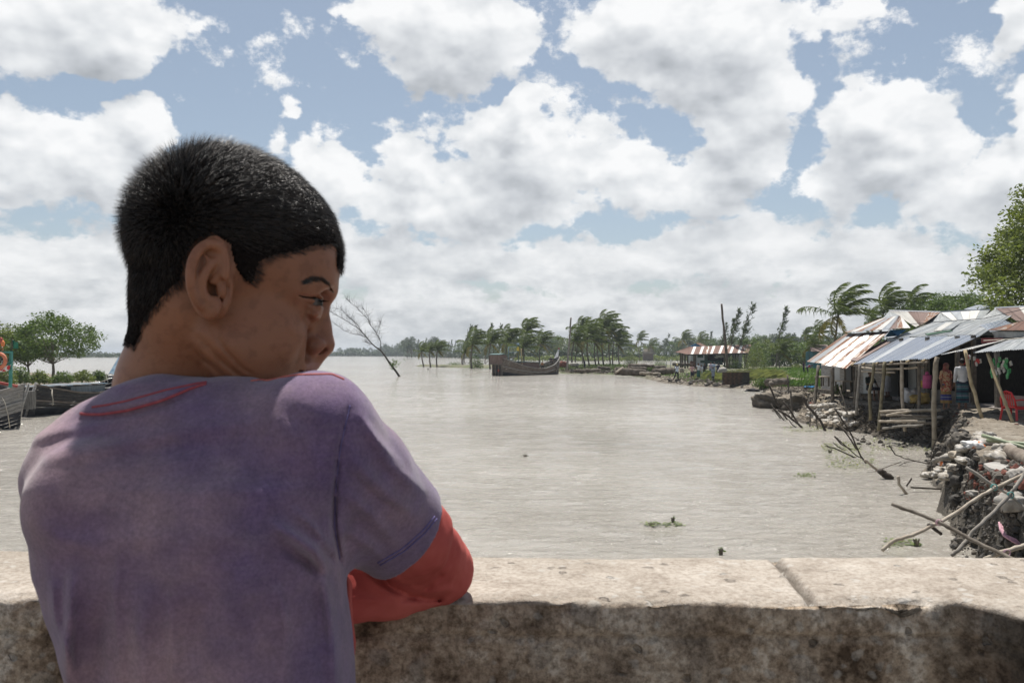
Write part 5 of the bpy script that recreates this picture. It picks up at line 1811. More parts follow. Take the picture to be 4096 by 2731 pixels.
bush(3190, 1470, .6, 60, 14, 'bushes beyond the two workers in the field', LEAF_B, 16, .2, 500)

def grass(name, pts, n, h, m, label, cat='grass', seed=1, lean=.6, w=.02, jit=0.0, hvar=.5):
    """blades over a ground polygon"""
    rnd = np.random.RandomState(seed)
    A = np.array(pts); lo = A.min(0); hi = A.max(0)
    X = rnd.uniform(lo[0], hi[0], n * 4); Y = rnd.uniform(lo[1], hi[1], n * 4)
    k = inpoly(X, Y, [tuple(p) for p in pts]); X = X[k][:n]; Y = Y[k][:n]
    if jit:
        s = fbm(X / jit, Y / jit, X * 0 + seed, 3) > -.08; X = X[s]; Y = Y[s]
    Z = ground_h(X, Y)
    s = Z > .05; X, Y, Z = X[s], Y[s], Z[s]
    nn = len(X)
    B = np.stack([X, Y, Z - .02], 1)
    d = rnd.normal(0, .35, (nn, 3)); d[:, 0] += lean; d[:, 2] = 1; d /= np.linalg.norm(d, axis=1)[:, None]
    hh = (h * rnd.uniform(1 - hvar, 1 + hvar, nn))[:, None]
    sd = rnd.normal(0, 1, (nn, 3)); sd[:, 2] = 0; sd /= np.linalg.norm(sd, axis=1)[:, None]; sd = sd * w
    V = np.stack([B - sd, B + sd, B + d * hh * .6 + sd * .7, B + d * hh + np.array([lean * .4, 0, -.1]) * hh], 1).reshape(-1, 3)
    F = ((np.arange(nn) * 4)[:, None] + np.array([0, 1, 2, 3])).astype(np.int32)
    tag(link(name, mesh(name, V, F, m, False)), label, cat, None, 'stuff')
GRM = leafmat('long_grass', (.085, .11, .035), (.22, .24, .11), .3)
GRM2 = leafmat('crop_green', (.045, .095, .018), (.10, .18, .04), .3)
grass('long_grass', [(19.5, 80), (27, 80), (29, 94), (21, 94)], 9000, .75, GRM, 'long pale grass bent by the wind on the mound beside the people', seed=2, lean=1.0, w=.03)
grass('seedling_bed', [(20.5, 63.5), (28.5, 58), (31, 61.5), (23.5, 67.5)], 9000, .42, GRM2, 'beds of bright green seedlings on the muddy flat', 'crop', 3, .15, .03, 1.4)
grass('field_weeds', [(27, 66), (60, 60), (75, 130), (34, 120)], 22000, .45, GRM2, 'weedy green field behind the mud bank', 'ground cover', 4, .4, .05, 5.0)
grass('spit_grass', [(10, 128), (18, 120), (30, 150), (30, 205), (5, 205), (-2, 180)], 9000, .35, LEAF_A, 'thin grass on the spit below the palms', 'grass', 5, .4, .06, 4.0)
grass('bank_grass', [(18, 76), (21, 74), (40, 76), (40, 118), (19, 110)], 9000, .25, GRM2, 'patchy grass on the trodden bank around the people', 'grass', 6, .4, .04, 2.2)
grass('wall_weeds', [(22, 71), (29, 68), (31, 74), (24, 77)], 4000, .5, GRM2, 'weeds at the foot of the low brick wall', 'weeds', 7, .4, .04, 1.5)

undergrowth('undergrowth', [P(2990, 1415, 185) - Vector((0, 0, 2.8)), P(3250, 1415, 180) - Vector((0, 0, 2.8)), P(3600, 1415, 150) - Vector((0, 0, 2.6))], 16000, 3.4, .55, LEAF_A, 'thick undergrowth behind the vegetable field', 8, 4)
# --- trees on the left bank ---------------------------------------------------
def near_tree(loc, h, w, ncl, per, leaf, m, label, seed, trunk_h=.28, clump=.12, lean=0, wind=0, bark=BARK, name='mangrove_tree'):
    mb, V, F = make_broadleaf(seed, h, w, ncl, per, leaf, m, trunk_h, wind, .8, lean, clump)
    k = TreeKind(name, (mb, V, F, m), bark)
    return k.place(loc, 1, 0, label, 'tree')
def P0(px, py, z): return PZ(px, py, z)
near_tree(P0(212, 1516, .7), 6.1, 7.6, 110, 90, .26, LEAF_A, 'rounded leafy tree with a forked trunk on the left bank', 5)
near_tree(P0(112, 1512, .7), 4.6, 5.8, 70, 80, .26, LEAF_A, 'shorter leafy tree left of the rounded one', 6)
near_tree(P0(-10, 1515, .7), 5.4, 6.0, 70, 80, .26, LEAF_B, 'yellowish leafy tree at the left edge behind the green flag', 7)
for i, (px, py, w, h, lb) in enumerate([(80, 1530, 90, 60, 'green shrub under the short leafy tree'), (160, 1530, 80, 44, 'tangled shrub between the two leafy trees'), (250, 1528, 90, 40, 'low green shrub right of the forked trunk'),
                                        (330, 1524, 90, 42, 'bright green shrub behind the black boat'), (395, 1520, 60, 36, 'last green shrub near the tip of the left bank'), (20, 1545, 90, 90, 'dense shrub behind the teal boat frame')]):
    bush(px, py, .6, w, h, lb, LEAF_B if i % 2 else LEAF_A, 30 + i, .22, 1100, 'shrub', 'shrub')

# --- big tree behind the shops at the right edge ------------------------------
bt = P(4480, 1415, 46); bt.z = .9
near_tree(bt, 13.2, 14.5, 300, 190, .27, LEAF_B, 'big leafy tree towering behind the tin roofs at the right edge', 9, .12, .075, -.05, .5, BARK, 'big_tree')
bt = P(3830, 1415, 95); bt.z = .9
near_tree(bt, 9.0, 13, 190, 130, .30, LEAF_A, 'dark spreading tree showing over the grey roof ridge', 10, .2, .1, 0, .4)
bt = P(3990, 1415, 100); bt.z = .9
near_tree(bt, 8.2, 12, 170, 130, .30, LEAF_A, 'dark tree between the spreading one and the big tree', 11, .2, .1, 0, .4)

# --- the bare fallen tree in the river ---------------------------------------
def bare_tree():
    D = 3.2 * FPX / (1505 - HZ)
    base = PZ(1599, 1506, 0)
    r = empty('bare_tree', base)
    tag(r, 'leafless tree leaning out of the river right of the boy', 'tree')
    rr = random.Random(4)
    k = 900 / 2352
    def Q(x, y, dy=0): return P(1300 + x * k, 1150 + y * k, D + dy) - base
    mb = MB(); tw = MB()
    def limb(pts, r0, r1, m=mb):
        pts = [Q(*p) for p in pts]
        out = []
        for i in range(len(pts) - 1):
            for j in range(3): out.append(pts[i].lerp(pts[i + 1], j / 3) + Vector((rr.gauss(0, .02), 0, rr.gauss(0, .02))))
        out.append(pts[-1])
        n = len(out)
        m.tube(out, [r0 + (r1 - r0) * i / (n - 1) for i in range(n)], 6)
        return out
    limb([(790, 945, -.2), (730, 860), (650, 750), (590, 665), (500, 595)], .17, .085)
    limbs = [limb([(500, 595), (450, 540), (390, 470), (345, 425), (240, 360), (140, 300), (70, 260), (35, 238)], .075, .015, mb),
             limb([(585, 660), (580, 570), (540, 480), (480, 400), (440, 320), (380, 260), (320, 200), (260, 150), (220, 118)], .055, .012, mb),
             limb([(480, 400), (460, 340), (430, 270), (390, 205)], .03, .01, mb),
             limb([(500, 595), (430, 520), (380, 500), (290, 485), (190, 445), (110, 385)], .05, .012, mb),
             limb([(390, 470), (330, 380), (250, 310), (180, 240), (120, 215)], .04, .012, mb),
             limb([(345, 425), (300, 350), (240, 290)], .03, .008, mb),
             limb([(500, 595), (440, 575), (412, 565)], .06, .03, mb),
             limb([(540, 480), (560, 430), (575, 380), (590, 350)], .02, .006, mb),
             limb([(585, 560), (560, 520), (575, 450)], .02, .006, mb),
             limb([(630, 715), (628, 665)], .03, .02, mb), limb([(690, 800), (640, 750), (610, 740)], .025, .01, mb), limb([(730, 860), (690, 850), (665, 838)], .03, .012, mb)]
    for L in limbs[:9]:
        n = len(L)
        for i in range(2, n):
            for j in range(4):
                p = L[i - 1].lerp(L[i], rr.random())
                d = Vector((rr.gauss(-.25, .5), rr.gauss(0, .5), rr.gauss(.55, .45))).normalized()
                ln = rr.uniform(.5, 1.6)
                q = p + d * ln * .5; e = q + (d + Vector((rr.gauss(0, .5), 0, .3))).normalized() * ln * .6
                tw.tube([p, q, e], [.014, .010, .005], 3, cap=False)
                if rr.random() < .6:
                    f = q + Vector((rr.gauss(-.2, .5), rr.gauss(0, .3), rr.gauss(.3, .5))).normalized() * ln * .5
                    tw.tube([q, f], [.008, .004], 3, cap=False)
    mb.build('trunk', TWIG, r, True)
    o = tw.build('twigs', TWIG, r)
    rnd = np.random.RandomState(2)
    c = Q(728, 800)
    V, F = leaf_quads(rnd, rnd.normal(0, .35, (160, 3)) + np.array(c), .35, -.3, .35)
    tag(link('leaf_tuft', mesh('leaf_tuft', V, F.astype(np.int32), LEAF_A, False), r), kind='stuff')
bare_tree()
# ============================================================ boats
WOOD_OLD = pmat('old_boat_planks', [(.25, (.055, .043, .034)), (.45, (.115, .094, .077)), (.6, (.185, .160, .136)), (.75, (.27, .245, .215))], scale=2.2, detail=7, rough=.85, bump=.5, stretch=(1, 1, 9), coord='World', nrough=.65)
WOOD_RED = pmat('reddish_cabin_boards', [(.3, (.085, .055, .045)), (.5, (.16, .115, .098)), (.7, (.26, .215, .19))], scale=3, detail=6, rough=.85, bump=.4, stretch=(6, 6, 1), coord='World')
TAR = pmat('tarred_planks', [(.3, (.012, .012, .014)), (.55, (.030, .029, .030)), (.72, (.10, .090, .075)), (.8, (.20, .18, .15))], scale=2.4, detail=7, rough=.6, bump=.4, stretch=(1, 1, 6), coord='World', nrough=.65)
TAR_LOW = pmat('tarred_bottom', two((.010, .012, .018), (.035, .037, .044)), scale=2, rough=.5, coord='World')
WOOD_PALE = pmat('pale_grey_planks', [(.25, (.12, .11, .10)), (.5, (.26, .25, .235)), (.75, (.42, .41, .39))], scale=3, detail=7, rough=.85, bump=.4, stretch=(1, 1, 8), coord='World', nrough=.65)
TEAL = pmat('teal_paint', two((.04, .20, .17), (.07, .28, .24)), scale=5, rough=.5, coord='World')
TEAL_D = pmat('faded_teal_paint', two((.06, .12, .12), (.13, .21, .21)), scale=5, rough=.7, coord='World')
REDP = pmat('faded_red_paint', two((.28, .05, .045), (.38, .10, .08)), scale=5, rough=.6, coord='World')
ROPE = pmat('rope', two((.30, .27, .22), (.42, .39, .33)), scale=60, rough=.9, coord='World')
BLUEP = pmat('blue_grey_paint', two((.10, .17, .24), (.22, .30, .36)), scale=4, rough=.6, coord='World')

def hull(root, A, B, beam, sheer, keel, full, strakes, mats, thick=.04, bowrake=.0, gun=None, ntm=.0):
    """planked hull between stern A and bow B; sheer(t), keel(t) heights, full(t) fullness 0..1"""
    A = Vector((A[0], A[1], 0)); B = Vector((B[0], B[1], 0))
    ax = (B - A); L = ax.length; ax.normalize(); sd = Vector((ax.y, -ax.x, 0))   # to the near/right side
    nst = 22
    def pt(t, v, side, off=0.0):
        zs, zk = sheer(t), keel(t)
        z = zk + (zs - zk) * v
        half = beam / 2 * full(t)
        prof = (1 - max(0.0, 1 - v)**2.4) ** .55 if v > 0 else 0
        rake = bowrake * max(0, t - .6)**1.5 * (z)
        y = half * prof * (.86 + .14 * v) + off
        return A + ax * (L * t + rake) + sd * (side * y) + Vector((0, 0, z))
    out = {}
    for side in (1, -1):
        for k in range(strakes):
            v0, v1 = k / strakes, (k + 1) / strakes
            vs = []; fs = []
            for i in range(nst + 1):
                t = i / nst
                jit = RNG.uniform(-.006, .006)
                for v, o in ((v0 + .006, 0), (v1 - .006, 0), (v1 - .006, -thick), (v0 + .006, -thick)):
                    vs.append(pt(t, v, side, o + jit + (k % 2) * .012))
            for i in range(nst):
                for q in range(4):
                    q2 = (q + 1) % 4
                    f = (i * 4 + q, i * 4 + q2, i * 4 + 4 + q2, i * 4 + 4 + q)
                    fs.append(f if side > 0 else f[::-1])
            me = mesh('plank', vs, fs, mats(k / strakes), False)
            adopt(root, link('plank', me))
        g = MB(); gp = [pt(i / nst, 1.0, side, .03) for i in range(nst + 1)]
        for i in range(nst): g.bar(gp[i], gp[i + 1] + (gp[i+1]-gp[i]) * .02, .11, .08)
        adopt(root, g.build('gunwale', gun or mats(1.0)))
        g = MB(); gp = [pt(i / nst, .62, side, .05) for i in range(nst + 1)]
        for i in range(nst): g.bar(gp[i], gp[i + 1] + (gp[i+1]-gp[i]) * .02, .07, .09)
        adopt(root, g.build('rubbing_strake', gun or mats(1.0)))
    return pt, A, ax, sd, L

def rope(name, pts, r, root=None, m=None, label=None):
    mb = MB(); mb.tube(pts, r, 5)
    o = mb.build(name, m or ROPE, None, True)
    if root: adopt(root, o)
    elif label: tag(o, label, 'rope')
    return o

def centre_boat():
    A, B = (-2.15, 116.2), (7.35, 126.5)
    root = empty('wooden_boat', (2.3, 121, 0))
    tag(root, 'big weathered wooden boat with a boxed stern house, moored in the middle of the river', 'boat')
    def sheer(t):
        return float(np.interp(t, [0, .12, .3, .5, .62, .8, .92, 1], [2.60, 2.05, 1.35, 1.00, 1.00, 1.48, 2.1, 2.75]))
    def keel(t): return -.55 + .5 * max(0, (t - .85) / .15)**2
    def full(t): return float(np.interp(t, [0, .12, .35, .6, .8, .93, 1], [.62, .82, 1.0, 1.0, .78, .38, .05]))
    pt, a, ax, sd, L = hull(root, A, B, 3.7, sheer, keel, full, 13, lambda v: TAR_LOW if v < .38 else WOOD_OLD, .05, .30, WOOD_PALE)
    def box(name, t0, t1, z0, z1, w, m, par=root, boards=True):
        """cabin walls of upright boards + flat roof"""
        n = max(4, int(L * (t1 - t0) / .22))
        for side in (1, -1):
            for i in range(n):
                u0 = t0 + (t1 - t0) * i / n; u1 = t0 + (t1 - t0) * (i + 1) / n
                mb = MB(); p0 = a + ax * L * u0 + sd * side * w / 2; p1 = a + ax * L * u1 + sd * side * w / 2
                o_ = sd * side * RNG.uniform(0, .015)
                mb.bar(p0 + o_ + Vector((0, 0, (z0 + z1) / 2)), p1 + o_ * 1.0 - (p1 - p0) * .06 + Vector((0, 0, (z0 + z1) / 2)), .03, z1 - z0 + RNG.uniform(-.02, .02))
                adopt(par, mb.build('board', m))
        for u in (t0, t1):
            mb = MB(); p = a + ax * L * u + Vector((0, 0, (z0 + z1) / 2))
            mb.bar(p - sd * w / 2, p + sd * w / 2, .04, z1 - z0); adopt(par, mb.build('cabin_end', m))
    # stern house overhanging the transom
    box('stern_house', -.035, .060, 1.75, 3.05, 2.1, WOOD_RED)
    mb = MB(); c = a + ax * L * -.045; e = a + ax * L * .020; f = a + ax * L * .090
    mb.bar(c + Vector((0, 0, 3.08)), e + Vector((0, 0, 3.20)), 2.3, .08); mb.bar(e + Vector((0, 0, 3.20)), f + Vector((0, 0, 2.92)), 2.3, .08)
    adopt(root, mb.build('cabin_roof', TEAL_D))
    mb = MB(); mb.bar(a + ax * L * -.045 + Vector((0, 0, 1.70)), a + ax * L * .08 + Vector((0, 0, 1.62)), 2.3, .16); adopt(root, mb.build('cabin_sill', WOOD_OLD))
    # transom with rudder post
    mb = MB(); mb.box(tuple(a + ax * .02 + Vector((0, 0, .75))), (2.1, .12, 2.3), Matrix((sd, ax, Vector((0, 0, 1)))).transposed()); adopt(root, mb.build('transom', WOOD_OLD))
    for o_, w_, m in ((-.0, .22, TAR), (.62, .10, TAR), (-.62, .10, TAR)):
        mb = MB(); mb.box(tuple(a - ax * .10 + sd * o_ + Vector((0, 0, .7))), (w_, .16, 2.6), Matrix((sd, ax, Vector((0, 0, 1)))).transposed()); adopt(root, mb.build('rudder_post', m))
    for zz, hh, m in ((.78, .34, REDP),):
        mb = MB(); mb.box(tuple(a - ax * .06 + sd * .38 + Vector((0, 0, zz))), (.42, .08, hh), Matrix((sd, ax, Vector((0, 0, 1)))).transposed()); adopt(root, mb.build('painted_panel', m))
    # low engine cabin amidships
    box('engine_cabin', .27, .58, 1.0, 1.92, 2.1, WOOD_RED)
    mb = MB(); mb.bar(a + ax * L * .25 + Vector((0, 0, 2.05)), a + ax * L * .60 + Vector((0, 0, 1.88)), 2.4, .10); adopt(root, mb.build('cabin_roof', TEAL_D))
    mb = MB(); mb.bar(a + ax * L * .05 + Vector((0, 0, .95)), a + ax * L * .93 + Vector((0, 0, .95)), 2.4, .06); adopt(root, mb.build('deck', WOOD_OLD))
    # mast frame
    D = 118.5
    def Q(x, y, dy=0): return P(1940 + x / 7.35, 1350 + y / 7.35, D + dy)
    for nm, pp, r, m in (('frame_post', [Q(690, 690), Q(690, 275)], .045, BLUEP), ('frame_post', [Q(985, 800), Q(975, 440), Q(972, 200)], .055, TEAL_D), ('frame_rail', [Q(690, 280), Q(975, 265)], .035, BLUEP),
                         ('frame_rail', [Q(690, 438), Q(840, 436), Q(975, 415)], .04, BLUEP), ('mast', [Q(1092, 840), Q(1078, 600), Q(1062, 320)], .07, BAMBOO), ('tiller', [Q(525, 525), Q(620, 590), Q(880, 588)], .045, GREY),
                         ('loose_plank', [Q(1390, 710, 3), Q(1440, 800, 3)], .05, REDP), ('outrigger_pole', [Q(90, 680, -1), Q(0, 775, -1)], .04, WOOD_OLD)):
        mb = MB(); mb.tube(pp, r, 7); adopt(root, mb.build(nm, m, None, True))
    mb = MB(); mb.box(tuple(Q(968, 340, -.1)), (.36, .3, .5)); mb.box(tuple(Q(968, 340, -.1) + Vector((0, 0, .3))), (.2, .2, .12)); adopt(root, mb.build('yellow_lamp_box', pmat('yellow_plastic', two((.55, .42, .06), (.62, .50, .12)), rough=.5)))
    mb = MB(); mb.tube([Q(970, 225), Q(972, 200), Q(972, 170)], [.16, .24, .12], 8); adopt(root, mb.build('blue_lamp', BLUEP, None, True))
    mb = MB(); mb.tube([Q(770, 660, 1), Q(770, 620, 1)], [.17, .15], 8); adopt(root, mb.build('white_drum', pmat('white_plastic', two((.6, .6, .6), (.7, .7, .7)), rough=.5), None, True))
    # prow
    mb = MB(); b = a + ax * L * .985
    mb.tube([b + Vector((0, 0, -.2)), b + ax * .22 + Vector((0, 0, 1.0)), b + ax * .30 + Vector((0, 0, 2.3))], [.10, .14, .16], 7); adopt(root, mb.build('stem_post', WOOD_OLD, None, True))
    mb = MB(); p0, p1 = Q(2075, 640, 8), Q(2172, 335, 9)
    d = (p1 - p0); w = Vector((1, 0, 0)) * .34
    vs = [p0 - w, p0 + w, p1 + w * .25, p1 - w * .25]; vs += [v + Vector((0, .16, 0)) for v in vs]
    mb.add(vs, [(0, 1, 2, 3), (7, 6, 5, 4), (0, 4, 5, 1), (1, 5, 6, 2), (2, 6, 7, 3), (3, 7, 4, 0)]); adopt(root, mb.build('prow', pmat('pale_prow_paint', two((.30, .31, .31), (.5, .5, .5)), scale=3, rough=.7, coord='World')))
    mb = MB(); mb.box(tuple(p1 + Vector((0, .08, .04))), (.26, .24, .24)); adopt(root, mb.build('prow_cap', REDP))
    mb = MB(); q = Q(1990, 625, 8); mb.bar(q - Vector((.7, 0, 0)), q + Vector((.5, 0, 0)), .16, .10); adopt(root, mb.build('bow_beam', TAR))
    rope('rope', [Q(490, 620, -3), Q(520, 690, -3), Q(545, 745, -3), Q(580, 720, -3), Q(590, 670, -3)], .035, root)
    rope('rope', [Q(2105, 740, 6), Q(2120, 900, 6), Q(2100, 1000, 5)], .03, root)
    o = rope('mooring_rope', [Q(215, 1010, -3), Q(60, 1010, -3), P(1900, 1490, 112), P(1862, 1504, 110)], .03, None, ROPE, 'mooring rope running from the stern of the big wooden boat into the water')
centre_boat()

def black_boat():
    A, B = (-25.2, 40.6), (-24.0, 49.6)
    root = empty('wooden_boat', (-24.6, 45, 0))
    tag(root, 'black tarred wooden boat with a tall blue prow, moored on the left behind the boy', 'boat')
    D = 41.5
    def sheer(t): return float(np.interp(t, [0, .1, .3, .5, .7, .85, 1], [1.62, 1.45, 1.12, 1.02, 1.12, 1.42, 1.86]))
    def keel(t): return -.4
    def full(t): return float(np.interp(t, [0, .1, .35, .6, .8, .93, 1], [.75, .88, 1.0, 1.0, .80, .45, .06]))
    pt, a, ax, sd, L = hull(root, A, B, 2.7, sheer, keel, full, 9, lambda v: TAR_LOW if v < .34 else TAR, .04, .25, WOOD_OLD)
    def Q(x, y, DD=42.0): return P(x / 2.8, 1200 + y / 2.8, DD)
    mb = MB(); mb.box(tuple(a + ax * .03 + Vector((0, 0, .55))), (1.9, .08, 1.9), Matrix((sd, ax, Vector((0, 0, 1)))).transposed()); adopt(root, mb.build('transom', TAR))
    mb = MB(); mb.tube([pt(0, .1, 1, .03), pt(0, 1.06, 1, .03)], .07, 6); adopt(root, mb.build('corner_post', WOOD_PALE, None, True))
    # deck house with corrugated side and flat slatted roof
    mb = MB(); mb.bar(a + ax * L * .30 + Vector((0, 0, 1.10)), a + ax * L * .62 + Vector((0, 0, 1.10)), 1.9, .62); adopt(root, mb.build('deck_house', pmat('bluish_tin', two((.10, .12, .13), (.22, .25, .26)), scale=3, rough=.5, metallic=.3, stretch=(8, 8, 1), coord='World')))
    for i in range(11):
        u = .04 + .60 * i / 11
        mb = MB(); c = a + ax * L * (u + .026) + Vector((0, 0, 1.50 + RNG.uniform(-.01, .01))); mb.bar(c - sd * 1.05, c + sd * 1.05, L * .050, .04); adopt(root, mb.build('roof_board', [WOOD_PALE, BLUEP, WOOD_OLD][i % 3]))
    mb = MB(); mb.bar(a + ax * L * .05 + Vector((0, 0, .72)), a + ax * L * .93 + Vector((0, 0, .80)), 1.9, .05); adopt(root, mb.build('deck', WOOD_OLD))
    for t, z in ((.66, 1.02), (.78, 1.16)):
        mb = MB(); c = a + ax * L * t + Vector((0, 0, z)); mb.bar(c - sd * .95, c + sd * .95, .55, .05); adopt(root, mb.build('thwart', WOOD_PALE))
    for t in (.68, .74, .80):
        mb = MB(); mb.bar(pt(t, .5, -1, -.08), pt(t, .98, -1, -.08), .09, .07); adopt(root, mb.build('rib', WOOD_OLD))
    # bow platform, bitt and fin-like prow
    b = a + ax * L * .93
    mb = MB(); mb.bar(b + Vector((0, 0, 1.80)) - sd * .75, b + Vector((0, 0, 1.80)) + sd * .65, .35, .10); adopt(root, mb.build('bow_beam', TAR))
    mb = MB(); mb.tube([b + Vector((-.12, 0, 1.7)), b + Vector((-.12, 0, 2.12))], .10, 8); adopt(root, mb.build('mooring_bitt', pmat('dark_red_paint', two((.05, .02, .02), (.09, .035, .03)), coord='World'), None, True))
    p0, p1 = Q(1278, 830, 48.2), Q(1333, 640, 49.2)
    w = Vector((.34, 0, 0))
    vs = [p0 - w, p0 + w * .95, p1 + w * .12, p1 - w * .12]; vs += [v + Vector((0, .14, 0)) for v in vs]
    mb = MB(); mb.add(vs, [(0, 1, 2, 3), (7, 6, 5, 4), (0, 4, 5, 1), (1, 5, 6, 2), (2, 6, 7, 3), (3, 7, 4, 0)]); adopt(root, mb.build('prow', BLUEP))
    rope('rope', [Q(1195, 820, 47), Q(1180, 870, 47), Q(1172, 920, 47), Q(1195, 945, 47), Q(1212, 915, 47), Q(1195, 860, 47)], .022, root)
    rope('rope', [Q(1190, 838, 47), Q(1245, 825, 47.4), Q(1305, 860, 47.8)], .02, root)
    rope('rope', [Q(560, 990, 41.2), Q(588, 1000, 41.0), Q(592, 1080, 40.8), Q(600, 1140, 40.8), Q(590, 1180, 40.8), Q(603, 1165, 40.8)], .022, root)
    rope('rope', [Q(588, 1000, 41.0), Q(580, 1060, 40.8), Q(606, 1120, 40.8)], .018, root)
    # the crate-like rudder box at its stern
    mb = MB(); c = Q(275, 1118, 39.4); mb.box(tuple(c), (.98, .35, .88)); adopt(root, mb.build('rudder_box', pmat('grey_box_boards', two((.10, .095, .085), (.20, .19, .17)), scale=3, rough=.85, stretch=(6, 6, 1), coord='World')))
    mb = MB(); mb.tube([Q(185, 1260, 38.4), Q(270, 1195, 39.2)], .04, 6); adopt(root, mb.build('stay', WOOD_OLD, None, True))
black_boat()

def left_boat():
    B, A = (-21.35, 34.6), (-29.5, 32.0)
    root = empty('wooden_boat', (-25, 33.3, 0))
    tag(root, 'grey planked boat bow with a teal frame, at the left edge of the water', 'boat')
    def sheer(t): return float(np.interp(t, [0, .3, .6, .8, .92, 1], [1.25, 1.15, 1.20, 1.38, 1.60, 1.88]))
    def keel(t): return -.4 + .3 * max(0, (t - .9) / .1)
    def full(t): return float(np.interp(t, [0, .3, .6, .8, .92, 1], [.8, 1, 1, .82, .45, .05]))
    pt, a, ax, sd, L = hull(root, A, B, 3.0, sheer, keel, full, 12, lambda v: TAR_LOW if v < .36 else (REDP if v < .40 else WOOD_PALE), .04, .35, WOOD_PALE)
    def Q(x, y, DD=34.0): return P(x / 2.8, 1200 + y / 2.8, DD)
    for nm, pp, w, m in (('frame_post', [Q(120, 978, 33.6), Q(125, 572, 33.6)], .10, TEAL), ('frame_post', [Q(-150, 985, 33.2), Q(-148, 580, 33.2)], .10, TEAL), ('frame_rail', [Q(-160, 588, 33.5), Q(128, 585, 33.5)], .09, TEAL),
                         ('frame_rail', [Q(-150, 735, 33.5), Q(122, 722, 33.5)], .07, TEAL), ('frame_brace', [Q(40, 735, 33.5), Q(118, 690, 33.5)], .05, TEAL), ('red_rail', [Q(-160, 890, 33.4), Q(0, 925, 33.6), Q(200, 965, 34)], .10, REDP)):
        mb = MB()
        for i in range(len(pp) - 1): mb.bar(pp[i], pp[i + 1], w, w, up=(0, 1, 0))
        adopt(root, mb.build(nm, m))
    mb = MB(); mb.bar(a + ax * L * .1 + Vector((0, 0, .95)), a + ax * L * .93 + Vector((0, 0, 1.05)), 2.3, .05); adopt(root, mb.build('deck', WOOD_PALE))
    mb = MB(); b = a + ax * L * .99; mb.tube([b + Vector((0, 0, -.1)), b + ax * .18 + Vector((0, 0, 1.0)), b + ax * .42 + Vector((0, 0, 1.92))], .06, 6); adopt(root, mb.build('stem_post', WOOD_PALE, None, True))
    rope('rope', [Q(10, 1060, 33), Q(60, 1150, 33), Q(95, 1280, 33), Q(120, 1430, 33.3)], .018, root)
    rope('rope', [Q(195, 1040, 34.3), Q(220, 1050, 34.3), Q(215, 1080, 34.3), Q(197, 1085, 34.3)], .02, root)
    # life ring hung on the frame, flag, painted cloth, beacon lamps: things of their own
    mb = MB(); c = Q(-5, 677, 33.35); n = 24
    mb.tube([c + Vector((math.cos(2 * math.pi * i / n) * .25, 0, math.sin(2 * math.pi * i / n) * .28)) for i in range(n + 1)], .075, 8, cap=False)
    o = mb.build('life_ring', pmat('faded_orange', two((.55, .17, .09), (.62, .24, .15)), scale=6, rough=.6, coord='World'), None, True)
    tag(o, 'faded orange life ring hanging on the teal boat frame', 'life ring')
    fl = empty('flag', Q(133, 570, 33.6)); tag(fl, 'small green flag on a thin pole at the corner of the teal boat frame', 'flag')
    mb = MB(); mb.tube([Q(133, 590, 33.6), Q(135, 425, 33.6)], .018, 5); adopt(fl, mb.build('pole', TWIG))
    vs = []; fs = []
    for i in range(8):
        for j in range(5):
            u, v = i / 7, j / 4
            vs.append(Q(137 + 58 * u, 448 + 95 * v + 26 * u * (1 - v) , 33.6) + Vector((0, .07 * math.sin(u * 7 + v), 0)))
    for i in range(7):
        for j in range(4): fs.append((i * 5 + j, i * 5 + 5 + j, i * 5 + 6 + j, i * 5 + 1 + j))
    adopt(fl, link('cloth', mesh('cloth', vs, fs, pmat('flag_green', two((.02, .13, .08), (.04, .19, .12)), coord='World', rough=.8), True)))
    vs = []; fs = []
    for i in range(14):
        for j in range(6):
            u, v = i / 13, j / 5
            vs.append(Q(-60 + 180 * u, 745 + 55 * v - 30 * u + 18 * math.sin(u * 3) , 33.45) + Vector((0, .05 * math.sin(u * 15 + v * 2), 0)))
    for i in range(13):
        for j in range(5): fs.append((i * 6 + j, i * 6 + 6 + j, i * 6 + 7 + j, i * 6 + 1 + j))
    cm = bpy.data.materials.new('red_flowered_white_cloth'); cm.use_nodes = True
    t = NT(cm.node_tree); bb = t.t.nodes['Principled BSDF']; ge = t.n('ShaderNodeNewGeometry')
    t.l(t.ramp(t.noise(ge.outputs['Position'], 7, 2, .5), [(.5, (.70, .68, .66)), (.54, (.55, .06, .06))]), bb.inputs['Base Color']); bb.inputs['Roughness'].default_value = .9
    tag(link('cloth', mesh('cloth', vs, fs, cm, True)), 'white cloth with red flowers tied across the teal boat frame', 'cloth')
    for i, (x, y, m, lb) in enumerate(((12, 448, REDP, 'small pink red buoy on top of the teal boat frame'), (32, 482, pmat('orange_plastic', two((.6, .17, .05), (.7, .25, .1)), coord='World'), 'small orange buoy beside the green flag pole'))):
        mb = MB(); p = Q(x, y, 33.6); mb.tube([p - Vector((0, 0, .16)), p - Vector((0, 0, .12)), p - Vector((0, 0, .05)), p + Vector((0, 0, .05)), p + Vector((0, 0, .12))], [.015, .06, .08, .07, .02], 9)
        mb.tube([p - Vector((0, 0, .13)), Q(x, 588, 33.6)], .015, 4)
        tag(mb.build('buoy', m, None, True), lb, 'buoy')
left_boat()

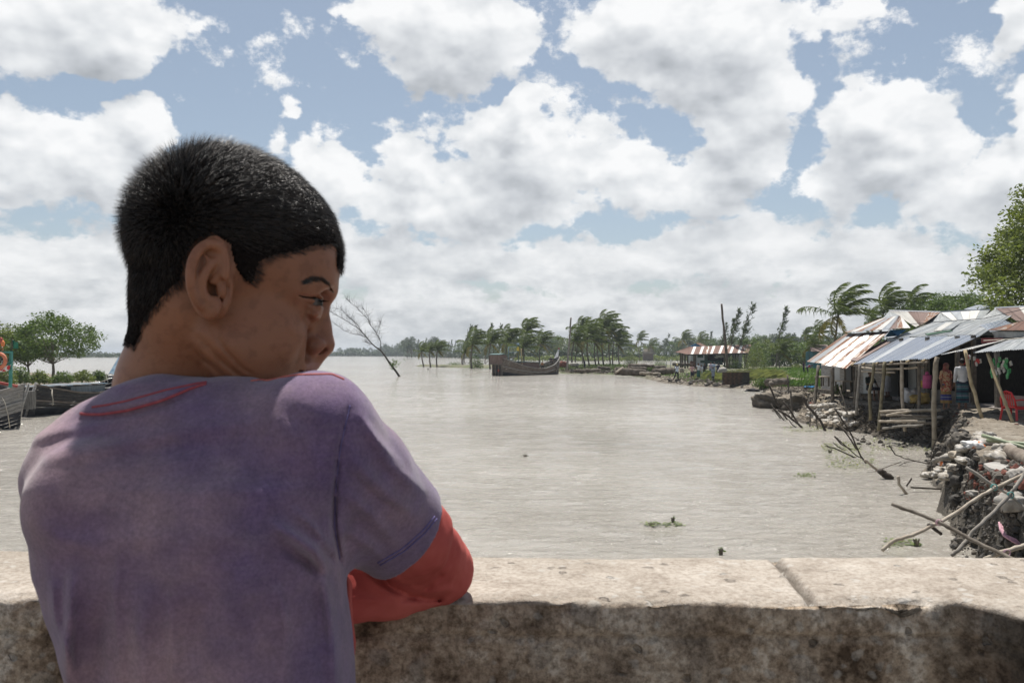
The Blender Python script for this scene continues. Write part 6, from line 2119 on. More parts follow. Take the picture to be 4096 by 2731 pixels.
# ============================================================ poles, sticks, driftwood
def stick(pts, D, r, label, m=STICK, name='branch', cat='branch', r2=None, twigs=0, seed=0, n=6):
    """pts = photo pixels from the tip to the foot; D one distance or one per point"""
    if isinstance(D, (int, float)): D = [D] * len(pts)
    p3 = [P(x, y, d) for (x, y), d in zip(pts, D)]
    rr = random.Random(seed or int(pts[0][0]))
    out = []
    for i in range(len(p3) - 1):
        for j in range(4):
            out.append(p3[i].lerp(p3[i + 1], j / 4) + (Vector((rr.gauss(0, 1), rr.gauss(0, 1), rr.gauss(0, 1))) * r * .14 if j else Vector((0, 0, 0))))
    out.append(p3[-1])
    k = len(out)
    r2 = r if r2 is None else r2
    mb = MB(); mb.tube(out, [(r2 + (r - r2) * i / (k - 1)) * rr.uniform(.9, 1.1) for i in range(k)], n)
    for i in range(twigs):
        a = out[rr.randrange(1, max(2, k - 3))]
        d = Vector((rr.gauss(0, 1), rr.gauss(0, .5), rr.gauss(.5, .5))).normalized() * r * rr.uniform(6, 16)
        mb.tube([a, a + d * .5, a + d + Vector((0, 0, .1 * d.length))], [r * .4, r * .3, r * .12], 4)
    o = mb.build(name, m, None, True)
    tag(o, label, cat)
    return o
def dz(py, z=0.0): return (CAM_Z - z) * FPX / (py - HZ)

def post3(name, pts, D, r, m, label, cat='pole', r2=None):
    return stick(pts, D, r, label, m, name, cat, r2, 0, 0, 8)
post3('utility_pole', [(2284, 1270), (2276, 1380), (2267, 1488)], 124, .17, GREY, 'grey leaning pole at the water edge, right of the wooden boat', r2=.12)
post3('utility_pole', [(2887, 1215), (2898, 1330), (2910, 1470)], 122, .22, pmat('brown_pole', two((.09, .07, .055), (.17, .14, .115)), scale=3, rough=.9, bump=.3), 'tall brown pole leaning over the roof of the rusty shed', r2=.14)
for x, y0, y1, lb in ((2666, 1440, 1476, 'white marker post, the left and shorter of the pair behind the logs'), (2683.5, 1437, 1478, 'white marker post, the right and taller of the pair behind the logs')):
    post3('marker_post', [(x, y0), (x - 1.5, y1)], 116, .055, pmat('white_post', two((.5, .5, .48), (.62, .62, .6)), rough=.7), lb)
post3('marker_post', [(1712, 1473), (1713, 1487)], 160, .10, TWIG, 'short dark stake in the water below the small palms')

R6 = lambda x, y: (3000 + x / 4.704, 1500 + y / 4.704)
R4 = lambda x, y: (3300 + x / 2.45, 1600 + y / 2.45)
sticks6 = [
 ([(350,170),(480,470),(560,640),(700,840)], .045, 'forked dead branch leaning left beside the mud headland', 3, TWIG),
 ([(385,535),(450,650),(570,820)], .03, 'short stake leaning left, farthest out in the water', 0, TWIG),
 ([(440,615),(540,730),(630,845)], .03, 'short stake leaning left, second from the outermost', 0, TWIG),
 ([(700,0),(725,300),(742,620)], .055, 'tall straight pole standing in the mud before the headland', 0, STICK),
 ([(757,230),(770,500),(787,800)], .045, 'shorter upright pole right of the tall straight one', 0, STICK),
 ([(520,655),(700,760),(880,900),(975,985)], .050, 'thick dark branch sloping down to the right into the water', 1, TWIG),
 ([(620,490),(760,680),(890,890)], .045, 'dark branch crossing behind the thick sloping one', 1, TWIG),
 ([(1000,400),(1080,590),(1220,740),(1330,880),(1410,1050)], .055, 'crooked dark branch in front of the sandbags', 1, TWIG),
 ([(580,190),(600,290),(640,380)], .012, 'thin twig at the top left of the dead branches', 2, TWIG),
 ([(600,720),(630,800),(660,860)], .014, 'thin twig between the stakes', 0, TWIG),
 ([(720,830),(780,920),(860,980)], .022, 'low dark twig at the foot of the sloping branch', 1, TWIG),
 ([(1130,680),(1125,830),(1120,970)], .022, 'thin upright stake before the sandbags', 0, TWIG),
 ([(1230,660),(1240,850),(1262,1000)], .025, 'thin stake leaning beside the sandbags', 0, TWIG),
 ([(1580,1150),(1700,1290),(1900,1400)], .022, 'dark twig lying half under water below the pile of brushwood', 2, TWIG),
 ([(1550,1260),(1640,1340),(1780,1420)], .018, 'thin submerged twig left of the brushwood', 1, TWIG),
 ([(1620,930),(1780,1060),(1900,1230),(2000,1400)], .026, 'long dark switch leaning left out of the brushwood', 1, TWIG),
 ([(1600,540),(1760,600),(1900,690)], .020, 'pale bent branch lying on the bank above the sandbags', 2, PALE),
 ([(1590,620),(1700,800),(1830,950)], .022, 'dark switch crossing the right side of the sandbags', 1, TWIG),
 ([(1680,230),(1760,480),(1860,880)], .030, 'grey sapling leaning beside the third awning post', 3, STICK),
 ([(1890,590),(2000,650),(2110,720)], .020, 'brown branch lying across the foot of the awning posts', 2, STICK),
 ([(1700,960),(1850,1100),(2010,1200)], .020, 'brown switch in the brushwood', 3, STICK),
]
for i, (pts, r, lb, tw, m) in enumerate(sticks6):
    pp = [R6(*p) for p in pts]
    D = dz(pp[-1][1]) if i not in (16, 18, 19) else dz(pp[-1][1], .7)
    stick(pp, [D + .5 - .5 * k / (len(pp) - 1) for k in range(len(pp))], r, lb, m, twigs=tw)
sticks4 = [
 ([(10,450),(90,470),(200,520),(300,565)], .022, 'dark branch lying flat on the water, lowest of three', 1, TWIG, 0),
 ([(90,350),(200,450),(300,540),(380,580)], .016, 'thin dark twig above the flat floating branch', 1, TWIG, 0),
 ([(100,90),(250,330),(340,540),(395,615)], .022, 'long dark switch leaning left from the floating driftwood', 2, TWIG, 0),
 ([(380,580),(450,640),(530,695)], .040, 'pale stripped limb pointing at the dark stump in the water', 0, PALE, 0),
 ([(530,680),(575,730),(645,772)], .085, 'dark broken stump end sticking out of the water', 0, TWIG, 0),
 ([(710,740),(715,820),(790,915)], .035, 'pale grey driftwood crook floating beside the stump', 0, PALE, 0),
 ([(840,760),(815,800),(788,837)], .018, 'small red brown stick standing in the water', 0, TWIG, 0),
 ([(830,850),(1000,860),(1150,870),(1290,892)], .022, 'long thin stick floating towards the white bags', 1, TWIG, .0),
 ([(620,440),(680,530),(780,570),(900,600),(1070,635)], .016, 'dead twig with withered leaves over the water', 4, TWIG, 0),
 ([(720,635),(800,602),(880,595)], .010, 'fine twig forking from the dead one', 2, TWIG, 0),
 ([(480,690),(600,650),(740,600)], .012, 'bit of reed drifting before the clay cliff', 0, STICK, 0),
]
for i, (pts, r, lb, tw, m, z) in enumerate(sticks4):
    pp = [R4(*p) for p in pts]
    ys = dz(max(p[1] for p in pp), z)
    stick(pp, ys, r, lb, m, twigs=tw, name='driftwood' if i in (3, 4, 5) else 'branch', cat='driftwood' if i in (3, 4, 5) else 'branch')

# tied poles close to the bridge
near = [
 ([(3563,2012),(3618,2035),(3667,2051),(3749,2086),(3831,2127),(3871,2151),(3994,2208),(4045,2232),(4200,2310)], [9.4,9.3,9.2,9.0,8.8,8.7,8.3,8.1,7.8], .021, 'dark pole sloping down to the right, tied to the pale crossing pole', STICK),
 ([(3522,2198),(3553,2171),(3586,2153),(3639,2139),(3708,2106),(3761,2082),(3831,2041),(3912,1984),(3969,1951),(4096,1892),(4240,1830)], [9.0,9.0,9.0,9.0,9.05,9.1,9.2,9.3,9.4,9.6,9.8], .020, 'long pale pole rising to the right over the water and the broken bank', PALE),
 ([(3798,2218),(3827,2196),(3871,2143),(3888,2118),(3953,2061),(4035,1976),(4055,1947),(4084,1906),(4130,1830)], [8.9,8.9,9.0,9.0,9.1,9.3,9.3,9.4,9.5], .021, 'grey pole crossing behind the tied ones, rising steeply to the right', GREY),
 ([(3859,1867),(3912,1900),(3969,1941),(4035,1976),(4096,2033),(4190,2120)], [9.7,9.6,9.5,9.35,9.2,9.0], .021, 'grey pole sloping down across the red brick rubble', GREY),
 ([(3708,2092),(3730,2110),(3759,2133)], [9.9,9.9,9.9], .022, 'short black stub of a pole sticking out of the water', TWIG),
 ([(3930,2232),(4014,2200),(4096,2175),(4230,2120)], [8.4,8.4,8.4,8.3], .025, 'pale rough pole just above the parapet at the lower right', PALE),
 ([(3731,1843),(3750,1834),(3769,1829),(3871,1822),(3965,1820)], [17.6,17.4,17.2,17.0,16.8], .055, 'bent grey pipe lying out over the white bags', GREY),
]
for pts, D, r, lb, m in near:
    stick(pts, D, r, lb, m, 'pole' if 'pipe' not in lb else 'pipe', 'pole' if 'pipe' not in lb else 'pipe')
for a, b, D, lb in (((3925, 1740), (4096, 1790), 15.2, 'green bamboo pole lying over the white bags at the right edge'), ((3945, 1760), (4110, 1775), 15.2, 'second green bamboo pole beside the first on the bags')):
    stick([a, b, (b[0] + 120, b[1] + 26)], [D + .6, D, D - .4], .04, lb, pmat('green_bamboo', two((.20, .24, .15), (.30, .33, .22)), scale=6, rough=.5), 'bamboo_pole', 'bamboo pole')
TW = pmat('teal_twine', two((.10, .30, .28), (.18, .40, .37)), scale=90, rough=.8, coord='World')
for px, py, D, rs, lb, m in ((3969, 1946, 9.42, .036, 'teal twine binding where the grey pole crosses the pale pole', TW), (4035, 1977, 9.3, .036, 'teal twine binding of the two grey poles', TW), (3749, 2086, 9.02, .034, 'pink twine binding the dark pole to the pale pole', pmat('pink_twine', two((.45, .28, .32), (.55, .38, .42)), coord='World')), (4018, 2206, 8.3, .034, 'pink twine binding at the lower right pole crossing', pmat('pink_twine', two((.45, .28, .32), (.55, .38, .42)), coord='World'))):
    mb = MB(); c = P(px, py, D - .01)
    pts = []
    for i in range(60):
        a = i * .55
        pts.append(c + Vector((math.cos(a) * rs * (1 + .1 * math.sin(i)), math.sin(a * .5) * .01 - .012, math.sin(a) * rs)))
    mb.tube(pts, .0045, 4)
    tag(mb.build('twine', m, None, True), lb, 'twine')
pk = pmat('faded_pink_cloth', two((.42, .22, .27), (.55, .34, .38)), scale=30, coord='World')
mb = MB()
for k in range(3):
    mb.tube([P(3990 + 6 * k, 2085 + 8 * k, 10.4), P(3996 + 3 * k, 2115, 10.3), P(4008 + 4 * k, 2138, 10.2), P(4040 + 8 * k, 2160 - 3 * k, 10.1), P(4068 + 6 * k, 2176, 10.0)], [.012, .018, .016, .012, .006], 5)
tag(mb.build('cloth_strip', pk, None, True), 'pink strips of cloth caught on the broken bank', 'cloth strip')

# brushwood tangle, debris, rubble: nobody could count these
def brush(name, px0, py0, px1, py1, n, L, r, m, label, seed, zf=None, cat='brushwood'):
    rr = random.Random(seed)
    mb = MB()
    for i in range(n):
        p = G(rr.uniform(px0, px1), rr.uniform(py0, py1))
        if p is None or p.z < .06: continue
        d = Vector((rr.gauss(-.1, 1), rr.gauss(0, .8), abs(rr.gauss(.1, .45)))).normalized() * L * rr.uniform(.4, 1.3)
        q = p + Vector((0, 0, rr.uniform(0, .18)))
        mb.tube([q - d * .5, q + Vector((rr.gauss(0, .04), 0, rr.gauss(.02, .04))), q + d * .5], [r * .8, r, r * .4], 3, cap=False)
    tag(mb.build(name, m), label, cat, None, 'stuff')
brush('brushwood', 3330, 1690, 3560, 1800, 420, .9, .014, STICK, 'tangle of dead brushwood washed against the bank below the awning', 1)
brush('brushwood', 3360, 1640, 3760, 1790, 260, .8, .016, TWIG, 'broken branches scattered over the clay bank', 2)
brush('brushwood', 3200, 1620, 3300, 1690, 160, .6, .012, PALE, 'straw and pale twigs beside the sandbags', 3)
brush('driftwood_litter', 2270, 1480, 2960, 1560, 700, 1.3, .03, STICK, 'driftwood and litter along the far water edge', 4, None, 'driftwood')
brush('driftwood_litter', 2240, 1466, 2640, 1490, 420, 1.8, .045, TWIG, 'branches washed up under the palms', 5, None, 'driftwood')
brush('driftwood_litter', 3000, 1540, 3280, 1590, 300, 1.1, .02, TWIG, 'washed-up twigs on the mud flat before the seedlings', 6, None, 'driftwood')

_g = (1 + 5 ** .5) / 2
ICO_V = [Vector(v).normalized() for v in ((-1,_g,0),(1,_g,0),(-1,-_g,0),(1,-_g,0),(0,-1,_g),(0,1,_g),(0,-1,-_g),(0,1,-_g),(_g,0,-1),(_g,0,1),(-_g,0,-1),(-_g,0,1))]
ICO_F = [(0,11,5),(0,5,1),(0,1,7),(0,7,10),(0,10,11),(1,5,9),(5,11,4),(11,10,2),(10,7,6),(7,1,8),(3,9,4),(3,4,2),(3,2,6),(3,6,8),(3,8,9),(4,9,5),(2,4,11),(6,2,10),(8,6,7),(9,8,1)]
def debris(name, spots, n, s, mats, label, seed, cat, flat=.35, sink=.3, ground=True):
    rnd = random.Random(seed)
    mb = MB()
    for i in range(n):
        x0, y0, x1, y1 = spots[rnd.randrange(len(spots))]
        p = G(rnd.uniform(x0, x1), rnd.uniform(y0, y1))
        if p is None or (seed == 4 and p.z < .08): continue
        q = s * min(3.2, .45 * rnd.paretovariate(1.7))
        R = Matrix.Rotation(rnd.uniform(0, 6.3), 3, 'Z') @ Matrix.Rotation(rnd.uniform(-.7, .7), 3, 'X')
        d = Vector((q, q * rnd.uniform(.6, 1), q * flat * rnd.uniform(.7, 1.6))) * .5
        cc = p + Vector((0, 0, q * (flat - sink) * .3))
        mb.add([cc + R @ Vector((u[0] * d.x, u[1] * d.y, u[2] * d.z)) * rnd.uniform(.72, 1.2) for u in ICO_V], ICO_F, rnd.randrange(len(mats)))
    o = mb.build(name, mats)
    tag(o, label, cat, None, 'stuff')
CLAYL = pmat('dry_clay_lump', two((.080, .070, .058), (.165, .148, .126)), scale=8, rough=.95, bump=.5, coord='World')
CLAYD = pmat('wet_clay_lump', two((.03, .027, .023), (.075, .068, .06)), scale=8, rough=.8, bump=.5, coord='World')
BRICKM = pmat('crushed_brick', two((.12, .045, .033), (.21, .085, .062)), scale=9, rough=.95, bump=.4, coord='World')
WHITEC = pmat('pale_rubble', two((.27, .25, .22), (.40, .38, .35)), scale=9, rough=.9, bump=.3, coord='World')
debris('clay_rubble', [(3800, 2030, 4180, 2260), (3780, 1850, 4100, 2050), (3700, 1780, 3900, 1880)], 2600, .050, [CLAYL, CLAYD, CLAYD, CLAYL, CLAYD], 'broken lumps of clay and stone on the collapsed bank', 1, 'rubble', .7, 0)
debris('brick_rubble', [(3850, 1880, 4150, 2010), (3880, 1850, 4100, 1960)], 750, .055, [BRICKM, CLAYL], 'crushed red brick spilling from under the broken slab', 2, 'rubble', .7, 0)
debris('clay_rubble', [(3080, 1590, 3340, 1660), (3420, 1640, 3720, 1790), (3700, 1640, 3860, 1760)], 1500, .08, [CLAYL, CLAYD], 'clods of clay along the bank below the shops', 3, 'rubble', .5, .2)
debris('clay_rubble', [(2600, 1500, 3000, 1560), (2280, 1482, 2620, 1500)], 1300, .22, [CLAYL, CLAYD, CLAYD], 'clods along the far water edge', 4, 'rubble', .5, .2)
debris('litter', [(3430, 1600, 4090, 1720), (3220, 1560, 3420, 1620)], 160, .10, [WHITEC, BAMBOO, BRICKM], 'scraps of litter on the trodden ground under the awnings', 5, 'litter', .2, 0)
def float_leaves(name, boxes, n, s, m, label, seed):
    rnd = np.random.RandomState(seed); pts = []
    for b in boxes:
        for i in range(n // len(boxes)):
            pts.append(tuple(PZ(rnd.uniform(b[0], b[2]), rnd.uniform(b[1], b[3]), .02)))
    pts = np.array(pts); d = rnd.normal(0, 1, pts.shape); d[:, 2] *= .15; d /= np.linalg.norm(d, axis=1)[:, None]
    w = np.cross(d, [0, 0, 1]) * s * .25; L = d * s * rnd.uniform(.4, 1.4, (len(pts), 1))
    V = np.stack([pts, pts + L * .5 + w, pts + L + [0, 0, .01], pts + L * .5 - w], 1).reshape(-1, 3)
    F = ((np.arange(len(pts)) * 4)[:, None] + np.array([0, 1, 2, 3])).astype(np.int32)
    tag(link(name, mesh(name, V, F, m, False)), label, 'floating plants', None, 'stuff')
float_leaves('floating_weed', [(3290, 1770, 3440, 1800), (3130, 1700, 3330, 1725), (3300, 1800, 3500, 1870), (3480, 1750, 3720, 1800)], 900, .13, GRM, 'bits of weed and straw floating along the bank', 1)
float_leaves('floating_weed', [(2570, 2085, 2730, 2100), (3540, 2150, 3670, 2180), (3180, 1890, 3260, 1905), (2940, 1560, 3060, 1580), (2460, 1500, 2900, 1552)], 420, .10, LEAF_B, 'small drifts of green weed floating on the river', 2)
for px, py, w, h, lb, sd in ((2605, 2097, 50, 10, 'sprig of water weed floating near the parapet', 51), (2690, 2085, 20, 24, 'upright reed sprig floating near the parapet', 52), (3660, 2182, 44, 40, 'green water plant floating by the pale pole', 53), (3318, 1812, 30, 20, 'little green plant floating below the flat branch', 54), (2880, 2215, 30, 34, 'thin green shoot in the water right above the parapet', 55), (2100, 1823, 36, 8, 'small dark clump of weed floating right of the boy', 56)):
    bush(px, py, 0, w, h, lb, LEAF_A if sd != 56 else LEAF_D, sd, .045, 24, 'water_plant', 'water plant')

# ============================================================ sandbags
def bag_mesh(seed, m):
    rnd = random.Random(seed)
    vs = []; fs = []; n, k = 22, 26
    for i in range(n + 1):
        ph = math.pi * i / n
        for j in range(k):
            th = 2 * math.pi * j / k
            x = -math.cos(ph); r = max(0, math.sin(ph)) ** .55
            y = math.cos(th) * r; z = math.sin(th) * r
            y = math.copysign(abs(y) ** .8, y); z = math.copysign(abs(z) ** .9, z)
            q = Vector((x * .33, y * .20, z * .115))
            nz = mnoise.noise(q * 7 + Vector((seed, 0, 0)))
            q *= 1 + .34 * nz
            q.z += .045 * mnoise.noise(q * 11 + Vector((0, seed, 0))) + .018 * mnoise.noise(q * 26); q.y += .03 * mnoise.noise(q * 9 + Vector((5, 0, seed)))
            if abs(x) > .93: q.y *= 1.3; q.z *= .5
            vs.append(q)
    for i in range(n):
        for j in range(k): fs.append((i * k + j, i * k + (j + 1) % k, (i + 1) * k + (j + 1) % k, (i + 1) * k + j))
    return mesh('sandbag', vs, fs, m, True)
BAGW = pmat('white_woven_bag', [(.3, (.17, .145, .11)), (.46, (.33, .30, .255)), (.6, (.46, .435, .395)), (.72, (.55, .53, .50))], scale=5, detail=5, rough=.8, bump=.4, bscale=60)
BAGT = pmat('tan_woven_bag', [(.3, (.30, .25, .19)), (.7, (.48, .42, .34))], scale=5, detail=5, rough=.85, bump=.4, bscale=60)
BAGO = pmat('printed_woven_bag', [(.4, (.62, .61, .59)), (.56, (.68, .67, .65)), (.60, (.62, .20, .06)), (.66, (.62, .20, .06)), (.70, (.22, .20, .42))], scale=4, detail=1, rough=.8, bump=.4, bscale=60)
BAGS = [bag_mesh(i, [BAGW, BAGW, BAGT, BAGW, BAGO][i]) for i in range(5)]
def bag(px, py, k, rz, tilt, s, label, group=None, lift=.06):
    p = G(px, py)
    o = link('sandbag', BAGS[k], None, p + Vector((0, 0, lift)))
    o.rotation_euler = (tilt, random.Random(int(px * py)).uniform(-.2, .2), rz); o.scale = (s, s * 1.05, s)
    tag(o, label, 'sandbag', group)
rb = random.Random(8)
GB = 'white sandbags heaped on the slope under the rusty awning'
rowsb = [(1630, 3262, 3320, 3), (1646, 3250, 3345, 4), (1662, 3262, 3400, 6), (1678, 3250, 3390, 6), (1692, 3270, 3390, 5), (1704, 3300, 3400, 4)]
for ri, (py, xa, xb, n) in enumerate(rowsb):
    for i in range(n):
        px = xa + (xb - xa) * i / (n - 1) + rb.uniform(-4, 4)
        row = ['top', 'second', 'third', 'fourth', 'fifth', 'lowest'][ri]
        e = 'at the left end' if i == 0 else 'at the right end' if i == n - 1 else 'inside'
        bag(px, py + rb.uniform(-3, 3), rb.choice([0, 1, 3, 3, 2]), rb.uniform(-.5, .7), rb.uniform(-.15, .15), rb.uniform(.78, 1.0), 'woven sandbag %s the %s row of the heap under the rusty awning' % (e if e != 'inside' else 'inside', row), GB, .10)
for px, py, k, rz, lb in ((3215, 1664, 2, .4, 'dirty tan bag fallen at the water left of the sandbag heap'), (3805, 1835, 0, .2, 'flat white bag in the water below the bent pipe'), (3770, 1855, 4, .6, 'white bag with printed stripe below the bent pipe'), (3772, 1888, 3, .1, 'upper white bag of the pair floating by the cliff'), (3752, 1902, 0, -.2, 'lower white bag of the pair floating by the cliff'),
                          (3860, 1805, 1, .5, 'white bag lowest in the slide of bags above the pipe'), (3890, 1790, 4, .1, 'bag with orange print in the slide of bags above the pipe'), (3915, 1768, 0, .7, 'white bag high in the slide of bags'), (3935, 1748, 3, .2, 'topmost white bag of the slide'),
                          (3960, 1775, 1, -.3, 'white bag right of the orange printed one'), (4010, 1800, 0, .3, 'large white bag before the log at the right edge'), (4022, 1826, 3, -.2, 'white bag under the large one before the log'), (3990, 1838, 1, .1, 'small white bag at the edge of the broken slab'),
                          (3860, 1855, 3, .5, 'half buried white bag beside the red bricks'), (3838, 1830, 2, .2, 'tan bag end under the bent pipe'), (3720, 1905, 1, .1, 'white plastic bag awash in the foam beside the cliff'), (3790, 1912, 1, .5, 'torn white bag clinging to the foot of the cliff'), (3815, 1882, 0, .9, 'white bag hanging on the cliff edge')):
    bag(px, py, k, rz, rb.uniform(-.2, .2), .64, lb)
# mud headland lump, slab, log
def lump(name, c, d, seed, m, label, cat, k=.35, freq=1.6, parent=None):
    vs = []; fs = []; n, q = 18, 24
    for i in range(n + 1):
        ph = math.pi * i / n
        for j in range(q):
            th = 2 * math.pi * j / q
            v = Vector((math.sin(ph) * math.cos(th), math.sin(ph) * math.sin(th), math.cos(ph)))
            w = Vector([math.copysign(abs(a) ** .7, a) for a in v])
            s = 1 + k * mnoise.fractal(w * freq + Vector((seed, 0, 0)), 1, 2, 4)
            vs.append(Vector((w.x * d[0], w.y * d[1], w.z * d[2])) * s)
    for i in range(n):
        for j in range(q): fs.append((i * q + j, (i + 1) * q + j, (i + 1) * q + (j + 1) % q, i * q + (j + 1) % q))
    o = link(name, mesh(name, vs, fs, m, True), parent, c)
    if label: tag(o, label, cat)
    return o
lump('mud_block', PZ(3085, 1612, .25), (1.0, 1.0, .62), 1, EARTH, 'undercut block of dried mud jutting into the water at the headland', 'mud block', .45)
lump('mud_block', PZ(3128, 1612, .25), (.9, .9, .56), 2, EARTH, 'second block of dried mud beside the undercut one', 'mud block', .5)
lump('mud_block', PZ(3185, 1618, .3), (1.0, .9, .60), 3, EARTH, 'dark slumped mud block below the flat headland', 'mud block', .5)
for px, py, d, lb in ((3845, 1770, (.20, .18, .16), 'grey stone on the rim of the collapsed bank'), (3812, 1780, (.14, .12, .14), 'stone slab tilted on the clay below the rim'), (3980, 1655, (.14, .12, .06), 'flat stone on the ground before the red chair'), (3868, 1660, (.12, .12, .07), 'small stone under the second leaning bamboo'), (3835, 1935, (.16, .15, .12), 'dark wet boulder at the foot of the cliff'),
                      (3826, 2010, (.13, .12, .11), 'dark clay boulder at the left end of the cliff'), (4075, 1925, (.16, .12, .12), 'white stone above the pole crossing'), (3900, 1975, (.14, .12, .05), 'flat pale stone in the brick rubble'), (4060, 2020, (.2, .16, .12), 'pale block low in the broken bank at the right edge')):
    p = G(px, py); lump('rock', p + Vector((0, 0, d[2] * .4)), d, int(px), WHITEC if 'white' in lb or 'pale' in lb else CLAYD if 'dark' in lb else CLAYL, lb, 'stone', .4)
def slab():
    pts = [(3930, 1852), (3962, 1846), (4070, 1843), (4140, 1850), (4150, 1905), (4096, 1888), (4030, 1882), (3990, 1880), (3952, 1868)]
    z = 1.42
    top = [PZ(x, y, z) for x, y in pts]
    v = top + [p + Vector((0, 0, -.055)) for p in top]
    n = len(top)
    f = [tuple(range(n))[::-1], tuple(range(n, 2 * n))] + [(i, (i + 1) % n, n + (i + 1) % n, n + i) for i in range(n)]
    o = link('concrete_slab', mesh('concrete_slab', v, f, pmat('slab_concrete', two((.26, .25, .23), (.38, .36, .33)), scale=4, rough=.9, bump=.3, coord='World'), False))
    tag(o, 'broken concrete slab overhanging the red brick rubble at the right edge', 'slab')
slab()
stick([(4034, 1800), (4070, 1818), (4150, 1862)], [13.6, 13.2, 12.6], .115, 'thick sawn log lying beside the white bags at the right edge', pmat('log_bark', two((.14, .11, .085), (.26, .22, .18)), scale=6, bump=.5, stretch=(1, 1, 1)), 'log', 'log', n=12)
# ============================================================ people of the background
MATC = {}
def cmat(name, rgb, rough=.85):
    if name not in MATC:
        a = tuple(c * .85 for c in rgb); b = tuple(min(1, c * 1.12) for c in rgb)
        MATC[name] = pmat(name, two(a, b), scale=6, rough=rough, bump=.2)
    return MATC[name]
SKIN2 = pmat('brown_skin_far', two((.14, .075, .048), (.21, .115, .075)), scale=5, rough=.5)
HAIR2 = pmat('black_hair_far', two((.008, .007, .007), (.016, .013, .012)), scale=20, rough=.6)

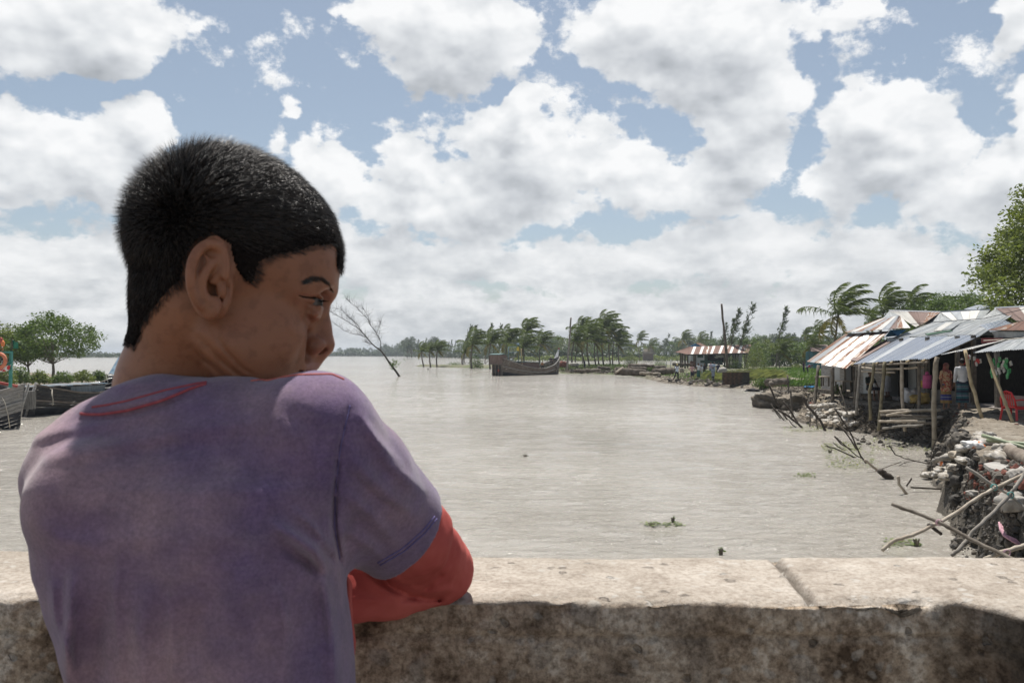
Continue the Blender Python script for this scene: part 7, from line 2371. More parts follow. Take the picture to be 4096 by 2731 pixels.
def figure(loc, face, label, top=None, bottom=None, skirt=None, pose='stand', arms=None, h=1.66, res=.022, hair=True, sleeve='short', cap=None, long_legs=True, scarf=None, hunch=0.0, legs=None, bare=False, extra=None, barefoot=True):
    """loc = point between the feet; face = heading the person looks (radians, 0 = +x)"""
    r = empty('person', loc, face - math.pi / 2)       # local +y = forward, +x = the person's right
    tag(r, label, 'person')
    s = h / 1.66
    V = lambda x, y, z: Vector((x, y, z)) * s
    if pose == 'sit': hz = .50; 
    elif pose == 'bend': hz = .78
    else: hz = .88
    hip = V(0, 0, hz); 
    if pose == 'bend': chest = hip + V(0, .34, .26); neck = chest + V(0, .16, .04); head = neck + V(0, .13, .0)
    else: chest = hip + V(0, hunch * .3, .34); neck = chest + V(0, hunch * .12, .18); head = neck + V(0, .02 + hunch * .1, .15)
    L = legs or {}
    feet = {}; knees = {}; hips = {}
    for sx, nm in ((-1, 'l'), (1, 'r')):
        hips[nm] = hip + V(.085 * sx, 0, -.03)
        if pose == 'sit': kn = hip + V(.12 * sx, .40, .02); ft = V(.13 * sx, .40, .05)
        else:
            ft = V(*L.get(nm, (.10 * sx, 0, .05))); kn = (hips[nm] + ft) / 2 + V(0, .04 + (.0 if pose != 'bend' else .06), 0)
        knees[nm] = kn; feet[nm] = ft
    A = arms or {}
    sh = {}; el = {}; ha = {}
    for sx, nm in ((-1, 'l'), (1, 'r')):
        sh[nm] = chest + V(.17 * sx, 0, .12)
        st = A.get(nm, 'down')
        if st == 'down': el[nm] = sh[nm] + V(.05 * sx, -.02, -.27); ha[nm] = el[nm] + V(.01 * sx, .06, -.24)
        elif st == 'hip': el[nm] = sh[nm] + V(.19 * sx, -.10, -.20); ha[nm] = hip + V(.16 * sx, .03, .10)
        elif st == 'camera': el[nm] = sh[nm] + V(.06 * sx, .14, -.20); ha[nm] = head + V(.06 * sx, .17, -.03)
        elif st == 'front': el[nm] = sh[nm] + V(.03 * sx, .05, -.26); ha[nm] = el[nm] + V(-.10 * sx, .20, .04)
        elif st == 'reach': el[nm] = sh[nm] + V(.03 * sx, .08, -.24); ha[nm] = el[nm] + V(0, .12, -.20)
        elif st == 'knee': el[nm] = sh[nm] + V(.08 * sx, .12, -.24); ha[nm] = knees[nm] + V(0, -.02, .06)
    lo = [-.62 * s, -.55 * s, -.05]; hi = [.62 * s, .75 * s, 1.85 * s]
    ax = [np.arange(lo[i], hi[i], res, dtype=np.float32) for i in range(3)]
    def torso(f, g):
        f.ell(chest, (.155 * s + g, .105 * s + g, .20 * s + g), k=.04)
        f.ell(hip + V(0, 0, .04), (.145 * s + g, .105 * s + g, .16 * s + g), k=.05)
        f.cap(hip + V(0, 0, .02), chest, .12 * s + g, .125 * s + g, .04)
        f.cap(sh['l'] * .92 + chest * .08, sh['r'] * .92 + chest * .08, .050 * s + g, .050 * s + g, .04)
    def legf(f, g):
        for n in 'lr':
            f.cap(hips[n], knees[n], .080 * s + g, .054 * s + g, .03); f.cap(knees[n], feet[n], .052 * s + g, .034 * s + g, .015)
    def armf(f, g, t=1.0):
        for n in 'lr':
            f.cap(sh[n], el[n], .045 * s + g, .036 * s + g, .015)
            if t > 1: f.cap(el[n], ha[n], .035 * s + g, .025 * s + g, .01)
    f = Field(*ax)
    torso(f, -.004); legf(f, 0)
    for n in 'lr':
        f.cap(sh[n], el[n], .043 * s, .034 * s, .02); f.cap(el[n], ha[n], .033 * s, .024 * s, .01)
        d = (ha[n] - el[n]).normalized()
        f.cap(ha[n], ha[n] + d * .09 * s, .030 * s, .020 * s, .01)
        f.cap(feet[n] + V(0, -.03, -.02), feet[n] + V(0, .14, -.03), .034 * s, .026 * s, .015)
    f.cap(neck + V(0, 0, -.04), head + V(0, 0, -.04), .052 * s, .052 * s, .015)
    f.ell(head + V(0, 0, .015), (.075 * s, .093 * s, .098 * s), k=.012); f.ell(head + V(0, .035, -.05), (.052 * s, .055 * s, .060 * s), k=.015)
    if res < .02: f.ell(head + V(0, .098, -.015), (.012 * s, .018 * s, .022 * s), k=.008); 
    for sx in (-1, 1): f.ell(head + V(.078 * sx, 0, -.005), (.012 * s, .020 * s, .030 * s), k=.006)
    v, q = f.net(); link('body', mesh('body', v, q, SKIN2), r)
    if hair and not scarf:
        f = Field(*ax); f.ell(head + V(0, -.012, .028), (.083 * s, .098 * s, .098 * s), k=.01)
        f.ell(head + V(0, .085, -.045), (.075 * s, .075 * s, .085 * s), k=.012, op='s'); f.plane(tuple(head + V(0, 0, -.06)), (0, .25, -1))
        v, q = f.net(); link('hair', mesh('hair', v, q, HAIR2), r)
    if cap:
        f = Field(*ax); f.ell(head + V(0, -.005, .040), (.087 * s, .102 * s, .088 * s), k=.01); f.plane(tuple(head + V(0, 0, .035)), (0, 0, -1)); f.cap(head + V(0, .08, .045), head + V(0, .15, .035), .045 * s, .03 * s, .01)
        v, q = f.net(); link('cap', mesh('cap', v, q, cap), r)
    if scarf:
        f = Field(*ax); f.ell(head + V(0, -.01, .02), (.094 * s, .108 * s, .112 * s), k=.01); f.cap(head + V(0, -.03, -.06), chest + V(0, -.02, .14), .085 * s, .12 * s, .03); f.ell(head + V(0, .10, -.02), (.058 * s, .06 * s, .085 * s), k=.01, op='s')
        f.cap(chest + V(-.08, .08, .10), chest + V(-.10, .10, -.06), .05 * s, .04 * s, .02)
        v, q = f.net(); link('headscarf', mesh('headscarf', v, q, scarf), r)
    if top:
        f = Field(*ax); torso(f, .014)
        if sleeve == 'short':
            for n in 'lr': f.cap(sh[n], sh[n].lerp(el[n], .72), .058 * s, .056 * s, .02)
        elif sleeve == 'long': armf(f, .013, 2)
        cut = hip + V(0, 0, -.06 if not skirt else .0)
        if scarf or sleeve == 'kurta':
            f.cap(hip, hip + V(0, 0, -.14), .16 * s, .185 * s, .04); cut = hip + V(0, 0, -.24)
            for n in 'lr': f.cap(sh[n], sh[n].lerp(el[n], .8), .060 * s, .062 * s, .02)
        if pose != 'bend': f.plane(tuple(cut), (0, 0, -1), .006)
        v, q = f.net(); 
        v = v + (fbm(v[:, 0] * 9, v[:, 1] * 9, v[:, 2] * 7, 2) * .018)[:, None] * np.array([1, 1, .3])
        link('shirt', mesh('shirt', v, q, top), r)
    if bottom:
        f = Field(*ax); legf(f, .016); f.ell(hip + V(0, 0, .0), (.155 * s, .118 * s, .13 * s), k=.04)
        f.plane(tuple(V(0, 0, .09 if long_legs else .44)), (0, 0, -1), .006); f.plane(tuple(hip + V(0, 0, .11)), (0, 0, 1), .006)
        v, q = f.net(); link('trousers', mesh('trousers', v, q, bottom), r)
    if skirt:
        f = Field(*ax)
        m0 = (feet['l'] + feet['r']) / 2; m0.z = .26 * s
        for n in 'lr': f.cap(hips[n] * .6 + hip * .4, Vector((feet[n].x * .75, feet[n].y, .26 * s)), .125 * s, .115 * s, .05)
        f.ell(hip, (.158 * s, .122 * s, .12 * s), k=.05); f.plane(tuple(V(0, 0, .22)), (0, 0, -1), .006); f.plane(tuple(hip + V(0, 0, .10)), (0, 0, 1), .006)
        v, q = f.net()
        a = np.arctan2(v[:, 1], v[:, 0]); k = np.clip((hip.z - v[:, 2]) / .6, 0, 1)
        v[:, :2] *= (1 + .05 * np.sin(a * 9 + v[:, 2] * 4) * k)[:, None]
        link('lungi', mesh('lungi', v, q, skirt), r)
    return r

def stripes(name, cols, scale, axis=2, rough=.85, coord='Object', noise=0):
    m = bpy.data.materials.new(name); m.use_nodes = True
    t = NT(m.node_tree); b = t.t.nodes['Principled BSDF']
    tc = t.n('ShaderNodeTexCoord'); sp = t.n('ShaderNodeSeparateXYZ'); t.l(tc.outputs[coord], sp.inputs[0])
    f = t.math('FRACT', t.math('MULTIPLY', sp.outputs[axis], scale))
    r = t.ramp(f, cols); r.node.color_ramp.interpolation = 'CONSTANT'
    t.l(r, b.inputs['Base Color']); b.inputs['Roughness'].default_value = rough
    return m
def pattern(name, a, b_, scale, th=.52, rough=.85):
    m = bpy.data.materials.new(name); m.use_nodes = True
    t = NT(m.node_tree); b = t.t.nodes['Principled BSDF']
    tc = t.n('ShaderNodeTexCoord')
    t.l(t.ramp(t.noise(tc.outputs['Object'], scale, 2, .5), [(th, a), (th + .03, b_)]), b.inputs['Base Color']); b.inputs['Roughness'].default_value = rough
    return m
FC = -math.pi / 2          # facing the camera
def ft(px, py): return G(px, py)
WHITE = cmat('white_cotton', (.60, .61, .63)); LBL = cmat('light_blue_cotton', (.36, .48, .60)); BLACK = cmat('black_cotton', (.022, .022, .026)); NAVY = cmat('navy_cotton', (.02, .024, .045))
def photographer():
    r = figure(ft(2708, 1519), FC + .15, 'person in white tee and yellow cap taking a photo from the far bank, legs apart', cmat('white_blue_tee', (.62, .70, .80)), BLACK, None, 'stand', {'l': 'camera', 'r': 'camera'}, 1.70, cap=cmat('yellow_cap', (.55, .47, .20)), legs={'l': (-.10, 0, .05), 'r': (.42, .05, .05)})
    r2 = link('backpack', lump('backpack', Vector((0, 0, 0)), (.2, .14, .26), 3, NAVY, None, None, .1).data, r, (.02, -.17, 1.28)); bpy.data.objects.remove([o for o in C.objects if o.name.startswith('backpack') and o.parent is None][0])
    mb = MB(); mb.box((0, .27, 1.53), (.15, .09, .10)); mb.tube([(0, .30, 1.53), (0, .40, 1.53)], .035, 8)
    cm = mb.build('camera_body', BLACK); tag(cm, 'black camera held to the eye of the person in the yellow cap', 'camera')
    cm.location = r.location; cm.rotation_euler = r.rotation_euler
photographer()
figure(ft(2768, 1520), FC, 'person in a pink striped tee and dark shorts with hands on hips', stripes('pink_striped_tee', [(0, (.46, .29, .27)), (.5, (.05, .04, .06)), (.62, (.46, .29, .27))], 1.75), NAVY, None, 'stand', {'l': 'hip', 'r': 'hip'}, 1.64, long_legs=False)
figure(ft(2793, 1515), FC + .4, 'person in a white vest and green shorts standing left of the one in black', cmat('white_vest', (.70, .70, .70)), None, cmat('green_lungi', (.05, .14, .12)), 'stand', {}, 1.70, sleeve='none')
figure(ft(2805, 1514), FC + .2, 'person in pale clothes with arms folded, half hidden behind the one in black', WHITE, cmat('pale_blue_trousers', (.42, .47, .50)), None, 'stand', {'l': 'front', 'r': 'front'}, 1.58)
figure(ft(2818, 1511), FC + .1, 'person all in black with hands on hips in the middle of the group', BLACK, BLACK, None, 'stand', {'l': 'hip', 'r': 'hip'}, 1.68, sleeve='long')
figure(ft(2843, 1505), FC - .3, 'person in a pale lilac shirt looking down at something in hand, behind the blue tee', cmat('lilac_shirt', (.42, .38, .46)), cmat('jeans', (.10, .14, .20)), None, 'stand', {'l': 'front', 'r': 'front'}, 1.78)
figure(ft(2856, 1506), FC + .5, 'person in a light blue tee turned sideways beside the lilac shirt', LBL, cmat('jeans', (.10, .14, .20)), None, 'stand', {'l': 'front', 'r': 'front'}, 1.80)
figure(ft(2871, 1511), FC + 2.6, 'person in dark navy clothes bent slightly forward, left of the red tee', NAVY, BLACK, None, 'stand', {'l': 'reach', 'r': 'reach'}, 1.62, hunch=.5)
figure(ft(2886, 1506) + Vector((0, .6, -.1)), FC + .2, 'person in a bright red tee sitting behind the pale boulder', cmat('red_tee', (.50, .035, .04)), cmat('pale_trousers', (.40, .36, .31)), None, 'sit', {'l': 'knee', 'r': 'knee'}, 1.62)
figure(ft(2852, 1528), math.pi / 2 + .3, 'child in a grey blue kurta at the front of the group, back turned', cmat('grey_blue_kurta', (.22, .26, .31)), cmat('dark_blue_trousers', (.03, .04, .09)), None, 'stand', {}, 1.50, sleeve='kurta')
figure(ft(2338, 1473), FC + .9, 'lone person in dark clothes standing among the palm trunks', NAVY, None, NAVY, 'stand', {}, 1.66, res=.03)
figure(P(2169, 1467, 119.6) - Vector((0, 0, .3)), FC, 'person sitting in the waist of the big wooden boat', pattern('flowered_dress', (.30, .15, .05), (.03, .02, .03), 12), BLACK, None, 'sit', {'l': 'knee', 'r': 'knee'}, 1.5, res=.03)
figure(P(2203, 1452, 124.0) - Vector((0, 0, .2)), FC + .4, 'person sitting at the bow of the big wooden boat', BLACK, BLACK, None, 'sit', {'l': 'knee', 'r': 'knee'}, 1.6, res=.03)
figure(ft(3214, 1492), FC + .8, 'person in a dark patterned shirt standing behind the stooping one in the field', pattern('dark_patterned_shirt', (.03, .03, .05), (.20, .10, .14), 14), NAVY, None, 'stand', {}, 1.5, res=.03)
figure(ft(3223, 1494) + Vector((0, -.4, 0)), FC + 1.2, 'person stooping over the seedling beds in a red and grey garment', pattern('red_grey_dress', (.12, .13, .19), (.50, .05, .07), 5), NAVY, None, 'bend', {'l': 'reach', 'r': 'reach'}, 1.6, res=.03)

# ============================================================ tin roofs and shops
def tinmat(name, stops, rough=.38, metallic=.55, scale=1.4, rust=None):
    m = bpy.data.materials.new(name); m.use_nodes = True
    t = NT(m.node_tree); b = t.t.nodes['Principled BSDF']
    uv = t.n('ShaderNodeTexCoord')
    oi = t.n('ShaderNodeObjectInfo')
    mp = t.n('ShaderNodeMapping'); mp.inputs['Scale'].default_value = (3.2, .55, 1); t.l(uv.outputs['UV'], mp.inputs[0])
    cb = t.n('ShaderNodeCombineXYZ'); t.l(t.math('MULTIPLY', oi.outputs['Random'], 40.0), cb.inputs[1]); t.l(t.math('MULTIPLY', oi.outputs['Random'], 17.0), cb.inputs[2])
    v = t.vmath('ADD', mp.outputs[0], cb.outputs[0])
    n = t.noise(v, scale, 7, .68)
    col = t.ramp(n, stops)
    t.l(col, b.inputs['Base Color'])
    b.inputs['Metallic'].default_value = metallic
    if rust:
        t.l(t.ramp(n, [(rust - .02, metallic), (rust + .02, 0.0)]), b.inputs['Metallic'])
        t.l(t.ramp(n, [(rust - .02, rough), (rust + .02, .85)]), b.inputs['Roughness'])
    else: b.inputs['Roughness'].default_value = rough
    bp = t.n('ShaderNodeBump'); bp.inputs['Strength'].default_value = .3; bp.inputs['Distance'].default_value = .01
    t.l(t.noise(v, 14, 4, .6), bp.inputs['Height']); t.l(bp.outputs[0], b.inputs['Normal'])
    return m
TIN = tinmat('galvanised_tin', [(.3, (.28, .29, .30)), (.5, (.40, .415, .42)), (.7, (.52, .53, .535))])
TIN_G = tinmat('dull_grey_tin', [(.3, (.20, .21, .21)), (.5, (.32, .335, .335)), (.62, (.42, .43, .43)), (.78, (.30, .22, .16))], .5, .35)
TIN_S = tinmat('shiny_new_tin', [(.3, (.50, .51, .53)), (.7, (.64, .65, .67))], .22, .85)
TIN_R = tinmat('rust_streaked_tin', [(.38, (.44, .43, .41)), (.46, (.36, .33, .29)), (.50, (.22, .105, .055)), (.62, (.15, .062, .032)), (.8, (.26, .12, .06))], .45, .4, 1.5, .48)
TIN_RR = tinmat('rusty_brown_tin', [(.3, (.17, .085, .055)), (.5, (.13, .072, .055)), (.66, (.20, .095, .055)), (.8, (.34, .29, .25))], .8, .1)
TIN_B = tinmat('brown_painted_tin', [(.3, (.155, .105, .09)), (.6, (.20, .14, .12)), (.8, (.30, .16, .09))], .7, .1)
TIN_W = tinmat('white_tin', [(.3, (.46, .45, .42)), (.6, (.56, .55, .52)), (.78, (.42, .33, .26))], .55, .15)
BLUET = pmat('blue_painted_tin', two((.035, .13, .27), (.06, .20, .36)), scale=4, rough=.5, coord='World')
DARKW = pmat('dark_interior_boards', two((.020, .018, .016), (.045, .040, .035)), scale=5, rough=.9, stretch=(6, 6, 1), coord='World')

def roof_sheet(parent, q, m, pitch=.076, amp=.011, name='roof_sheet', thick=.004, sag=0.0):
    """one corrugated sheet; q = bl, br, tr, tl (ridges run from bottom to top)"""
    bl, br, tr, tl = [Vector(p) for p in q]
    w = max((br - bl).length, (tr - tl).length); h = max((tl - bl).length, (tr - br).length)
    nx = max(4, int(w / pitch) * 4); nx = min(nx, 400); ny = 4
    nrm = (br - bl).cross(tl - bl)
    if nrm.length < 1e-6: nrm = (tr - tl).cross(tl - bl)
    nrm.normalize()
    if nrm.z < 0 or (abs(nrm.z) < .05 and nrm.x > 0): nrm = -nrm
    vs = []; uvs = []
    for j in range(ny + 1):
        v = j / ny
        for i in range(nx + 1):
            u = i / nx
            p = (bl * (1 - u) + br * u) * (1 - v) + (tl * (1 - u) + tr * u) * v
            a = amp * math.cos(2 * math.pi * u * w / pitch)
            p = p + nrm * (a - sag * math.sin(math.pi * u) * (1 - v))
            vs.append(p); uvs.append((u * w, v * h))
    n1 = len(vs)
    vs += [p - nrm * thick for p in vs]
    fs = []
    for j in range(ny):
        for i in range(nx):
            a = j * (nx + 1) + i
            fs.append((a, a + 1, a + nx + 2, a + nx + 1)); fs.append((n1 + a, n1 + a + nx + 1, n1 + a + nx + 2, n1 + a + 1))
    me = mesh(name, vs, fs, m, True)
    ul = me.uv_layers.new(name='UVMap')
    li = np.zeros(len(me.loops), dtype=np.int32); me.loops.foreach_get('vertex_index', li)
    U = np.array(uvs + uvs, dtype=np.float32)
    ul.data.foreach_set('uv', U[li].ravel())
    o = link(name, me)
    adopt(parent, o) if parent is not None else None
    return o

def roof(parent, q, n, mats, pitch=.076, amp=.011, over=.03, jit=.02, name='roof_sheet'):
    """a slope laid from n overlapping sheets"""
    bl, br, tr, tl = [Vector(p) for p in q]
    nrm = (br - bl).cross(tl - bl).normalized()
    if nrm.z < 0: nrm = -nrm
    rr = random.Random(int(bl.x * 100 + n))
    for i in range(n):
        a, b = i / n, min(1, (i + 1) / n + over / max(.1, n) )
        lift = nrm * (.006 + .012 * (i % 2) + rr.uniform(0, jit * .5))
        d = (tl - bl).normalized() * rr.uniform(-jit, jit) * 2.5
        roof_sheet(parent, [bl.lerp(br, a) + lift + d, bl.lerp(br, b) + lift + d, tl.lerp(tr, b) + lift, tl.lerp(tr, a) + lift], mats[i % len(mats)] if isinstance(mats, list) else mats, pitch, amp, name)

def C3(px, py, xw): return PX(px, py, xw)
def prism(parent, name, pts, t, m):
    """polygon pts given a thickness vector t"""
    pts = [Vector(p) for p in pts]; n = len(pts); t = Vector(t)
    v = pts + [p + t for p in pts]
    f = [tuple(range(n)), tuple(range(2 * n - 1, n - 1, -1))] + [(i, n + i, n + (i + 1) % n, (i + 1) % n) for i in range(n)]
    o = link(name, mesh(name, v, f, m, False))
    if parent is not None: adopt(parent, o)
    return o

# ---- house with the rusty roof (far left of the row)
hs = empty('tin_house', (18, 40, 1.1))
tag(hs, 'tin walled house with a big rust-streaked roof at the water end of the row', 'house')
roof(hs, [C3(3228, 1446, 15.9), C3(3387, 1474, 14.3), C3(3559, 1325, 17.6), C3(3382, 1337, 17.6)], 9, [TIN_R, TIN, TIN_R, TIN_W, TIN_R, TIN, TIN_R, TIN_G, TIN_R], name='roof_sheet')
roof(hs, [C3(3378, 1331, 17.3), C3(3556, 1318, 17.3), C3(3600, 1264, 20.8), C3(3520, 1276, 20.8)], 7, [TIN_R, TIN_W, TIN_R, TIN, TIN_R, TIN_W, TIN], name='roof_sheet')
roof(hs, [C3(3556, 1317, 17.4), C3(3642, 1312, 18.9), C3(3604, 1266, 20.6), C3(3596, 1264, 20.7)], 3, [TIN_B, TIN_R, TIN_W], name='roof_sheet')
prism(hs, 'blue_gable', [C3(3540, 1348, 17.9), C3(3590, 1343, 18.2), C3(3625, 1319, 18.8), C3(3562, 1319, 17.9)], (.03, 0, 0), BLUET)
xs_ = [(44.2, 42.9), (42.9, 41.7), (41.7, 40.9), (40.0, 38.9), (38.9, 37.7), (37.7, 36.6)]
for i, (y0, y1) in enumerate(xs_):
    prism(hs, 'wall_sheet', [(17.15 + .02 * (i % 2), y0, 1.25), (17.15 + .02 * (i % 2), y1, 1.25), (17.15 + .02 * (i % 2), y1, 3.45), (17.15 + .02 * (i % 2), y0, 3.45)], (.02, 0, 0), [WOOD_PALE, TIN_G, WOOD_PALE][i % 3])
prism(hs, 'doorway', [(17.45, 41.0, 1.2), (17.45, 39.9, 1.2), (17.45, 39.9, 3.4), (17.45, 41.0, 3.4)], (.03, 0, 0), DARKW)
for y in (41.0, 40.9 - .95):
    mb = MB(); mb.box((17.14, y, 2.3), (.08, .08, 2.3)); adopt(hs, mb.build('door_post', STICK))
prism(hs, 'end_wall', [(17.2, 44.2, 1.2), (24, 44.2, 1.2), (24, 44.2, 3.6), (17.2, 44.2, 3.6)], (0, .03, 0), TIN_G)
prism(hs, 'cross_wall', [(17.2, 36.5, 1.2), (22, 36.5, 1.2), (22, 36.5, 3.9), (17.2, 36.5, 3.9)], (0, .03, 0), TIN_G)
mb = MB(); mb.box((17.6, 40.4, 1.15), (1.2, 8.2, .22)); adopt(hs, mb.build('floor_beam', STICK))

def awn_post(pts, D, r, label, m=STICK):
    return stick(pts, D, r, label, m, 'awning_post', 'post', n=8)
GPst = None
def pd(px, py_foot, z): return (CAM_Z - z) * FPX / (py_foot - HZ)
awn_post([(3273, 1462), (3262, 1563), (3254, 1652)], [39.5, 39.0, 38.6], .075, 'outermost crooked post under the corner of the rusty awning')
awn_post([(3330, 1468), (3329, 1545), (3329, 1622)], 36.2, .080, 'stout straight post, second under the rusty awning')
awn_post([(3440, 1456), (3431, 1563), (3422, 1660)], 32.6, .060, 'greyish slanting post at the left corner of the shiny tin awning', GREY)
awn_post([(3428, 1480), (3420, 1570), (3414, 1640)], 34.0, .055, 'thin dark post right behind the left corner post of the shiny awning')
awn_post([(3496, 1450), (3489, 1525), (3477, 1560), (3480, 1680)], 31.2, .060, 'knobbly bamboo post with a bend, third from the left under the shiny awning', pmat('olive_bamboo', two((.12, .10, .06), (.22, .19, .12)), scale=5, rough=.8))
awn_post([(3538, 1446), (3531, 1539), (3515, 1679), (3512, 1722)], 30.4, .062, 'slanting greenish post between the bent bamboo and the pale straight one', pmat('olive_bamboo', two((.12, .10, .06), (.22, .19, .12)), scale=5, rough=.8))
awn_post([(3608, 1441), (3608, 1609), (3618, 1724)], 29.2, .062, 'pale straight post under the middle of the shiny awning', PALE)
awn_post([(3676, 1437), (3676, 1563), (3671, 1712)], 28.4, .058, 'brown post left of the thick corner post of the shiny awning')
awn_post([(3749, 1428), (3737, 1539), (3734, 1640), (3733, 1798)], 26.9, .080, 'thick pale corner post of the shiny awning standing at the water', pmat('tan_post', two((.22, .18, .13), (.34, .29, .22)), scale=4, rough=.8, bump=.3))
awn_post([(3860, 1399), (3885, 1539), (3930, 1684)], [24.6, 24.4, 24.0], .050, 'pale bamboo prop leaning left beside the person in the white shirt', BAMBOO)
awn_post([(3951, 1414), (3979, 1507), (4050, 1692)], [23.9, 23.4, 22.6], .050, 'yellowish bamboo prop leaning left in front of the red chair', BAMBOO)
stick([(3445, 1469), (3489, 1475), (3560, 1475), (3652, 1471), (3694, 1467)], [33, 31.8, 30.5, 29, 28.5], .045, 'upper pale rail tied across the posts of the shiny awning', PALE, 'rail', 'rail')
stick([(3448, 1484), (3510, 1488), (3578, 1489)], [33, 31.5, 30.2], .04, 'lower pale rail tied across the left posts of the shiny awning', PALE, 'rail', 'rail')

# ---- shiny awning and its rafters
aw = empty('tin_awning', (16, 30, 3)); tag(aw, 'bright shiny tin awning glaring in the sun over the open shops', 'awning')
q = [C3(3415, 1455, 14.6), C3(3712, 1437, 14.0), C3(3925, 1341, 18.0), C3(3573, 1353, 18.0)]
roof(aw, q, 9, [TIN_S, TIN_S, TIN, TIN_S], pitch=.15, amp=.018, jit=.03)
roof(aw, [C3(3400, 1442, 14.9), C3(3425, 1446, 14.7), C3(3590, 1351, 17.9), C3(3560, 1352, 17.9)], 1, [TIN_B], pitch=.15, amp=.018)
for u in (.0, .5, .98):
    mb = MB(); a_, b_ = q[0].lerp(q[3], u), q[1].lerp(q[2], u); mb.tube([a_ - Vector((0, 0, .09)), a_.lerp(b_, .5) - Vector((0, 0, .10)), b_ - Vector((0, 0, .09))], .04, 6); adopt(aw, mb.build('purlin', STICK))
for u in (.02, .2, .4, .6, .8, .98):
    mb = MB(); a_, b_ = q[0].lerp(q[1], u), q[3].lerp(q[2], u); mb.tube([a_ - Vector((.15, 0, .06)), b_ - Vector((0, 0, .05))], .035, 6); adopt(aw, mb.build('rafter', BAMBOO))

# ---- middle grey roofs
mr = empty('tin_roofed_shop', (21, 34, 1.1)); tag(mr, 'long row of open shops under dull grey corrugated roofs, with the shiny awning in front', 'shop')
roof(mr, [C3(3573, 1351, 18.1), C3(3760, 1345, 18.1), C3(3925, 1283, 23.0), C3(3775, 1274, 24.0)], 8, [TIN_G, TIN_G, TIN, TIN_G])
roof(mr, [C3(3762, 1344, 18.1), C3(3928, 1340, 18.1), C3(4052, 1262, 22.5), C3(3930, 1280, 23.0)], 7, [TIN, TIN_G, TIN_G])
roof(mr, [C3(3735, 1324, 19.4), C3(3800, 1322, 19.0), C3(3850, 1290, 22.4), C3(3786, 1290, 22.4)], 2, [TIN_W, TIN])
prism(mr, 'ridge_strip', [C3(3700, 1337, 18.4), C3(3800, 1322, 18.6), C3(3812, 1326, 18.5), C3(3712, 1342, 18.3)], (0, 0, .03), pmat('green_ridge', two((.03, .07, .045), (.05, .11, .07)), coord='World'))
for k, (tl_, tr_, br_, bl_, m, n) in enumerate([((3559, 1243, 27), (3764, 1250, 24.5), (3699, 1294, 21.8), (3664, 1309, 21.2), [TIN_W, TIN_W, TIN_B, TIN_B, TIN_R], 5), ((3764, 1250, 24.6), (3962, 1240, 27), (3925, 1282, 23.2), (3812, 1284, 23.0), [TIN_W, TIN, TIN_W], 5), ((3983, 1234, 25), (4180, 1225, 24), (4180, 1290, 20.5), (4066, 1284, 21.2), [TIN_B, TIN_B, TIN_W], 4)]):
    b = empty('back_house', C3(*tr_)); tag(b, ['back house with a white and brown panelled roof slope', 'back house with a pale ribbed roof, centre of the row', 'back house with a brown roof at the right edge'][k], 'house')
    roof(b, [C3(*bl_), C3(*br_), C3(*tr_), C3(*tl_)], n, m)
    # other slope, gable and walls down to the ground
    A_, B_ = C3(*tl_), C3(*tr_)
    prism(b, 'rear_slope', [A_, B_, B_ + Vector((3.2, .6, -1.5)), A_ + Vector((3.2, .6, -1.5))], (0, 0, -.02), TIN_G)
    mb = MB(); mb.box(((A_.x + B_.x) / 2 + 1, (A_.y + B_.y) / 2, 2.2), (2.0, abs(A_.y - B_.y) * .8 + 2, 3.0)); adopt(b, mb.build('wall', TIN_G))
    mb = MB(); mb.tube([A_ + Vector((0, 0, .02)), B_ + Vector((0, 0, .02))], .06, 6); adopt(b, mb.build('ridge_cap', TIN_S))
for k, pts in enumerate(([(3699, 1293, 23.0), (3764, 1251, 24.4), (3811, 1284, 22.8)], [(3917, 1281, 23.2), (3983, 1235, 24.9), (4062, 1262, 22.6)], [(3531, 1274, 22), (3559, 1244, 26.5), (3600, 1262, 22)])):
    g = [C3(*p) for p in pts]
    b = empty('tin_gable', g[0]); tag(b, ['shaded corrugated gable between the brown and the pale roofs', 'shaded grey gable under the brown roof at the right', 'small shaded gable behind the rusty hip'][k], 'gable')
    roof_sheet(b, [g[0], g[2], g[1] + Vector((.02, 0, 0)), g[1]], TIN_G)
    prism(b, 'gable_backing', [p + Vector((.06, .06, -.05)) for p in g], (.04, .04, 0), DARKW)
def solar(name_pts, label, n=6, mrow=4):
    g = [C3(*p) for p in name_pts]
    b = empty('solar_panel', g[0]); tag(b, label, 'solar panel')
    nrm = (g[1] - g[0]).cross(g[3] - g[0]).normalized()
    if nrm.z < 0: nrm = -nrm
    prism(b, 'frame', g, tuple(-nrm * .04), pmat('aluminium', two((.6, .6, .6), (.7, .7, .7)), rough=.3, metallic=.6))
    for i in range(n):
        for j in range(mrow):
            def q_(u, v): return (g[0].lerp(g[1], u)).lerp(g[3].lerp(g[2], u), v) + nrm * .006
            e = .012
            u0, u1, v0, v1 = i / n + e, (i + 1) / n - e, j / mrow + e, (j + 1) / mrow - e
            prism(b, 'solar_cell', [q_(u0, v0), q_(u1, v0), q_(u1, v1), q_(u0, v1)], tuple(nrm * .003), SOLM)
SOLM = pmat('solar_cell', two((.20, .23, .30), (.26, .29, .36)), scale=2, rough=.18, spec=.8)
solar([(3962, 1326, 18.8), (4060, 1300, 20.2), (4012, 1277, 21.6), (3920, 1302, 20.0)], 'solar panel lying on the grey roof above the shiny awning')
solar([(3910, 1240, 27), (3962, 1227, 28), (3918, 1218, 29.5), (3858, 1236, 28)], 'solar panel propped over the roof ridge against the trees')
rj = empty('rusty_lean_to', (18, 21, 3)); tag(rj, 'orange-rusted tin lean-to roof at the right edge', 'roof')
roof(rj, [C3(3955, 1321, 17.0), C3(4180, 1325, 16.4), C3(4180, 1270, 19.0), C3(4035, 1298, 19.0)], 6, [TIN_RR, TIN_R, TIN_RR])
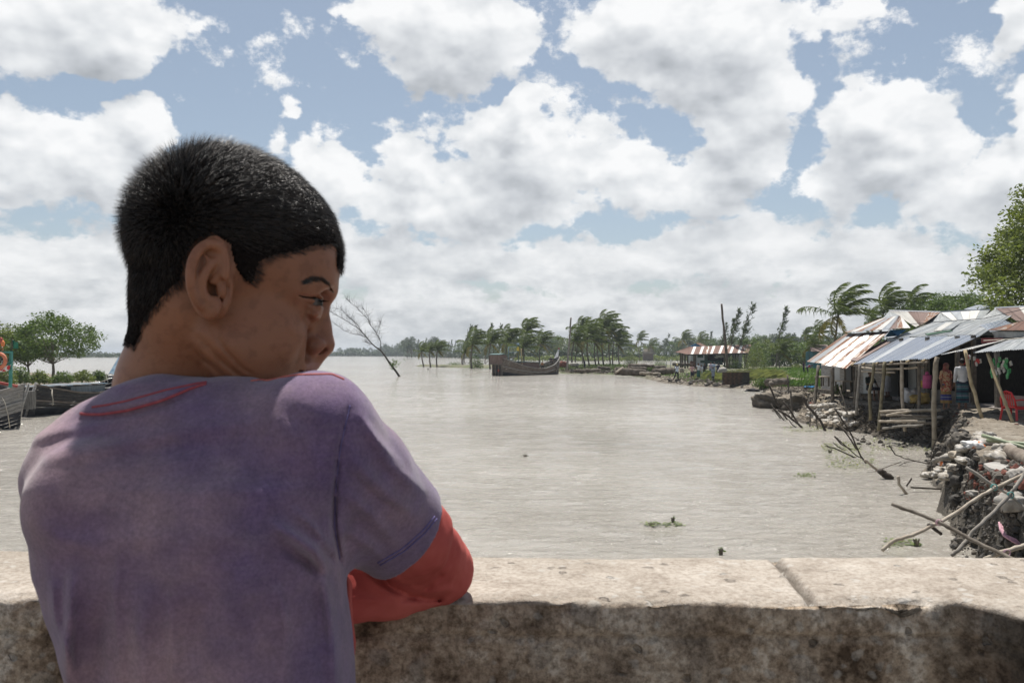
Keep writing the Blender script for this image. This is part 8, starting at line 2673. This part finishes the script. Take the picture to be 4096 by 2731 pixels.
prism(rj, 'fascia', [C3(3965, 1326, 17.1), C3(4180, 1328, 16.5), C3(4180, 1352, 16.5), C3(3985, 1350, 17.1)], (.03, 0, 0), pmat('dirty_white_board', two((.22, .23, .23), (.34, .35, .34)), scale=4, rough=.8, coord='World'))
prism(rj, 'red_strip', [C3(3925, 1352, 17.0), C3(4010, 1352, 16.8), C3(4010, 1366, 16.8), C3(3925, 1372, 17.0)], (.03, 0, 0), pmat('dark_red_board', two((.12, .02, .02), (.20, .04, .035)), coord='World'))
a2 = empty('tin_awning', (15.5, 24, 3)); tag(a2, 'narrow tin awning over the grocery shop, between the shiny one and the right one', 'awning')
roof(a2, [C3(3764, 1420, 14.2), C3(3893, 1396, 14.2), C3(4046, 1356, 16.8), C3(3930, 1381, 16.8)], 4, [TIN, TIN_W], pitch=.12, amp=.014)
a3 = empty('tin_awning', (15.5, 22, 3)); tag(a3, 'grey tin awning above the red chair at the right edge', 'awning')
roof(a3, [C3(3890, 1414, 14.2), C3(4190, 1390, 14.0), C3(4190, 1330, 16.9), C3(4044, 1357, 16.9)], 7, [TIN_G, TIN, TIN_G], pitch=.12, amp=.014)
mb = MB(); mb.tube([C3(3640, 1296, 19), C3(3940, 1273, 19), C3(4200, 1212, 18)], .012, 4); tag(mb.build('cable', BLACK), 'thin cable running over the tin roofs to the right', 'cable')
mb = MB(); mb.tube([C3(3935, 1362, 16.5), C3(4040, 1356, 15.6), C3(4200, 1342, 15)], .014, 4); tag(mb.build('cable', ROPE), 'pale cord strung under the rusty lean-to', 'cord')

# ---- shop interiors
sh = mr
def wallp(name, y0, y1, z0, z1, x, m, par=None):
    return prism(par if par is not None else sh, name, [(x, y0, z0), (x, y1, z0), (x, y1, z1), (x, y0, z1)], (.05, 0, 0), m)
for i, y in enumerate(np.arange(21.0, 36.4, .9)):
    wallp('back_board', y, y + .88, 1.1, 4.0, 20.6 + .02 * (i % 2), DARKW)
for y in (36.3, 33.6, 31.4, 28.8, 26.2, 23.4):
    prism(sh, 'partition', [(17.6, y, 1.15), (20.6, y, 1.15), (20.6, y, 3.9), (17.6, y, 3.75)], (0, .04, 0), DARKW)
CEMENT = pmat('cement_plinth', two((.20, .18, .17), (.33, .30, .28)), scale=3, rough=.9, bump=.2, coord='World')
PINKP = pmat('pinkish_plinth', two((.26, .20, .19), (.36, .28, .27)), scale=3, rough=.9, coord='World')
mb = MB(); mb.box((19.0, 28.9, 1.12), (3.4, 15.2, .30)); adopt(sh, mb.build('floor', CEMENT))
for y0, y1, z1, m in ((33.4, 30.6, 1.72, CEMENT), (28.6, 26.4, 1.75, PINKP), (26.2, 25.2, 1.78, CEMENT)):
    wallp('plinth', y0, y1, 1.15, z1, 17.55, m)
for y in (35.8, 33.55, 31.3, 30.2, 28.75, 26.3, 25.1, 24.2):
    mb = MB(); mb.box((17.5, y, 2.5), (.13, .14, 2.8)); adopt(sh, mb.build('shop_post', [STICK, GREY][int(y * 10) % 2]))
for y0, y1, m in ((35.6, 34.9, TIN_G), (34.8, 34.2, WOOD_PALE)):
    wallp('shutter', y0, y1, 1.2, 3.4, 17.7, m)
# right bay: poster-covered shutter, low white wall, ribbed tin wall
rs = empty('shop_bay', (17.2, 23, 1.25)); tag(rs, 'shop bay with a shutter pasted with red and white posters, at the right edge', 'shop')
for i, (y0, y1) in enumerate(((25.0, 24.5), (24.5, 24.0))):
    wallp('shutter_board', y0, y1, 1.3, 3.2, 17.2 + .02 * i, WOOD_OLD, rs)
POST = pattern('red_white_poster', (.42, .38, .36), (.36, .08, .08), 7, .50)
for r_ in range(6):
    for c_ in range(2):
        y0 = 24.93 - .47 * c_
        wallp('poster', y0, y0 - .38, 1.42 + .29 * r_, 1.42 + .29 * r_ + .25, 17.17, POST, rs)
for i in range(8):
    y0 = 23.9 - .34 * i
    wallp('wall_sheet', y0, y0 - .33, 1.3, 3.6, 17.0 + .015 * (i % 2), [TIN_G, WOOD_OLD][i % 2], rs)
mb = MB(); mb.box((16.75, 23.45, 2.35), (.12, .14, 2.2)); adopt(rs, mb.build('shop_post', pmat('tan_board', two((.22, .17, .10), (.34, .27, .17)), scale=4, coord='World')))
wallp('low_wall', 23.4, 20.9, 1.2, 1.95, 16.0, pmat('pale_plaster', two((.34, .36, .35), (.46, .48, .46)), scale=3, rough=.9, coord='World'), rs)
mb = MB(); mb.box((16.4, 22.3, 1.22), (1.2, 4.6, .12)); adopt(rs, mb.build('step', CEMENT))
mb = MB()
for z in (1.75, 2.05, 2.3): mb.box((15.9, 22.9, z + .05), (.05, .62, .07))
for y in (22.6, 23.2): mb.box((15.9, y, 2.0), (.05, .05, .85))
tag(mb.build('dark_chair_back', BLACK), 'dark chair back standing behind the low white wall at the right edge', 'chair')
mb = MB(); mb.tube([(15.9, 22.6, 1.2), (15.9, 22.6, 1.7)], .02, 4)

# goods
def packets(x, y0, y1, z0, z1, cols, label, n):
    r = random.Random(int(y0 * 10)); b = empty('packet_string', (x, y0, z1)); tag(b, label, 'packets')
    for i in range(n):
        y = r.uniform(y1, y0); z = r.uniform(z0, z1)
        mb = MB(); mb.box((x + r.uniform(-.05, .05), y, z), (.03, .10, .14), Matrix.Rotation(r.uniform(-.5, .5), 3, 'X'), 0, .01); adopt(b, mb.build('packet', r.choice(cols)))
GRP = cmat('green_foil', (.05, .30, .10), .3); RDP = cmat('red_foil', (.42, .04, .04), .3); WHP = cmat('white_foil', (.5, .5, .48), .3); YLP = cmat('yellow_plastic_dull', (.50, .40, .09), .5)
packets(15.6, 26.0, 24.9, 2.45, 3.05, [GRP, GRP, WHP], 'strings of green snack packets hanging at the grocery shop', 30)
packets(15.9, 28.2, 26.6, 2.75, 3.1, [RDP, RDP, WHP], 'red packets hanging under the eave behind the person in the headscarf', 14)
packets(16.9, 26.0, 25.0, 2.05, 2.35, [cmat('blue_tin', (.05, .16, .32), .4), WHP, cmat('dark_jar', (.05, .05, .05), .3)], 'jars and blue tins on the grocery shelf', 12)
packets(19.8, 30.8, 29.2, 1.9, 3.1, [cmat('blue_tin', (.05, .16, .32), .4), WHP, RDP], 'dim goods stacked on the back shelves of the open shop', 26)
mb = MB(); mb.box((17.1, 25.5, 1.95), (.5, 1.1, .05)); tag(mb.build('shelf', STICK), 'wooden counter shelf of the grocery shop', 'shelf')
def cyl(name, c, r0, r1, h, m, label, cat, lid=None):
    mb = MB(); c = Vector(c); mb.tube([c, c + Vector((0, 0, h * .5)), c + Vector((0, 0, h * .96)), c + Vector((0, 0, h))], [r0, (r0 + r1) / 2 * 1.03, r1, r1 * 1.06], 14, cap=True)
    if lid: mb.tube([c + Vector((0, 0, h)), c + Vector((0, 0, h + .10)), c + Vector((0, 0, h + .16))], [r1 * .5, r1 * .45, .02], 10)
    tag(mb.build(name, m, None, True), label, cat)
def S(px, py, x): return C3(px, py, x)
p = S(3708, 1552, 16.6); cyl('water_jug', (p.x, p.y, p.z), .17, .16, .52, cmat('pink_plastic', (.60, .12, .32), .4), 'pink plastic water container standing on the shop plinth', 'container', 1)
p = S(3690, 1548, 16.6); cyl('bucket', (p.x, p.y, p.z), .13, .18, .26, YLP, 'yellow bucket left of the pink water container', 'bucket')
p = S(3618, 1595, 16.8); cyl('bottle_bag', (p.x, p.y, 1.3), .10, .07, .45, cmat('clear_bag', (.45, .48, .52), .4), 'pale bottles in a bag leaning at the plinth behind the pale post', 'bottle')
for (px, py, x, d, m, lb) in ((3645, 1590, 16.4, (.30, .26, .30), WHITE, 'white sack bulging against the plinth'), (3672, 1598, 16.3, (.34, .26, .18), cmat('yellow_sack', (.48, .34, .12)), 'flat yellow sack in front of the white one'), (3692, 1578, 16.5, (.22, .20, .22), cmat('yellow_sack', (.48, .34, .12)), 'upper yellow sack behind the brown post')):
    p = S(px, py, x); lump('sack', Vector((p.x, p.y, 1.25 + d[2] * .7)), d, int(px), m, lb, 'sack', .35)
def bench(px, py, x, w, dpt, h, label, name='bench', cat='bench'):
    p = S(px, py, x); b = empty(name, p); tag(b, label, cat)
    mb = MB(); mb.box((0, 0, h), (dpt, w, .05)); mb.build('seat', PALE, b)
    for sx in (-1, 1):
        for sy in (-1, 1):
            mb = MB(); mb.box((sx * dpt * .4, sy * w * .42, h / 2), (.06, .06, h)); mb.build('leg', STICK, b)
bench(3372, 1566, 15.6, 1.0, .45, .50, 'weathered wooden bench by the bright green plant'); bench(3288, 1544, 16.6, .9, .5, .5, 'pale low table at the corner of the tin house', 'table', 'table')
mb = MB()
for i in range(3): mb.add([P(3232 + 20 * i, 1548 - 3 * i, 46), P(3262 + 18 * i, 1540 - 2 * i, 46.6), P(3272 + 14 * i, 1550, 45.2), P(3236 + 16 * i, 1553, 45)], [(0, 1, 2, 3)])
bag_ = lump('plastic_bag', G(3236, 1549) + Vector((0, 0, .05)), (.42, .25, .07), 5, cmat('blue_plastic', (.04, .30, .62), .4), 'left scrap of bright blue plastic on the mud by the tin house', 'plastic bag', .5)
bag_ = lump('plastic_bag', G(3276, 1545) + Vector((0, 0, .08)), (.32, .25, .13), 6, cmat('blue_plastic', (.04, .30, .62), .4), 'right scrap of bright blue plastic under the low table', 'plastic bag', .5)
# stacked poles and planks shoring the bank
rs_ = random.Random(3)
for i, (a, b, r, lb) in enumerate((((3518, 1646), (3760, 1640), .06, 'top pale log of the stack shoring the bank'), ((3520, 1660), (3735, 1664), .045, 'second pole of the bank shoring stack'), ((3560, 1676), (3770, 1668), .06, 'thick grey plank jutting right from the shoring stack'),
                                   ((3515, 1684), (3700, 1684), .05, 'fourth pole of the bank shoring stack'), ((3590, 1700), (3752, 1688), .055, 'grey plank low in the shoring stack'), ((3530, 1712), (3690, 1700), .045, 'lowest slanting pole of the shoring stack'), ((3545, 1660), (3640, 1645), .04, 'short cross pole on top of the shoring stack'))):
    D = 27.8 - .12 * i
    stick([a, ((a[0] + b[0]) / 2, (a[1] + b[1]) / 2 + rs_.uniform(-3, 3)), b], [D + 1.4, D + .6, D], r, lb, [PALE, STICK, GREY][i % 3], 'shoring_pole', 'pole')

# red plastic chair
def red_chair():
    D = 23.2
    base = P(4052, 1415, D); z = drop(base.x, base.y)
    base = Vector((base.x, base.y, z))
    r = empty('plastic_chair', base, math.radians(115)); tag(r, 'red plastic chair standing on the bank at the right edge', 'chair')
    m = pmat('red_plastic', two((.50, .015, .02), (.58, .03, .03)), rough=.35, spec=.5)
    mb = MB(); mb.box((0, 0, .42), (.46, .44, .035)); mb.box((0, -.21, .39), (.46, .03, .08)); mb.box((.22, 0, .39), (.03, .42, .08)); mb.box((-.22, 0, .39), (.03, .42, .08)); mb.build('seat', m, r)
    for sx in (-1, 1):
        for sy in (-1, 1):
            mb = MB(); mb.bar((sx * .20, sy * .19, .41), (sx * .25, sy * .24, 0), .055, .045); mb.build('leg', m, r)
    mb = MB(); mb.tube([(-.21, .20, .42), (-.20, .27, .66), (-.13, .31, .84), (0, .325, .88), (.13, .31, .84), (.20, .27, .66), (.21, .20, .42)], .028, 6); mb.build('back_frame', m, r, True)
    for i in range(5):
        x = -.12 + .06 * i; mb = MB(); mb.bar((x, .215, .44), (x, .305, .84), .030, .012); mb.build('slat', m, r)
    for sx in (-1, 1):
        mb = MB(); mb.tube([(sx * .22, .24, .62), (sx * .26, 0, .64), (sx * .24, -.19, .60), (sx * .22, -.20, .42)], .022, 6); mb.build('armrest', m, r, True)
red_chair()

# ---- people at the shops
g = G(3780, 1634); 
LUNGI_B = stripes('blue_striped_lungi', [(0, (.012, .02, .045)), (.30, (.02, .10, .12)), (.55, (.30, .34, .38)), (.60, (.015, .03, .07)), (.72, (.30, .34, .38)), (.76, (.02, .08, .10))], 3.4)
LUNGI_O = stripes('brown_blue_skirt', [(0, (.22, .14, .05)), (.62, (.03, .035, .16)), (.80, (.22, .24, .28)), (.84, (.03, .03, .15))], 1.9)
def on_bank(px, py, D=None):
    p = G(px, py)
    return p
figure(on_bank(3783, 1636), FC + .25, 'person in a rust headscarf and tan flowered blouse standing under the awning', pattern('tan_flowered_blouse', (.40, .27, .16), (.30, .06, .04), 16, .5), None, LUNGI_O, 'stand', {}, 1.62, res=.016, scarf=pattern('rust_scarf', (.22, .06, .05), (.12, .04, .035), 20), legs={'l': (-.04, .06, .05), 'r': (.06, -.05, .05)})
figure(on_bank(3848, 1636), math.pi / 2 - .2, 'person with back turned in a white shirt and dark blue striped lungi', WHITE, None, LUNGI_B, 'stand', {'r': 'front'}, 1.76, res=.016, sleeve='long')
p = S(3478, 1578, 16.0); figure(Vector((p.x, p.y, 1.15)), FC + .3, 'person sitting in the shade with bare legs behind the bent bamboo post', cmat('dark_green_shirt', (.02, .03, .028)), cmat('dark_shorts_far', (.03, .03, .04)), None, 'sit', {'l': 'knee', 'r': 'front'}, 1.66, res=.02, long_legs=False)
p = S(3550, 1560, 16.9); figure(Vector((p.x, p.y, 1.28)), math.pi / 2 + .7, 'person in a pale yellow shirt and white cloth standing half hidden in the shop shade', cmat('pale_yellow_shirt', (.42, .40, .26)), None, cmat('white_lungi', (.48, .50, .55)), 'stand', {'l': 'front', 'r': 'front'}, 1.66, res=.02, hunch=.3)
p = S(3478, 1578, 16.0); mb = MB(); mb.box((p.x, p.y + .12, 1.38), (.9, .4, .06)); mb.box((p.x - .3, p.y + .12, 1.25), (.06, .3, .22)); mb.box((p.x + .3, p.y + .12, 1.25), (.06, .3, .22)); tag(mb.build('stool', STICK), 'low wooden seat under the sitting person', 'stool')

# ============================================================ the far shed and what is round it
sd_ = empty('shed', (P(2860, 1415, 150).x, 150, .5)); tag(sd_, 'long open shed with a red-brown and white striped tin roof on wooden posts', 'shed')
D0 = 146.0
def F(px, py, D): return P(px, py, D)
roof(sd_, [F(2751, 1418, D0), F(2993, 1412, D0), F(3006, 1378, 150), F(2763, 1387, 150)], 22, [TIN_RR, TIN_W, TIN_RR, TIN_RR, TIN_W, TIN_RR, TIN_R], pitch=.30, amp=.03)
roof(sd_, [F(2702, 1408, 150.5), F(2752, 1417, D0), F(2764, 1387, 150), F(2756, 1387, 150.2)], 3, [TIN_RR], pitch=.30, amp=.03)
roof(sd_, [F(2993, 1410, 154.5), F(2751, 1416, 154.5), F(2763, 1387.2, 150.1), F(3006, 1378.2, 150.1)], 8, [TIN_RR], pitch=.30, amp=.03)
for i, (px, top, bot, D) in enumerate(((2722, 1412, 1466, 150), (2730, 1412, 1468, 152), (2740, 1414, 1470, 149), (2750, 1414, 1464, 154), (2775, 1417, 1470, 147), (2782, 1417, 1470, 147.5), (2898, 1412, 1468, 147), (2932, 1412, 1462, 153), (2942, 1412, 1462, 150), (2980, 1410, 1464, 147), (2987, 1411, 1466, 149))):
    mb = MB(); a_ = F(px, top, D); b_ = F(px + RNG.uniform(-1.5, 1.5), bot, D); b_.z = .2; mb.tube([b_, a_], .17, 6); adopt(sd_, mb.build('post', STICK))
mb = MB(); mb.bar(F(2752, 1419, D0), F(2990, 1413, D0), .14, .22); adopt(sd_, mb.build('eave_beam', DARKW))
for i in range(6):
    u = i / 6
    mb = MB(); a_ = F(2930 + 42 * u, 1415, 153); mb.bar(Vector((a_.x, a_.y, .5)), Vector((a_.x, a_.y, 3.4)), .34, .05, up=(0, 1, 0)); adopt(sd_, mb.build('wall_sheet', TIN_G))
DG = pmat('dark_green_machine', two((.02, .06, .045), (.04, .10, .075)), scale=4, rough=.6)
mc = empty('machine', F(2830, 1455, 149)); tag(mc, 'dark green saw mill frame standing inside the shed', 'machine')
for nm, a_, b_, w, h in (('post', (2824, 1420), (2824, 1466), .55, .5), ('beam', (2802, 1446), (2888, 1446), .5, .5), ('beam', (2830, 1450), (2890, 1456), .35, .3), ('rack', (2790, 1424), (2812, 1424), .4, .6)):
    mb = MB(); mb.bar(F(*a_, 149), F(*b_, 149), w, h); adopt(mc, mb.build(nm, DG))
lump('tarpaulin', F(2868, 1430, 149.5), (1.9, .8, .9), 4, BLACK, 'bulky thing wrapped in black tarpaulin inside the shed', 'tarpaulin', .4)
lump('white_sheet', F(2878, 1424, 149.0), (.9, .5, .35), 9, WHITE, 'crumpled white sheet on top of the black tarpaulin', 'sheet', .5)
lump('tyre_bundle', F(2770, 1455, 147.0), (.5, .4, .5), 9, SKIN2, 'brown bundle between the shed posts', 'bundle', .4)
# houses behind
h2 = empty('far_house', F(2790, 1400, 175)); tag(h2, 'far house with a blue gable and brown roof showing over the shed', 'house')
prism(h2, 'blue_gable', [F(2758, 1388, 172), F(2811, 1387, 172), F(2783, 1373, 172)], (0, .3, 0), BLUET)
roof_sheet(h2, [F(2811, 1387, 172), F(2830, 1386, 180), F(2800, 1371, 180), F(2783, 1373, 171.6)], TIN_RR, .3, .03)
mb = MB(); c = F(2790, 1415, 174); mb.box((c.x, c.y + 1, 2.3), (3.0, 3, 4.6)); adopt(h2, mb.build('wall', TIN_G))
h3 = empty('far_house', F(3268, 1405, 120)); tag(h3, 'little blue walled house with a brown roof beyond the field', 'house')
c = F(3272, 1415, 120)
mb = MB(); mb.box((c.x, c.y, 2.3), (2.6, 3, 2.6)); adopt(h3, mb.build('wall', pmat('teal_wall', two((.04, .14, .18), (.07, .20, .24)), coord='World')))
prism(h3, 'roof', [Vector((c.x - 1.8, c.y - 2, 3.5)), Vector((c.x + 1.8, c.y - 2, 3.5)), Vector((c.x + 1.3, c.y, 4.5)), Vector((c.x - 1.3, c.y, 4.5))], (0, 0, .08), TIN_B)
h4 = empty('far_hut', F(2590, 1420, 300)); tag(h4, 'small thatched hut at the edge of the wood', 'hut')
c = F(2592, 1415, 330); mb = MB(); mb.box((c.x, c.y, 2.0), (4, 3, 3)); adopt(h4, mb.build('wall', WOOD_OLD)); prism(h4, 'roof', [Vector((c.x - 2.6, c.y - 2, 3.2)), Vector((c.x + 2.6, c.y - 2, 3.2)), Vector((c.x + 1.6, c.y, 5.2)), Vector((c.x - 1.6, c.y, 5.2))], (0, 0, .15), pmat('thatch', two((.16, .14, .11), (.26, .23, .18)), coord='World'))

# logs on the far bank
def log(a, b, D, r, label, m=None):
    p0, p1 = P(a[0], a[1], D[0]), P(b[0], b[1], D[1])
    mb = MB(); n = 8
    mb.tube([p0.lerp(p1, i / n) + Vector((0, 0, .04 * math.sin(i * 2.1))) for i in range(n + 1)], [r * (1.05 - .12 * i / n) for i in range(n + 1)], 10)
    tag(mb.build('log', m or LOGM, None, True), label, 'log')
LOGM = pmat('log_bark_far', [(.3, (.045, .036, .028)), (.5, (.10, .082, .064)), (.7, (.19, .165, .135))], scale=1.6, detail=6, rough=.9, bump=.5, bscale=8, coord='World')
log((2516, 1466), (2585, 1465), (112, 113), .40, 'upper thick log of the pile on the far bank')
log((2515, 1475), (2583, 1477), (110, 111), .36, 'middle log of the pile on the far bank')
log((2462, 1484), (2580, 1491), (106, 107), .52, 'big dark bottom log of the pile at the water edge')
log((2574, 1464), (2614, 1463), (118, 119), .22, 'thin log lying behind the pile')
log((2616, 1489), (2690, 1482), (104, 106), .48, 'thick log lying alone left of the photographer')
log((2560, 1492), (2640, 1494), (101, 103), .15, 'slim pale pole in the weeds before the logs', PALE)
log((2462, 1490), (2492, 1470), (104, 105), .14, 'pale broken timber leaning on the log pile', PALE)
log((2300, 1484), (2400, 1480), (118, 122), .26, 'long root-covered log left of the pile at the water')
log((2392, 1470), (2440, 1474), (128, 128), .26, 'log among the roots under the palm clump')
log((2787, 1521), (2862, 1519), (86, 88), .34, 'log lying on the bank edge before the group')
log((2690, 1457), (2760, 1458), (150, 150), .30, 'log behind the white marker posts')
log((2600, 1470), (2660, 1468), (125, 127), .30, 'log between the weeds and the marker posts')
log((3070, 1530), (3145, 1524), (66, 69), .30, 'fallen grey trunk lying on the mud flat')
log((3070, 1522), (3090, 1538), (67, 65), .18, 'branch stub of the fallen grey trunk')
lump('boulder', G(2888, 1512) + Vector((0, 0, .5)), (.50, .45, .62), 11, WHITEC, 'tall pale boulder beside the brick wall end', 'boulder', .25)
lump('boulder', G(2840, 1512) + Vector((0, 0, .3)), (.8, .5, .42), 12, CLAYL, 'rounded sandy boulder behind the child in the kurta', 'boulder', .25)
lump('boulder', G(2782, 1504) + Vector((0, 0, .3)), (.55, .45, .4), 13, CLAYL, 'sandy boulder behind the pink striped tee', 'boulder', .25)
lump('boulder', G(2728, 1490) + Vector((0, 0, .3)), (.35, .3, .4), 14, PALE, 'pale sack-like stone behind the photographer', 'boulder', .25)
lump('mud_clump', G(2880, 1562) + Vector((0, 0, .0)), (.9, .5, .3), 15, TAR_LOW, 'dark wreckage floating before the brick wall', 'wreckage', .5) if False else None
lump('wreckage', PZ(3008, 1563, .05), (.55, .4, .16), 15, BLACK, 'dark thing floating at the water edge below the mud bank', 'wreckage', .5)
lump('brick_heap', P(2253, 1455, 150) - Vector((0, 0, .1)), (.75, .6, .6), 16, BRICKM, 'heap of red bricks on the spit right of the boat prow', 'brick heap', .35)
lump('white_heap', P(2298, 1455, 152) - Vector((0, 0, .15)), (.9, .6, .35), 17, WHITEC, 'heap of white bags behind the leaning grey pole', 'bag heap', .35)
# brick wall with mould, laid brick by brick
bw = empty('brick_wall', G(2950, 1540)); tag(bw, 'low mouldy brick wall on the bank, right of the group of people', 'wall')
A_ = PZ(2890, 1536, .35); B_ = PZ(3000, 1536, .35); B_ = Vector((B_.x, A_.y + .3, B_.z))
BR = [pmat('mouldy_brick', two((.045, .032, .024), (.10, .07, .05)), scale=3, rough=.95), pmat('mouldy_brick_red', two((.07, .042, .03), (.13, .085, .06)), scale=3, rough=.95)]
nb_, nr_ = 12, 7
vx = (B_ - A_) / nb_
bm_ = MB(); bm_.box((0, 0, 0), (vx.length * .95, .22, .155)); bme = [mesh('brick', bm_.v, bm_.f, m_, False) for m_ in BR]
ang = math.atan2(vx.y, vx.x)
for r_ in range(nr_):
    for i in range(nb_):
        o = link('brick', bme[(i * 7 + r_ * 3) % 2], None, A_ + vx * (i + .5 + .5 * (r_ % 2) * (i < nb_ - 1)) + Vector((0, RNG.uniform(-.012, .012), .02 + .17 * r_)))
        o.rotation_euler = (0, 0, ang); adopt(bw, o)
mb = MB(); c = (A_ + B_) / 2; mb.box((c.x, c.y + .06, c.z + .5), ((B_ - A_).length - .1, .20, 1.15)); adopt(bw, mb.build('mortar', pmat('mortar_dark', two((.03, .027, .022), (.06, .054, .045)), coord='World')))
mb = MB(); mb.box((c.x, c.y, c.z + 1.21), ((B_ - A_).length + .1, .34, .07)); adopt(bw, mb.build('coping', pmat('coping_stone', two((.14, .12, .09), (.24, .21, .17)), scale=4, coord='World')))

# ============================================================ the damp air over the river
hm = bpy.data.materials.new('river_haze'); hm.use_nodes = True; hm.node_tree.nodes.clear()
_t = NT(hm.node_tree); _v = _t.n('ShaderNodeVolumePrincipled'); _v.inputs['Color'].default_value = (.80, .87, .95, 1); _v.inputs['Density'].default_value = .00026
_t.l(_v.outputs[0], _t.n('ShaderNodeOutputMaterial').inputs['Volume'])
mb = MB(); mb.box((0, 3960, 12), (16800, 8400, 30)); tag(mb.build('haze', hm), kind='stuff')

# ============================================================ the boy in front
_boy, _bv = make_boy()
make_clothes(_boy)
